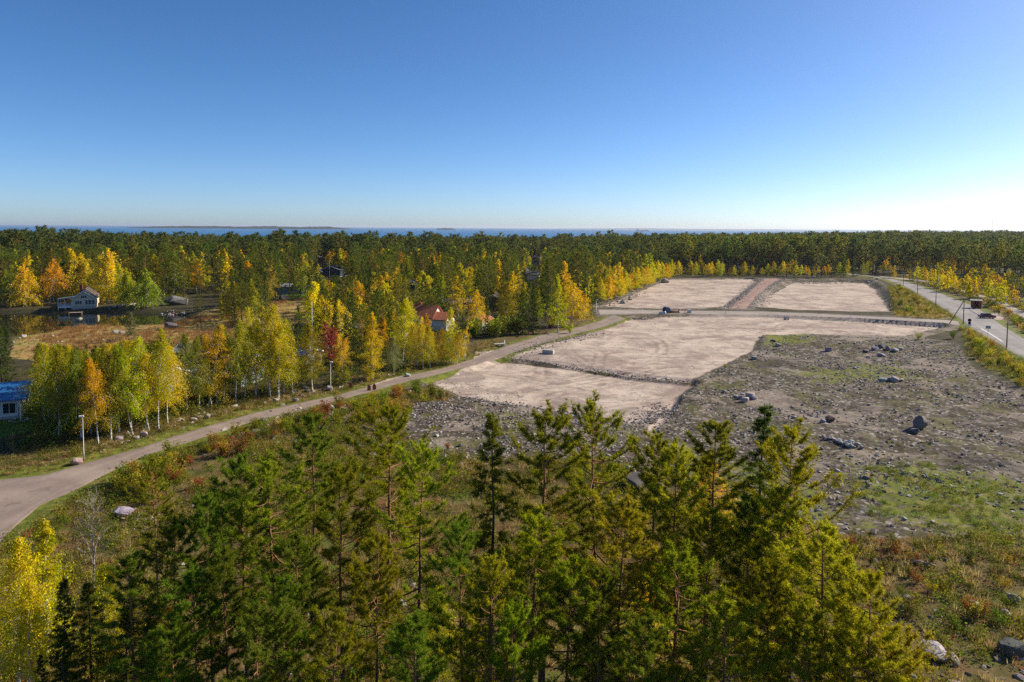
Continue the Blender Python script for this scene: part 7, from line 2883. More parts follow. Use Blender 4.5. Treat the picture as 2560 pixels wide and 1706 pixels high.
# boulders one can pick out, each its own thing
rk = random.Random(9)
def boulder(x, y, r, colr, label, cat='boulder', group=None, sz=None, name='boulder', sink=.25, v=None, rz=None, detail=True):
    me = rk.choice(RB) if v is None else RB[v]
    o = obj(name, me); sz = sz or (r, r * rk.uniform(.75, 1.1), r * rk.uniform(.75, 1.1))
    o.scale = sz; o.location = (x, y, hz(x, y) + sz[2] * (.62 - sink)); o.rotation_euler = (rk.uniform(-.15, .15), rk.uniform(-.15, .15), rk.uniform(0, 6.28) if rz is None else rz); o.color = (*[c * rk.uniform(.85, 1.15) for c in colr], 1)
    return tag(o, label, cat, group)
BOULD = [
 ((60.74,154.44),.85,pale,'white block-shaped boulder on the green patch at the gravel edge'), ((61.44,159.16),.7,dark,'dark boulder touching the white block-shaped one'),
 ((49.64,138.22),.75,greyb,'pyramid-shaped grey boulder at the pad edge'), ((69.12,147.67),1.05,greyb,'lone grey boulder left of the dark mound'),
 ((76.63,146.25),.8,dark,'dark leftmost boulder in the hollow of the mound'), ((79.31,147.40),.95,greyb,'pale-topped boulder in the hollow of the mound'),
 ((81.55,149.08),1.0,dark,'big dark boulder in the middle of the mound hollow'), ((82.02,147.50),.9,greyb,'round grey boulder right of the middle one in the mound'),
 ((82.97,146.49),.95,pale,'flat-topped pale boulder at the right of the mound'), ((84.73,147.60),.85,pale,'rightmost bright boulder of the mound'), ((77.54,141.96),.95,greyb,'grey boulder lying just below the mound'),
 ((65.60,119.21),.95,greyb,'leftmost boulder of the tight row of four'), ((66.89,119.59),.9,pale,'pointed pale boulder second in the row of four'), ((67.22,118.25),1.0,pale,'largest pale boulder third in the row of four'), ((68.50,118.62),.8,pale,'slanting slab at the right end of the row of four'),
 ((55.19,90.74),1.55,(.20,.18,.15),'big brown mossy boulder alone on the rubble'), ((53.37,88.76),.7,dark,'dark stone leaning on the big brown boulder'),
 ((45.03,95.07),.95,warm,'reddish-brown boulder on the rubble'), ((43.54,93.96),.5,greyb,'small pale stone beside the reddish boulder'),
 ((35.93,107.92),.55,greyb,'grey stone at the left of the blue-white heap'), ((36.31,106.55),.75,greyb,'low grey stone in the blue-white heap'), ((36.45,104.94),.95,pale,'front pale boulder of the blue-white heap'), ((38.03,107.15),1.1,pale,'tallest white boulder of the blue-white heap'), ((37.34,108.81),.6,pale,'back stone of the blue-white heap'), ((38.20,106.06),.6,greyb,'right grey stone of the blue-white heap'),
 ((13.32,69.87),1.7,(.13,.12,.115),'huge dark boulder among the foreground pine tops'), ((13.23,73.00),.9,(.22,.18,.15),'brownish boulder behind the huge dark one'), ((13.15,74.73),.7,greyb,'flat grey stone behind the huge dark boulder'),
 ((-36.31,62.35),1.2,(.50,.48,.45),'large white boulder in the scrub below the gravel road'), ((-6.69,122.30),.01,pale,None),
 ((27.06,42.09),1.0,pale,'long pale slab at the lower right'), ((27.15,41.56),.7,pale,'tilted slab touching the long pale slab'), ((35.05,46.73),.6,(.52,.5,.47),'bright white rock at the right edge'), ((33.44,47.54),.55,greyb,'grey rock left of the bright white one'), ((29.06,48.35),.5,greyb,'grey rock by the golden pine at the lower right'), ((28.05,47.31),.4,pale,'pale flat stone below the grey rock by the golden pine'), ((32.23,42.24),.95,dark,'dark overhanging rock at the lower right corner'), ((27.86,41.31),.6,tan,'tan stone at the lower right'), ((24.29,39.42),.4,pale,'pale stone at the bottom right'), ((36.92,48.44),.6,pale,'half-hidden pale stone at the right edge'),
 ((74.79,334.55),2.6,(.45,.43,.41),'huge pale boulder at the far corner of the left field'), ((39.34,239.94),1.5,greyb,'grey boulder at the near left corner of the far field'), ((43.85,251.83),1.1,pale,'pale boulder beside the grey one at the far field corner'), ((182.97,349.67),1.2,greyb,'left boulder of the pair behind the right field'), ((187.65,350.05),1.2,pale,'right boulder of the pair behind the right field'), ((164.13,371.41),1.3,greyb,'blue-grey boulder at the end of the red gravel track'),
 ((-33.17,86.86),.85,dark,'dark shaded boulder in the scrub above the foreground pines'), ((-32.68,88.00),.7,pale,'pale boulder right of the dark shaded one'), ((-31.75,91.80),.6,pale,'pale stone near the road lower edge'), ((-26.48,98.34),1.0,pale,'long pale boulder below the gravel road'), ((-27.35,96.24),.7,pale,'pale stone left of the long boulder'), ((-20.70,104.52),.6,pale,'white stone on the slope below the road'), ((-25.58,89.91),.7,dark,'dark stone between the scrub pines'), ((-16.36,92.15),.8,greyb,'grey stone right of the open-topped pine'), ((-2.29,102.90),.5,greyb,'grey stone near the pad edge'), 
 ((-18.78,121.94),.75,pale,'white boulder on the verge below the grey-green birch'), ((-33.40,110.37),.6,greyb,'grey boulder at the foot of the green columnar birch'), ((-30.18,111.66),.75,greyb,'grey boulder at the second lamp post'), ((-34.46,112.46),.5,greyb,'small grey boulder left of the columnar birch'), ((-33.29,104.19),.6,greyb,'grey boulder by the roadside clump'), ((-36.43,104.11),.55,pale,'pale stone below the roadside clump'),
 ((-40.99,99.91),.6,pale,'pale boulder under the thin birches'), ((-43.90,92.99),.55,pale,'pale stone left of the thin birches'), ((-42.50,94.31),.65,pale,'pale boulder right of the red sapling'), ((-47.06,86.01),.7,pale,'pale boulder at the road edge by the white birches'), ((-47.51,85.09),.5,pale,'small pale boulder by the white birches'), ((-49.38,84.70),.6,greyb,'grey boulder near the first lamp post'), ((-48.96,75.51),.8,tan,'tan boulder left of the first lamp post'),
 ((-11.50,139.47),1.0,dark,'dark boulder by the third lamp post'), ((-89.88,178.16),2.4,(.13,.125,.13),'dark rounded boulder at the meadow edge'), ((-83.41,248.56),2.6,(.17,.15,.14),'brown-grey boulder in the garden beyond the meadow'), ((-100.87,172.45),1.0,(.55,.52,.46),'split white rock in the meadow'), ((-98.46,171.14),1.1,mauve,'mauve rock beside the split white one'), ((-104.95,167.43),.6,(.55,.52,.46),'white standing stone at the meadow ditch'), ((-119.64,166.15),.9,(.55,.52,.46),'white rock at the left of the meadow'), ((-135.19,186.09),.7,(.55,.52,.46),'white rock on the left shore'), ((-123.55,193.34),.6,(.55,.52,.46),'white stone at the tip of the spit'), ((-119.84,196.22),.6,(.55,.52,.46),'pointed white stone on the spit'), ((-149.63,202.85),.9,tan,'tan rock in the water at the left'), ((-129.69,203.84),1.3,tan,'large tan rock in the water before the jetty'),
]
for (x, y), r, c, lab in BOULD:
    if lab: boulder(x, y, r, c, lab)
# bedrock knoll beyond the pond
boulder(*(-114.44,231.68), 5.0, (.20, .185, .17), 'rounded grey bedrock knoll at the edge of the woods', 'bedrock', None, (4.6, 3.4, 3.2), 'bedrock_knoll', .3, 3)
# boulders along the pond jetty and other shore stones
rs = np.random.default_rng(77); L = resample([(-130.98,221.10),(-129.43,226.64),(-127.32,231.32),(-123.35,233.89)], 60)
for i in range(58):
    x, y = L[i] + rs.normal(0, .9, 2); boulder(x, y, rs.uniform(.35, .75), rk.choice([pale, (.5, .46, .4), mauve, greyb]), 'rounded stone in the stone bank along the far pond shore', 'stone', 'stones of the pond bank', name='shore_stone', sink=.0)
def spot(a, b, t, j): return a[0] + (b[0] - a[0]) * t + rs.normal(0, j), a[1] + (b[1] - a[1]) * t + rs.normal(0, j)
for i in range(13):
        x, y = spot((-152.61,210.60), (-145.66,210.96), i / 12, .9); boulder(x, y, rs.uniform(.3, .8), rk.choice([greyb, pale, mauve]), 'grey stone in the heap by the left pond shore', 'stone', 'stones by the left pond shore', name='shore_stone', sink=.1)
for i in range(26):
    x, y = spot((-111.88,215.90), (-101.81,213.44), rs.random(), 1.5); boulder(x, y, rs.uniform(.25, .6), rk.choice([tan, pale, mauve]), 'stone on the pond shore below the bedrock knoll', 'stone', 'stones below the knoll', name='shore_stone', sink=.1)
for i in range(26):
    x, y = spot((-117.67,163.41), (-94.04,162.60), rs.random(), 5); boulder(x, y, rs.uniform(.2, .45), (.5, .46, .4), 'small white stone in the dry shore meadow', 'stone', 'small stones in the meadow', name='meadow_stone', sink=.1)
# stone stripe on the rubble, loose field boulders
for i in range(34):
    x, y = spot((40.55,86.99), (42.97,82.85), rs.random(), .45); boulder(x, y, rs.uniform(.22, .55), rk.choice([pale, greyb, (.38, .38, .4)]), 'blue-white stone in the long stone heap on the rubble', 'stone', 'stones of the long heap', name='heap_stone', sink=.05)
xr, yr, _ = sample(RUBBLE, .03, 88); kk = np.abs(xr) < yr * .74; loose = []
for x, y in list(zip(xr[kk], yr[kk]))[:110]:
    w_ = rk.choice(['pale', 'pale', 'mauve', 'mauve', 'brown']); loose.append((boulder(x, y, rs.uniform(.2, .42), {'pale': pale, 'mauve': mauve, 'brown': (.24, .2, .17)}[w_], 'loose stone', 'stone', 'loose stones on the rubble', name='field_stone'), w_ + ' loose stone', x, y))
autolabel(loose, MARKS2)
for i in range(40):
    t = (i + .5) / 40; x, y = resample(DITCH, 100)[int(t * 99)] + rs.normal(0, .3, 2); boulder(x, y, rs.uniform(.18, .32), rk.choice([greyb, mauve, pale]), '%s stone from the left in the shaded ditch between the near pads' % ORDN(i + 1), 'stone', 'stones in the ditch', name='ditch_stone')

# ------------------------------------------------------------------ shrubs
def shrub(x, y, h, colr, label, group=None, wid=1.0, far=False):
    sm, fm = rk.choice(SHF if far else SH); s = h / 1.6; o = empty('shrub', (x, y, hz(x, y)), rk.random() * 6.28, label, 'shrub', group); o.scale = (s * wid, s * wid, s)
    obj('stems', sm, o); f = obj('foliage', fm, o); f.color = (*[c * rk.uniform(.85, 1.15) for c in colr], 1); return o
COLS = {'lime': (.32, .32, .02), 'yel': (.60, .46, .02), 'green': (.17, .20, .02), 'olive': (.18, .165, .03), 'rust': (.38, .15, .04), 'red': (.48, .08, .04), 'gold': (.50, .36, .04)}
def shrubs(pl, n, h0, h1, cols, label, group, seed, far=False, wid=1.0):
    x, y, r_ = sample(pl, .8, seed); k = np.random.default_rng(seed).permutation(len(x))[:n]
    L_ = []
    for a, b in zip(x[k], y[k]):
        h = rk.uniform(h0, h1); c = rk.choice(cols); L_.append((shrub(a, b, h, COLS[c], label, group, wid, far), '%s %s' % ('tall' if h > h0 + .66 * (h1 - h0) else 'low' if h < h0 + .33 * (h1 - h0) else 'middling', {'lime': 'lime bush', 'yel': 'yellow bush', 'green': 'green bush', 'olive': 'olive bush', 'rust': 'rust-brown bush', 'red': 'red bush', 'gold': 'golden bush'}[c]), a, b))
    autolabel(L_, MARKS2)
shrubs([(113.20,171.09),(111.89,161.80),(96.23,126.82),(86.73,104.20),(82.27,103.21),(86.23,115.25),(97.37,143.01)], 52, 1.2, 2.4, ['lime', 'yel', 'lime', 'green', 'gold'], 'yellow-green bush on the verge below the asphalt road', 'bushes on the road verge', 1)
shrubs([(146.09,261.83),(177.83,315.14),(153.62,258.43),(130.56,208.94),(117.79,199.71)], 34, 1.0, 2.2, ['lime', 'green', 'olive', 'gold'], 'bush in the grassy triangle beside the right field', 'bushes of the grassy triangle', 2, True)
shrubs([(-41.52,68.21),(-40.23,78.65),(-34.51,90.94),(-27.30,100.37),(-18.02,109.22),(-11.55,109.40),(-16.68,94.25),(-27.23,88.38),(-33.58,72.30),(-34.73,61.14)], 120, .8, 2.5, ['green', 'lime', 'lime', 'lime', 'rust', 'green', 'gold', 'yel'], 'waist-high bush in the scrub below the gravel road', 'bushes of the scrub', 3)
shrubs([(-9.30,159.98),(1.58,169.55),(2.21,176.76),(-9.83,169.07)], 26, 3.0, 5.0, ['lime', 'yel', 'green', 'green'], 'tall leafy hedge bush beside the white garage', 'hedge bushes by the garage', 4, False, .75)
shrubs([(28.09,59.60),(35.37,57.38),(42.65,56.03),(32.26,41.91),(25.79,43.53),(27.07,51.24)], 30, .6, 1.4, ['green', 'olive', 'rust', 'gold', 'olive'], 'low bush on the heath at the lower right', 'bushes of the lower right heath', 5)
shrubs([(197.99,330.34),(182.20,266.96),(135.90,182.76),(123.28,159.24),(141.10,186.84),(176.77,258.96)], 22, 1.2, 2.6, ['lime', 'yel', 'gold', 'green'], 'bush on the strip between road and cycle path', 'bushes of the road strip', 6, True)
shrubs([(101.72,375.80),(176.88,382.59),(188.81,408.53),(108.45,400.81)], 26, 1.2, 2.4, ['rust', 'gold', 'olive'], 'rusty-brown bush along the foot of the pine wall', 'bushes before the pine wall', 7, True, 1.3)
for (x, y), h, c, lab in [((99.04,164.92),2.0,'lime','two-tufted lime bush alone at the right rubble edge'), ((48.60,197.12),1.0,'green',None), ((-15.93,112.37),2.2,'olive','tall brownish bush on the verge before the nearest pad'), ((-12.12,107.48),2.3,'green','dense dark green bush left of the nearest pad'), ((-11.20,106.67),1.7,'green','lower green bush beside the dense dark one'), ((-10.10,106.70),1.2,'rust','rusty bush at the left tip of the nearest pad'), ((-48.36,100.46),2.4,'red','red sapling at the foot of the white birches'), ((-48.61,96.40),2.6,'red','taller red sapling by the white birches'), ((41.26,129.91),1.0,'lime','small lime bush at the pad corner'), ((38.33,125.16),.7,'green','small green bush below the lime one'), ((21.53,191.36),2.8,'red',None), ((14.94,172.92),2.6,'yel','round yellow-green garden bush by the fourth lamp post'), ((10.39,180.94),3.4,'red','small scarlet bush before the tall dark spruce'), ((-32.31,69.07),1.2,'red','red bush in the scrub below the road'), ((-31.07,89.79),1.3,'rust','rusty bush in the scrub by the pale boulders'), ((-7.59,81.33),1.0,'rust','rusty bush at the edge of the rubble strip'), ((35.42,46.19),1.0,'yel',None), ((31.38,49.45),1.0,'yel','bright yellow bush on the lower right heath'), ((-63.50,108.08),3.0,'olive',None), ((105.67,162.06),2.2,'green','small conifer-like bush at the corner of the access road')]:
    if lab: shrub(x, y, h, COLS[c], lab)
# ------------------------------------------------------------------ buildings
M.update(cream=mat('cream_boards', (.62, .52, .34), .7, noise=.08, nscale=3), white=mat('white_paint', (.78, .77, .74), .6), offwhite=mat('white_render', (.72, .70, .66), .8, noise=.06, nscale=2), bluegrey=mat('blue_grey_boards', (.16, .21, .27), .7), navy=mat('dark_blue_boards', (.03, .045, .075), .6),
  darkwood=mat('dark_wood', (.045, .038, .034), .8), redpaint=mat('falu_red', (.27, .05, .036), .8), greyboard=mat('grey_boards', (.30, .30, .31), .8), brownboard=mat('brown_boards', (.20, .12, .07), .8), beige=mat('beige_boards', (.50, .38, .25), .8),
  glass=mat('window_glass', (.02, .025, .03), .08, spec=.6), concrete=mat('concrete', (.42, .40, .37), .9, noise=.15, nscale=3), steel=mat('galvanised_steel', (.36, .37, .38), .5, metal=.6), whitesteel=mat('white_steel', (.80, .80, .79), .4), blackplastic=mat('black_plastic', (.015, .015, .016), .5), rubber=mat('rubber', (.012, .012, .013), .8),
  polewood=mat('pole_wood', (.13, .105, .085), .9, noise=.25, nscale=5), orange=mat('orange_plastic', (.75, .20, .03), .5), bluetarp=mat('blue_tarpaulin', (.02, .12, .45), .5, noise=.2, nscale=2), rust=mat('rusty_steel', (.28, .09, .04), .85), timber=mat('weathered_timber', (.34, .27, .19), .9, noise=.25, nscale=3), lampglow=mat('lamp_glass', (.8, .8, .78), .3))
def rib_mat(name, col, rough, metal, scale):
    m = mat(name, col, rough, metal); t = NT(m); tc = t.new('ShaderNodeTexCoord'); t.pos = tc.outputs['Object']
    w = t.new('ShaderNodeTexWave', wave_type='BANDS', bands_direction='X'); w.inputs['Scale'].default_value = scale; t.L.new(t.pos, w.inputs['Vector'])
    bp = t.new('ShaderNodeBump'); bp.inputs['Strength'].default_value = .8; bp.inputs['Distance'].default_value = .05; t.L.new(w.outputs['Fac'], bp.inputs['Height']); t.L.new(bp.outputs[0], t.N['Principled BSDF'].inputs['Normal'])
    c = t.mix(t.rng(t.noise(1.2, 4, .6), .4, .65, 0, .5), col, tuple(v * .6 for v in col)); t.L.new(c, t.N['Principled BSDF'].inputs['Base Color']); return m
M.update(r_red=rib_mat('red_tiles', (.46, .135, .06), .8, 0, 3.2), r_grey=rib_mat('grey_roof', (.21, .21, .225), .7, 0, 2.5), r_dark=rib_mat('dark_roof', (.055, .055, .065), .6, 0, 2.5), r_metal=rib_mat('sheet_metal_roof', (.33, .34, .36), .42, .55, 3.0), r_blue=rib_mat('blue_metal_roof', (.03, .16, .40), .35, .2, 2.0), r_teal=rib_mat('weathered_teal_roof', (.12, .22, .27), .5, .2, 2.0), r_brown=rib_mat('brown_roof', (.12, .085, .075), .8, 0, 2.5))

def window(par, face, u, z, w, h, dims, mull=1):
    """face f/b/l/r of a block (W, L); u along the face from its middle"""
    W, L = dims; fr = MB(); pn = MB(); t = .07
    def place(a0, a1, z0, z1, d0, d1, mb):
        if face == 'f': mb.box(a0, a1, -L / 2 - d1, -L / 2 - d0, z0, z1)
        elif face == 'b': mb.box(a0, a1, L / 2 + d0, L / 2 + d1, z0, z1)
        elif face == 'r': mb.box(W / 2 + d0, W / 2 + d1, a0, a1, z0, z1)
        else: mb.box(-W / 2 - d1, -W / 2 - d0, a0, a1, z0, z1)
    place(u - w / 2, u + w / 2, z, z + h, .004, .03, pn); win = pn.build('window', M['glass'], par)
    for a0, a1, z0, z1 in [(u - w / 2 - t, u - w / 2, z - t, z + h + t), (u + w / 2, u + w / 2 + t, z - t, z + h + t)]: place(a0, a1, z0, z1, .003, .07, fr)
    place(u - w / 2, u + w / 2, z - t, z, .003, .068, fr); place(u - w / 2, u + w / 2, z + h, z + h + t, .003, .068, fr)
    for i in range(mull): c = u - w / 2 + w * (i + 1) / (mull + 1); place(c - .03, c + .03, z, z + h, .031, .06, fr)
    fr.build('frame', M['white'], win)
def house(name, label, xy, rz, W, L, hw, hr, wallm, roofm, ridge='y', ov=.35, trim='white', wins=(), doors=(), chimney=None, plinth=.35, z=None, cat='house', group=None, th=.16):
    o = empty(name, (xy[0], xy[1], hz(*xy) if z is None else z), rz, label, cat, group)
    MB().box(-W / 2 + .05, W / 2 - .05, -L / 2 + .05, L / 2 - .05, -.6, plinth).build('plinth', M['concrete'], o)
    a = W / 2 if ridge == 'y' else L / 2; e = L / 2 if ridge == 'y' else W / 2; sl = hr / a
    body = [(-a, plinth), (a, plinth), (a, plinth + hw), (0, plinth + hw + hr), (-a, plinth + hw)]
    ax = 'y' if ridge == 'y' else 'x'
    MB().prism(body, -e, e, ax).build('wall', wallm, o)
    top = plinth + hw + hr + .03
    def chev(t0, t1, ext=0): 
        A = a + ov + ext; return [(-A, top - A * sl + t0), (0, top + t0), (A, top - A * sl + t0), (A, top - A * sl + t1), (0, top + t1), (-A, top - A * sl + t1)]
    rf = MB().prism(chev(0, th), -e - ov, e + ov, ax).build('roof', roofm, o)
    if trim:
        for s in (-1, 1): MB().prism(chev(-.10, th + .03, .03), s * (e + ov) - (.06 if s < 0 else 0), s * (e + ov) + (.06 if s > 0 else 0), ax).build('bargeboard', M[trim], o)
    for w_ in wins: window(o, *w_[:5], (W, L), w_[5] if len(w_) > 5 else 1)
    for face, u, w_, h in doors:
        d = MB(); 
        if face == 'f': d.box(u - w_ / 2, u + w_ / 2, -L / 2 - .06, -L / 2 - .003, plinth, plinth + h)
        else: d.box(W / 2 + .003, W / 2 + .06, u - w_ / 2, u + w_ / 2, plinth, plinth + h)
        d.build('door', M['darkwood'], o)
    if chimney:
        cx, cyy, cw, ch = chimney; zc = top - abs(cx if ridge == 'y' else cyy) * sl
        MB().box(cx - cw / 2, cx + cw / 2, cyy - cw / 2, cyy + cw / 2, zc - .4, zc + ch).box(cx - cw / 2 - .06, cx + cw / 2 + .06, cyy - cw / 2 - .06, cyy + cw / 2 + .06, zc + ch + .002, zc + ch + .14).build('chimney', M['redpaint'], rf)
    return o
# cream house by the pond: gabled front block, veranda on the left, red-roofed block behind
o = house('cream_house', 'cream wooden house with white trim and a porch, standing by the pond', (-139.98,222.90), R(24), 6.6, 5.2, 2.6, 2.1, M['cream'], M['r_dark'], 'y', .4, wins=[('f', -1.5, 1.35, 1.9, 1.15, 2), ('f', 1.7, 1.2, .95, 1.45, 0), ('f', .75, 1.2, .7, 1.45, 0), ('f', 2.65, 1.2, .7, 1.45, 0), ('f', 0, 3.35, 1.5, .8, 2), ('r', 0, 1.2, 1.4, 1.3, 1)], plinth=.7, cat='house')
MB().prism([(-2.9, .7), (2.9, .7), (2.9, 3.7), (0, 6.1), (-2.9, 3.7)], 2.61, 8.6, 'y').build('rear_wall', M['cream'], o)
rr_ = MB().prism([(-3.3, 3.42), (0, 6.15), (3.3, 3.42), (3.3, 3.6), (0, 6.33), (-3.3, 3.6)], 2.9, 9.0, 'y').build('rear_roof', M['r_brown'], o)
MB().box(-1.9, -1.2, 3.6, 4.3, 4.4, 7.2).box(-1.97, -1.13, 3.53, 4.37, 7.202, 7.35).build('chimney', M['redpaint'], rr_)
MB().prism([(-7.6, 3.0), (-3.32, 3.55), (-3.32, 3.7), (-7.6, 3.14)], -2.3, 2.4, 'y').build('porch_roof', M['r_teal'], o)
MB().box(-7.3, -3.31, -2.0, 2.2, .3, .7).build('porch_floor', M['white'], o)
for px_, py_ in ((-7.2, -1.9), (-5.3, -1.9), (-3.5, -1.9), (-7.2, 2.0)): MB().box(px_ - .08, px_ + .08, py_ - .08, py_ + .08, -.4, 3.05).build('porch_post', M['white'], o)
rl = MB().box(-7.1, -3.6, -1.94, -1.86, 1.5, 1.6).box(-7.1, -3.6, -1.94, -1.86, .85, .92)
rl.build('porch_rail', M['white'], o)
for i in range(14): MB().box(-7.0 + i * .25, -6.94 + i * .25, -1.93, -1.87, .92, 1.5).build('baluster', M['white'], o)
# wooden jetty in front of it
j = empty('wooden_jetty', (*(-137.19,213.75), -1.2), R(20), 'low box-shaped wooden jetty in the pond before the cream house', 'jetty')
for i in range(8): MB().box(-1.7, 1.7, -.98 + i * .25, -.76 + i * .25, .62, .68).build('plank', M['timber'], j)
MB().box(-1.6, 1.6, -.9, .9, -.8, .615).build('crib', M['darkwood'], j)
for sx in (-1.72, 1.72): MB().tube([(sx, -1.0, -.9), (sx, -1.0, 1.0)], .07, 8).build('post', M['timber'], j)
# red-tiled house and its wing
o = house('red_tiled_house', 'white rendered house with a large red tiled roof behind yellow birches', (-23.66,180.99), R(-18), 8.5, 7, 3.0, 2.7, M['offwhite'], M['r_red'], 'x', .4, trim=None, wins=[('f', 2.6, 1.2, 1.1, 1.3), ('f', 0, 1.2, 1.1, 1.3), ('r', 0, 3.4, 1, 1.1), ('r', 1.8, 1.2, 1.1, 1.3)], chimney=(-1, .5, .7, .9))
MB().box(4.26, 8.2, -3.4, 2.0, -.3, 2.9).build('wing_wall', M['offwhite'], o); MB().prism([(-3.9, 2.75), (-.7, 4.5), (2.5, 2.75), (2.5, 2.92), (-.7, 4.67), (-3.9, 2.92)], 4.27, 8.5, 'x').build('wing_roof', M['r_red'], o)
house('grey_house', 'low house with a grey-brown roof and pale walls behind the slim flagpole', (-17.89,218.31), R(12), 8, 6.5, 2.5, 1.5, M['greyboard'], M['r_brown'], 'x', .5, wins=[('f', -2, 1.1, 1.2, 1.1), ('f', 1.5, 1.1, 1.2, 1.1)])
house('white_garage', 'small white garage with a red roof edge above the hedge', (-8.39,180.10), R(-28), 4.6, 5.5, 2.2, 1.2, M['offwhite'], M['r_red'], 'y', .35, doors=[('f', 0, 2.4, 1.9)], cat='garage')
house('brown_gabled_house', 'brown house with pale gable boards behind the white garage', (-5.57,223.66), R(-8), 6, 7, 2.6, 2.0, M['brownboard'], M['r_brown'], 'y', .4, wins=[('f', -1.3, 1.2, .9, 1.1), ('f', 1.3, 1.2, .9, 1.1)])
house('dark_gabled_house', 'small dark house with a white-edged gable deep in the garden trees', (-41.69,281.83), R(-10), 4.5, 6, 2.6, 1.7, M['darkwood'], M['r_dark'], 'y', .4, wins=[('f', 0, 1.2, 1.0, 1.1)])
# houses with sheet-metal roofs behind the thin birches
o = house('metal_roofed_house', 'blue-grey house with a tall sheet-metal roof behind the thin birches', (-49.36,116.85), R(-9), 10, 7.5, 2.4, 2.6, M['bluegrey'], M['r_grey'], 'x', .5, wins=[('f', -1.5, 1.1, 1.6, .9), ('f', 2.5, 1.1, 1.2, .9)])
cp = empty('carport', (*(-48.05,113.01), hz(*(-48.05,113.01))), R(-9), 'open carport with a corrugated metal roof and wooden posts', 'carport')
cv = []; nxx = 61
for jy, (yy, zz_) in enumerate([(-2.2, 2.25), (0, 2.45), (2.2, 2.65)]):
    for i in range(nxx): cv.append((-3.6 + 7.2 * i / (nxx - 1), yy, zz_ + .045 * math.sin(i * math.pi / 1.5)))
cf = [(jy * nxx + i, jy * nxx + i + 1, (jy + 1) * nxx + i + 1, (jy + 1) * nxx + i) for jy in range(2) for i in range(nxx - 1)]
me = bpy.data.meshes.new('roof'); me.from_pydata(cv, [], cf); me.materials.append(M['r_metal']); ro = obj('roof', me, cp); sm_ = ro.modifiers.new('thick', 'SOLIDIFY'); sm_.thickness = .03
for px_, py_ in ((-3.3, -2.0), (0, -2.0), (3.3, -2.0), (-3.3, 2.0), (3.3, 2.0)): MB().box(px_ - .07, px_ + .07, py_ - .07, py_ + .07, -.3, 2.2 + (.2 if py_ > 0 else 0)).build('post', M['timber'], cp)
MB().box(-3.5, 3.5, 2.02, 2.1, 0, 2.5).build('back_wall', M['darkwood'], cp)
house('metal_shed', 'long low shed with a bright sheet-metal roof left of the carport', (-53.67,114.43), R(-14), 7.5, 5.5, 1.9, .9, M['greyboard'], M['r_metal'], 'x', .3, cat='shed')
house('metal_roofed_cottage', 'cottage with a light sheet-metal roof seen above the red sapling', (-61.84,132.80), R(-12), 6.5, 5, 2.3, 1.3, M['greyboard'], M['r_metal'], 'x', .4)
house('long_metal_building', 'long building with a grey sheet-metal roof glimpsed behind the white birches', (-60.95,111.10), R(-14), 13, 6.5, 2.3, 1.2, M['greyboard'], M['r_metal'], 'x', .4, cat='building')
house('blue_roofed_garage', 'grey garage with a dark blue roof right of the roadside clump', (-40.78,130.53), R(-16), 6, 5.5, 2.3, .8, M['greyboard'], M['r_blue'], 'x', .35, cat='garage')
house('long_white_roofed_house', 'low house with a pale roof behind the crimson rowan', (-41.34,169.12), R(-6), 9, 6, 2.2, .8, M['darkwood'], M['r_metal'], 'x', .4)
o = house('blue_roofed_house', 'white house with a bright blue metal roof at the left edge', (-74.61,95.09), R(28), 10, 8, 2.6, 1.3, M['offwhite'], M['r_blue'], 'x', .9, wins=[('f', 3.6, .8, 1.4, 1.4), ('f', 1.2, .8, 1.4, 1.4), ('f', -1.2, .8, 1.4, 1.4)])
for i in range(4): MB().box(-4.9 + i * 3.25, -4.75 + i * 3.25, -4.75, -4.6, -.2, 2.75).build('porch_post', M['white'], o)
# farther houses
house('dark_blue_house', 'dark blue house with a white low gable edge beyond the gardens', (-94.64,364.41), R(-14), 11, 9, 3.2, 1.9, M['navy'], M['r_dark'], 'y', .6, wins=[('f', -2.5, 1.5, 1.5, 1.3), ('f', 2.0, 1.5, 2.0, 1.3)])
house('dark_outbuilding', 'dark outbuilding with white fascia left of the dark blue house', (-101.93,360.55), R(-14), 6, 6, 2.4, 1.4, M['navy'], M['r_dark'], 'y', .5, cat='shed')
o = empty('flat_roofed_house', (*(-145.12,508.01), hz(*(-145.12,508.01))), R(-5), 'flat-roofed house with a long white roof edge on the cleared slope', 'house'); MB().box(-4.2, 4.2, -3, 3, -.5, 4.0).build('wall', M['darkwood'], o); MB().box(-5, 5, -3.8, 3.5, 4.003, 4.6).build('roof', M['white'], o); window(o, 'f', 1.5, 1.4, 2.2, 1.6, (8.4, 6), 2)
house('blue_barn', 'bright blue garden building among the pines', (-84.29,271.48), R(5), 5, 5, 2.7, .9, M['bluetarp'], M['r_dark'], 'x', .2, doors=[('f', .3, .5, 2.3)], cat='shed', trim=None)
house('dark_cabin', 'dark cabin with a pale roof left of the bright blue garden building', (-90.92,271.02), R(5), 6, 5, 2.4, .9, M['bluegrey'], M['r_metal'], 'x', .4, cat='cabin')
house('beige_house', 'beige two-storey house on the rise behind orange birches', (18.26,516.30), R(-12), 6.5, 6.5, 4.2, 1.2, M['beige'], M['r_brown'], 'x', .7, wins=[('f', -1.5, 3.2, 1.2, 1.1), ('f', 1.5, 3.2, 1.2, 1.1), ('f', 0, 1.0, 2.0, 1.2)])
house('white_gabled_house', 'white house with a steep gable below the beige house', (6.67,351.91), R(-10), 4.5, 6, 3.0, 2.2, M['offwhite'], M['r_dark'], 'y', .4, wins=[('f', 0, 1.4, 1.2, 1.2)])
house('blue_grey_house', 'pale house with a dark blue-grey roof right of the steep white gable', (11.00,346.50), R(-8), 6, 6, 2.6, 1.4, M['offwhite'], M['r_dark'], 'x', .5)
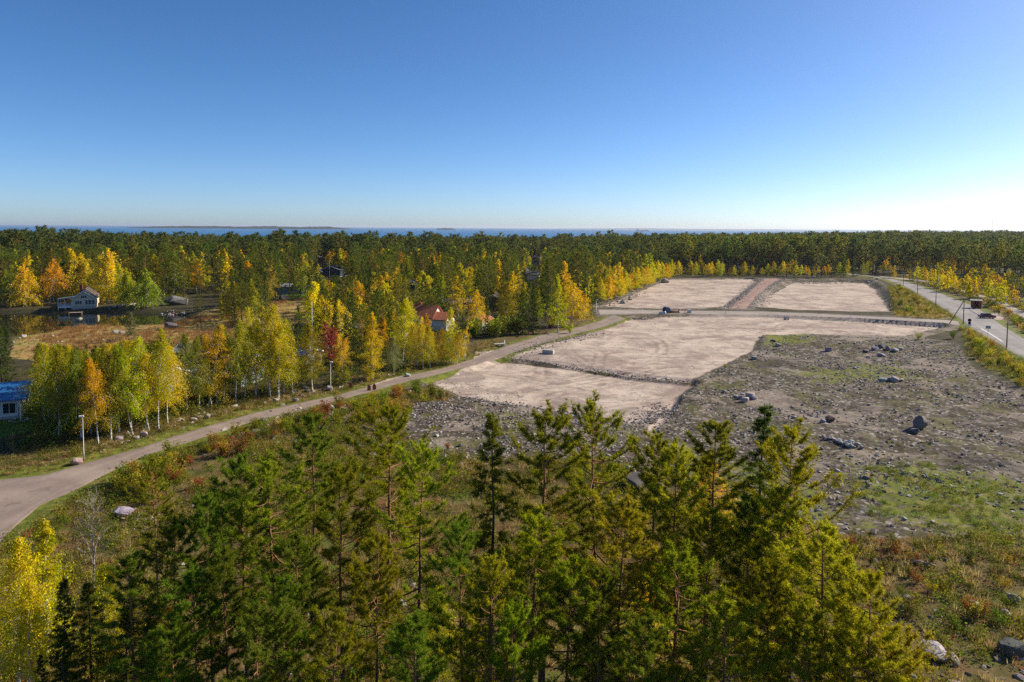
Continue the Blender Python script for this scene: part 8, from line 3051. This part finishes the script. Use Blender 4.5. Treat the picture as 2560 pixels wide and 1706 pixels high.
house('red_roofed_house', 'red-roofed house with a chimney at the far left edge', (-280.77,377.37), R(10), 9, 8, 3.0, 2.6, M['redpaint'], M['r_red'], 'x', .4, chimney=(2.4, .3, .8, 1.2), wins=[('f', -2, 1.2, 1.1, 1.2), ('f', 2, 1.2, 1.1, 1.2)])

# ------------------------------------------------------------------ poles, lamps and signs
def lamp(xy, h, label, group=None, rz=0.0, z=None):
    o = empty('street_lamp', (*xy, hz(*xy) if z is None else z), rz, label, 'street lamp', group)
    MB().tube([(0, 0, -.3), (0, 0, 1.0), (0, 0, 1.02), (0, 0, h - .15)], [.065, .065, .045, .035], 8).build('post', M['steel'], o, True)
    MB().tube([(0, 0, h - .2), (.05, 0, h - .1), (.12, 0, h - .03)], .03, 6).build('arm', M['steel'], o, True)
    hd = MB().prism([(-.12, -.09), (.34, -.12), (.40, 0), (.34, .12), (-.12, .09)], h - .06, h + .06, 'z').build('lamp_head', M['whitesteel'], o)
    MB().box(0, .32, -.08, .08, h - .085, h - .063).build('lamp_glass', M['lampglow'], hd); return o
lamp((-48.85,76.66), 5.2, 'white-headed street lamp by the bend of the gravel road, nearest of the lamps', rz=R(200))
lamp((-29.58,110.48), 5.0, 'slim street lamp beside the small green birches, second along the gravel road', rz=0)
lamp((-9.43,136.77), 5.0, 'street lamp third along the gravel road, before the hedge', rz=0)
lamp((9.11,174.11), 5.0, 'street lamp fourth along the gravel road, beside the yellow garden bush', rz=0)
lamp((25.48,204.58), 5.0, 'street lamp at the road junction beside the pointed spruce', rz=0)
lamp((66.31,210.48), 5.2, 'slim lamp post where the red gravel track leaves the access road', rz=R(90))
lamp((100.48,201.10), 5.2, 'slim lamp post on the access road before the right field', rz=R(90))
lamp((186.52,297.88), 5.6, 'street lamp between the birches of the road strip', rz=R(180))
lamp((143.97,198.01), 6.5, 'street lamp beside the cycle path near the parked car', rz=R(180))
lamp((198.42,373.77), 7, 'far street lamp where the asphalt road enters the forest', rz=R(0))
def flagpole(xy, h, label):
    o = empty('flagpole', (*xy, hz(*xy)), 0, label, 'flagpole'); MB().tube([(0, 0, -.3), (0, 0, h * .5), (0, 0, h)], [.085, .07, .04], 8).build('pole', M['whitesteel'], o, True); MB().tube([(0, 0, h), (0, 0, h + .07), (0, 0, h + .13)], [.05, .1, .03], 8).build('finial', M['whitesteel'], o, True)
flagpole((-41.57,141.28), 11.5, 'tall white flagpole rising above the green columnar birch'); flagpole((-17.62,205.41), 9.0, 'slim white flagpole before the grey-brown roof'); flagpole((-95.13,354.94), 9.5, 'white flagpole before the dark blue house'); flagpole((-123.98,434.80), 9.0, 'white flagpole below the flat white roof edge'); flagpole((18.26,481.17), 9.0, 'white flagpole before the beige house')
def pole(x, y, z, h, label, strut=None):
    o = empty('utility_pole', (x, y, z), 0, label, 'utility pole', None); MB().tube([(0, 0, -.4), (0, 0, h)], [.13, .09], 8).build('pole', M['polewood'], o, True)
    MB().box(-.5, .5, -.05, .05, h - .5, h - .4).build('crossarm', M['polewood'], o)
    for s in (-.4, .4): MB().tube([(s, 0, h - .4), (s, 0, h - .25)], [.035, .03], 6).build('insulator', M['whitesteel'], o)
    if strut: MB().tube([(strut[0] - x, strut[1] - y, -.4), (0, -.1, h - .35)], [.12, .09], 8).build('strut', M['polewood'], o, True)
PZ = [((106.06,145.03), 6.1, 'nearest wooden utility pole beside the asphalt road'), ((123.77,185.95), 7.0, None), ((142.56,228.52), 5.6, 'wooden utility pole left of the road, second beyond the braced pole'), ((159.41,267.45), 6.2, 'wooden utility pole left of the road, third beyond the braced pole'), ((178.75,310.91), 6.2, 'wooden utility pole left of the road, farthest one')]
for (x, y), h, lab in PZ:
    if lab: pole(x, y, hz(x, y), h, lab)
x, y = PZ[1][0]; pole(x, y, hz(x, y), 7.0, 'braced wooden utility pole with a slanting strut at the junction', (120.69,187.29))
# the wires strung between the poles
def wire(a, b, label):
    pts = [(a[0] + (b[0] - a[0]) * t, a[1] + (b[1] - a[1]) * t, a[2] + (b[2] - a[2]) * t - 1.6 * t * (1 - t)) for t in np.linspace(0, 1, 13)]
    tag(MB().tube(pts, .012, 4).build('power_line', M['blackplastic'], None), label, 'power line', 'power lines along the road')
tops = [(p[0], p[1], hz(*p) + h - .25) for p, h, l in PZ]
for a, b in zip(tops[:-1], tops[1:]): wire(a, b, 'thin power line sagging between the roadside utility poles')
def sign(xy, h, shapes, label):
    o = empty('road_sign', (*xy, hz(*xy)), R(-38), label, 'road sign'); MB().tube([(0, 0, -.3), (0, 0, h)], .035, 8).build('post', M['steel'], o, True)
    for kind, zc, r, m in shapes:
        if kind == 'disc': MB().prism([(r * math.cos(a * math.pi / 10), zc + r * math.sin(a * math.pi / 10)) for a in range(20)], -.075, -.045, 'y').build('sign_plate', M[m], o)
        else: MB().box(-r, r, -.075, -.045, zc - r * .7, zc + r * .7).build('sign_plate', M[m], o)
sign((119.36,176.87), 2.6, [('disc', 2.25, .42, 'blackplastic'), ('disc', 1.5, .36, 'blackplastic'), ('box', .95, .38, 'whitesteel')], 'sign post with two dark round plates at the junction')
sign((112.01,159.39), 3.2, [('box', 2.9, .5, 'steel')], 'sign post with a small square plate on the road verge')
lamp((119.48,176.91), 5.4, 'street lamp right behind the junction sign post', rz=R(0))

# bus shelter, car and person on the right-hand road
b = empty('bus_shelter', (*(153.07,223.99), 1.5), R(-30), 'dark red wooden bus shelter beside the asphalt road', 'bus shelter')
MB().box(-1.4, 1.4, .95, 1.05, 0, 2.5).build('back_wall', M['redpaint'], b)
for sx in (-1.4, 1.3): MB().box(sx, sx + .1, -.9, .945, 0, 2.5).build('side_wall', M['redpaint'], b)
MB().box(-1.295, -.5, -.9, -.82, 0, 2.5).build('front_panel', M['redpaint'], b); MB().box(.6, 1.295, -.9, -.82, 0, 2.5).build('front_panel', M['redpaint'], b)
MB().prism([(-1.25, 2.503), (1.3, 2.75), (1.3, 2.87), (-1.25, 2.62)], -1.7, 1.7, 'x').build('roof', M['r_grey'], b); MB().box(-1.2, 1.2, .5, .94, .42, .48).build('bench', M['timber'], b)
def car(xy, rz, body, label):
    o = empty('parked_car', (*xy, hz(*xy) + .02), rz, label, 'car')
    prof = [(-2.1, .32), (-2.12, .62), (-2.02, .86), (-1.6, .92), (-1.05, 1.38), (-.4, 1.46), (.45, 1.44), (1.05, 1.02), (1.75, .90), (2.08, .74), (2.12, .45), (2.05, .30)]
    me = bpy.data.meshes.new('body'); bm = bmesh.new(); rows = []
    for k, (yy, s) in enumerate([(-.84, .0), (-.80, .05), (.80, .05), (.84, .0)]):
        rows.append([bm.verts.new((px_, yy * (1 - .16 * max(0, (pz_ - .9)) / .55), pz_ + (.03 if s else -.02))) for px_, pz_ in prof])
    for r1, r2 in zip(rows[:-1], rows[1:]):
        for i in range(len(prof)): bm.faces.new((r1[i], r1[(i + 1) % len(prof)], r2[(i + 1) % len(prof)], r2[i]))
    bm.faces.new(rows[0][::-1]); bm.faces.new(rows[-1]); bmesh.ops.recalc_face_normals(bm, faces=bm.faces); bm.to_mesh(me); bm.free(); me.materials.append(body); obj('body', me, o)
    for s in (-1, 1):
        MB().prism([(-1.35, .96), (-.98, 1.30), (-.38, 1.37), (-.38, .97)], s * .80 - .03, s * .80 + .03, 'y').build('side_window', M['glass'], o); MB().prism([(-.30, .97), (-.30, 1.37), (.42, 1.35), (.90, .99)], s * .80 - .03, s * .80 + .03, 'y').build('side_window', M['glass'], o)
        MB().box(2.03, 2.115, s * .62 - .16, s * .62 + .16, .60, .74).build('headlight', M['whitesteel'], o); MB().box(-2.13, -2.04, s * .64 - .13, s * .64 + .13, .62, .82).build('tail_light', M['redpaint'], o)
        for wx in (-1.3, 1.32):
            ty = MB().prism([(wx + .32 * math.cos(a * math.pi / 8), .32 + .32 * math.sin(a * math.pi / 8)) for a in range(16)], s * .78 - .1, s * .78 + .1, 'y').build('wheel', M['rubber'], o)
            MB().prism([(wx + .19 * math.cos(a * math.pi / 6), .32 + .19 * math.sin(a * math.pi / 6)) for a in range(12)], s * .885 - .01, s * .885 + .01, 'y').build('rim', M['steel'], ty)
    MB().prism([(1.02, 1.06), (.48, 1.45), (.50, 1.48), (1.05, 1.10)], -.66, .66, 'y').build('windscreen', M['glass'], o); MB().prism([(-1.58, .96), (-1.06, 1.40), (-1.10, 1.43), (-1.62, .99)], -.66, .66, 'y').build('rear_window', M['glass'], o)
    return o
car((138.86,198.37), R(-8), mat('dark_red_car_paint', (.16, .012, .03), .25, spec=.6), 'dark red car parked in the lay-by near the bus shelter')
def skin(name, edges, pts, rad, m, parent, sub=2):
    me = bpy.data.meshes.new(name); me.from_pydata(pts, edges, []); o = obj(name, me, parent); sk = o.modifiers.new('skin', 'SKIN'); sk.use_smooth_shade = True
    for v, r in zip(me.skin_vertices[0].data, rad): v.radius = (r, r); v.use_root = False
    me.skin_vertices[0].data[0].use_root = True; o.modifiers.new('sub', 'SUBSURF').levels = sub; o.modifiers['sub'].render_levels = sub; me.materials.append(m); return o
pz = empty('person', (*(147.56,205.67), hz(*(147.56,205.67))), R(10), 'person in dark clothes standing on the strip behind the parked car', 'person')
skin('body', [(0, 1), (1, 2), (2, 3), (3, 4), (2, 5), (5, 6), (6, 7), (2, 8), (8, 9), (9, 10), (0, 11), (11, 12), (12, 13), (13, 17), (0, 14), (14, 15), (15, 16), (16, 18)],
     [(0, 0, .95), (0, 0, 1.2), (0, 0, 1.42), (0, 0, 1.55), (0, -.02, 1.72), (.19, 0, 1.42), (.25, .02, 1.14), (.26, -.06, .9), (-.19, 0, 1.42), (-.25, .02, 1.14), (-.26, -.06, .9), (.10, 0, .88), (.11, -.02, .50), (.12, .02, .09), (-.10, 0, .88), (-.13, .02, .50), (-.14, .05, .09), (.12, -.13, .05), (-.14, -.10, .05)],
     [.13, .13, .13, .06, .105, .06, .05, .045, .06, .05, .045, .085, .06, .045, .085, .06, .045, .04, .04], mat('skin', (.45, .28, .2), .6), pz)
skin('jacket', [(0, 1), (1, 2), (2, 3), (3, 4), (2, 5), (5, 6)], [(0, 0, .88), (0, 0, 1.15), (0, 0, 1.43), (.2, 0, 1.42), (.255, .02, 1.10), (-.2, 0, 1.42), (-.255, .02, 1.10)], [.16, .155, .14, .08, .065, .08, .065], mat('dark_jacket', (.02, .022, .03), .9), pz)
skin('trousers', [(0, 1), (1, 2), (2, 3), (0, 4), (4, 5), (5, 6)], [(0, 0, .93), (.10, 0, .85), (.11, -.02, .5), (.12, .02, .12), (-.10, 0, .85), (-.13, .02, .5), (-.14, .05, .12)], [.145, .10, .078, .062, .10, .078, .062], mat('dark_trousers', (.025, .03, .045), .9), pz)
skin('hair', [(0, 1)], [(0, .02, 1.76), (0, .03, 1.80)], [.105, .07], mat('dark_hair', (.03, .02, .015), .8), pz)
k_ = empty('kerb_island', (*(144.34,211.84), 1.555), 0, 'white-edged kerb beside the bus shelter lay-by', 'kerb'); a = (147.83,219.31); c_ = (141.61,205.84); oo = (144.34,211.84)
for i in range(9):
    t0, t1 = i / 9 + .004, (i + 1) / 9 - .004; p0 = Vector((a[0] + (c_[0] - a[0]) * t0 - oo[0], a[1] + (c_[1] - a[1]) * t0 - oo[1], .06)); p1 = Vector((a[0] + (c_[0] - a[0]) * t1 - oo[0], a[1] + (c_[1] - a[1]) * t1 - oo[1], .06)); d = (p1 - p0); n_ = Vector((-d.y, d.x, 0)).normalized()
    MB().obox((p0 + p1) / 2, d / 2, n_ * .12, Vector((0, 0, .07))).build('kerbstone', M['concrete'], k_)

# ------------------------------------------------------------------ small things by the gravel roads and on the pads
o = empty('waste_bin', (*(15.40,179.83), hz(*(15.40,179.83))), R(15), 'black wheeled waste bin at the road edge', 'waste bin'); MB().prism([(-.28, .08), (.28, .08), (.36, 1.0), (-.36, 1.0)], -.36, .36, 'y').build('body', M['blackplastic'], o); MB().prism([(-.4, 1.003), (.4, 1.003), (.38, 1.1), (-.36, 1.07)], -.39, .39, 'y').build('lid', M['blackplastic'], o)
for s in (-.3, .3): MB().prism([(-.25 + .12 * math.cos(a_ * .785), .12 + .12 * math.sin(a_ * .785)) for a_ in range(8)], s - .03 + (.1 if s > 0 else -.1), s + .03 + (.1 if s > 0 else -.1), 'y').build('wheel', M['rubber'], o)
o = empty('concrete_block', (*(7.91,144.99), hz(*(7.91,144.99))), R(-20), 'pale concrete block alone on the middle gravel pad', 'concrete block'); MB().prism([(-1.2, -.1), (1.2, -.1), (1.2, .78), (1.1, .88), (-1.1, .88), (-1.2, .78)], -.55, .55, 'y').build('block', M['concrete'], o)
for s in (-.6, .6): MB().tube([(s - .1, 0, .86), (s - .1, 0, .98), (s + .1, 0, .98), (s + .1, 0, .86)], .02, 6).build('lifting_eye', M['rust'], o)
o = empty('white_post', (*(-1.62,154.35), hz(*(-1.62,154.35))), 0, 'short white post standing at the road edge by the hedge', 'post'); MB().tube([(0, 0, -.2), (0, 0, 1.25)], [.12, .11], 8).build('post', M['whitesteel'], o, True); MB().tube([(0, 0, 1.25), (0, 0, 1.32)], [.14, .05], 8).build('cap', M['whitesteel'], o, True)
o = empty('stone_table', (*(-2.69,153.17), hz(*(-2.69,153.17))), R(20), 'low stone slab on two blocks beside the white post', 'stone table'); MB().box(-1.3, 1.3, -.5, .5, .5, .68).build('slab', M['concrete'], o)
for s in (-.8, .8): MB().box(s - .25, s + .25, -.35, .35, -.1, .497).build('block', M['rust'] if s < 0 else M['concrete'], o)
for (px_, py_), lab in [((-26.74,112.37),'rusty marker board on the verge behind the gravel road'), ((-23.40,110.95),'left rusty marker board on the near road edge'), ((-22.66,111.57),'right rusty marker board on the near road edge')]:
    o = empty('marker_board', (px_, py_, hz(px_, py_)), R(10), lab, 'marker'); MB().prism([(-.3, .1), (.3, .1), (.28, .8), (.05, 1.15), (-.25, .9)], -.03, .03, 'y').build('board', M['rust'], o); MB().box(-.04, .04, .031, .09, -.2, .9).build('stake', M['timber'], o)
def stake(xy, h, label, grp=None):
    o = empty('survey_stake', (*xy, hz(*xy)), rk.random(), label, 'stake', grp); MB().box(-.045, .045, -.045, .045, -.2, h).build('stake', M['white'], o); MB().box(-.048, .048, -.048, .048, h - .25, h + .01).build('painted_tip', M['orange'], o)
stake((27.74,187.45), 1.9, 'left white survey stake at the road junction'); stake((29.67,189.88), 1.8, 'right white survey stake at the road junction'); stake((102.79,293.16), 1.6, 'white survey stake beside the red gravel track'); stake((13.90,158.71), 1.6, 'thin survey stake on the left edge of the middle pad'); stake((41.06,213.32), 1.6, 'survey stake left of the dark blue drum')
# equipment by the access road
x, y = (48.14,211.40); o = empty('cable_drum', (x, y, hz(x, y)), R(20), 'dark blue cable drum beside the access road', 'cable drum')
for s in (-.75, .75): MB().prism([(.95 * math.cos(a_ * math.pi / 12), .95 + .95 * math.sin(a_ * math.pi / 12)) for a_ in range(24)], s - .06, s + .06, 'y').build('flange', mat('blue_drum', (.05, .10, .20), .6), o)
MB().prism([(.6 * math.cos(a_ * math.pi / 12), .95 + .6 * math.sin(a_ * math.pi / 12)) for a_ in range(24)], -.685, .685, 'y').build('cable', M['blackplastic'], o)
x, y = (50.20,211.51); o = empty('pipe_stack', (x, y, hz(x, y)), R(12), 'stack of brown pipes right of the dark blue drum', 'pipe stack')
for i, (zz_, yy) in enumerate([(.2, -.45), (.2, 0), (.2, .45), (.58, -.22), (.58, .22)]): MB().tube([(-2, yy, zz_), (2, yy, zz_)], .19, 10).build('pipe', M['brownboard'], o, True)
x, y = (46.21,208.16); o = empty('white_pipe', (x, y, hz(x, y)), R(25), 'short white concrete pipe lying by the access road', 'pipe'); MB().tube([(-1.0, 0, .4), (.6, 0, .4), (.62, 0, .4), (1.0, 0, .4)], [.4, .4, .5, .5], 14).build('pipe', M['offwhite'], o, True)
x, y = (53.08,211.66); o = empty('orange_barrier', (x, y, hz(x, y)), R(8), 'orange-and-white road barrier on splayed legs by the access road', 'barrier')
for zz_ in (.75, 1.05): 
    for i in range(5): MB().box(-1.25 + i * .5, -.752 + i * .5, -.03, .03, zz_, zz_ + .2).build('board', M['orange'] if i % 2 == 0 else M['white'], o)
for s in (-1, 1):
    for q in (-.4, .4): MB().tube([(s, q, 0), (s, 0, 1.2)], .04, 6).build('leg', M['orange'], o)
x, y = (55.42,211.78); o = empty('caged_water_tank', (x, y, hz(x, y)), R(5), 'white plastic water tank in a steel cage by the access road', 'water tank'); MB().box(-.5, .5, -.45, .45, .17, 1.12).build('tank', M['offwhite'], o); MB().box(-.56, .56, -.52, .52, 0, .13).build('pallet', M['timber'], o)
for i in range(5):
    for q in (-.5, .5): MB().tube([(-.54 + i * .27, q, .13), (-.54 + i * .27, q, 1.2)], .018, 5).build('bar', M['steel'], o)
for zz_ in (.5, .9, 1.2): MB().tube([(-.56, -.52, zz_), (.56, -.52, zz_), (.56, .52, zz_), (-.56, .52, zz_), (-.56, -.52, zz_)], .018, 5).build('hoop', M['steel'], o)
x, y = (81.65,202.56)
for i, (dx, zz_) in enumerate([(0, 0), (.9, 0)]):
    o = empty('concrete_ring', (x + dx, y, hz(x, y)), R(40 + 30 * i), ['left', 'right'][i] + ' upright concrete well ring at the ditch of the access road', 'concrete ring'); me = bpy.data.meshes.new('ring'); bm = bmesh.new(); N_ = 20
    for k in range(N_): 
        t = 2 * math.pi * k / N_
        for rr2, yy in ((.55, -.25), (.55, .25), (.42, .25), (.42, -.25)): bm.verts.new((rr2 * math.cos(t), yy, .55 + rr2 * math.sin(t)))
    bm.verts.ensure_lookup_table()
    for k in range(N_):
        for q in range(4): bm.faces.new([bm.verts[k * 4 + q], bm.verts[((k + 1) % N_) * 4 + q], bm.verts[((k + 1) % N_) * 4 + (q + 1) % 4], bm.verts[k * 4 + (q + 1) % 4]])
    bmesh.ops.recalc_face_normals(bm, faces=bm.faces); bm.to_mesh(me); bm.free(); me.materials.append(M['concrete']); obj('ring', me, o)
# fire ring on the lawn
x, y = (-67.94,92.85); o = empty('stone_fire_ring', (x, y, hz(x, y)), 0, 'ring of white stones round a dark post on the lawn', 'fire ring'); MB().tube([(0, 0, -.2), (0, 0, 1.9)], .05, 8).build('post', M['blackplastic'], o)
for i in range(14):
    s = obj('stone', RK[i % 8], o); a_ = i * 2 * math.pi / 14; s.location = (1.05 * math.cos(a_), 1.05 * math.sin(a_), .08); s.scale = (.26, .2, .22); s.rotation_euler = (0, 0, a_); s.color = (.62, .58, .5, 1)
# fallen logs on the lower right heath
for (p, q, lab) in [((25.35,39.23),(27.06,39.06),'pale fallen log at the bottom right edge'), ((32.44,53.90),(33.92,52.86),'grey fallen log below the green rubble band'), ((69.95,91.07),(69.83,94.14),None), ((-19.78,90.04),(-17.26,87.59),'grey fallen log on the rubble strip')]:
    if lab:
        a_ = Vector((*p, hz(*p) + .14)); b_ = Vector((*q, hz(*q) + .12)); o = empty('fallen_log', a_, 0, lab, 'log'); d = b_ - a_
        MB().tube([(0, 0, 0), d * .5 + Vector((0, 0, .04)), d], [.16, .14, .09], 8).build('stem', M['deadwood'], o, True)
        for t in (.3, .55, .75): MB().tube([d * t, d * t + Vector((.3, .15, .35))], [.03, .01], 5).build('branch_stub', M['deadwood'], o)

# ------------------------------------------------------------------ far out: ship, masts
o = empty('cargo_ship', (1640, 8600, -8), R(4), 'long pale cargo ship on the sea near the horizon', 'ship'); MB().prism([(-80, 0), (74, 0), (82, 11), (-82, 11)], -12, 12, 'y').build('hull', mat('ship_hull', (.25, .27, .32), .7), o); MB().box(-76, -55, -10, 10, 11, 34).build('bridge', M['white'], o)
for i in range(4): MB().box(-44 + i * 28, -22 + i * 28, -10, 10, 11.01, 17).build('cargo_hatch', mat('hatch', (.5, .48, .46), .8), o)
MB().tube([(-66, 0, 34), (-66, 0, 46)], .8, 6).build('mast', M['white'], o)
for (x, y), h, lab in [((1010,1440), 52, 'thin lattice mast on the skyline at the right'), ((1090,1450), 50, 'second thin mast on the skyline at the far right')]:
    o = empty('lattice_mast', (x, y, hz(x, y)), 0, lab, 'mast')
    for k in range(3): MB().tube([(1.0 * math.cos(k * 2.094), 1.0 * math.sin(k * 2.094), 0), (.3 * math.cos(k * 2.094), .3 * math.sin(k * 2.094), h)], [.12, .09], 5).build('leg', M['steel'], o)
    br = MB()
    for i in range(26):
        z0, z1 = h * i / 26, h * (i + 1) / 26; r0_, r1_ = 1 - .7 * i / 26, 1 - .7 * (i + 1) / 26
        for k in range(3): br.tube([(r0_ * math.cos(k * 2.094), r0_ * math.sin(k * 2.094), z0), (r1_ * math.cos((k + 1) * 2.094), r1_ * math.sin((k + 1) * 2.094), z1)], .04, 4, False)
    tag(br.build('bracing', M['steel'], o), kind='stuff')
# ------------------------------------------------------------------ thin autumn haze over everything
hz_m = bpy.data.materials.new('haze'); hz_m.use_nodes = True; nt = hz_m.node_tree
for n_ in list(nt.nodes):
    if n_.type != 'OUTPUT_MATERIAL': nt.nodes.remove(n_)
pv = nt.nodes.new('ShaderNodeVolumePrincipled'); pv.inputs['Color'].default_value = (.80, .88, 1.0, 1); pv.inputs['Density'].default_value = HAZE; pv.inputs['Anisotropy'].default_value = .35
nt.links.new(pv.outputs[0], [n_ for n_ in nt.nodes if n_.type == 'OUTPUT_MATERIAL'][0].inputs['Volume'])
tag(MB().box(-61000, 61000, -3500, 71000, -40, 66).build('haze', hz_m), 'thin pale autumn haze over the whole landscape', 'haze', kind='stuff')
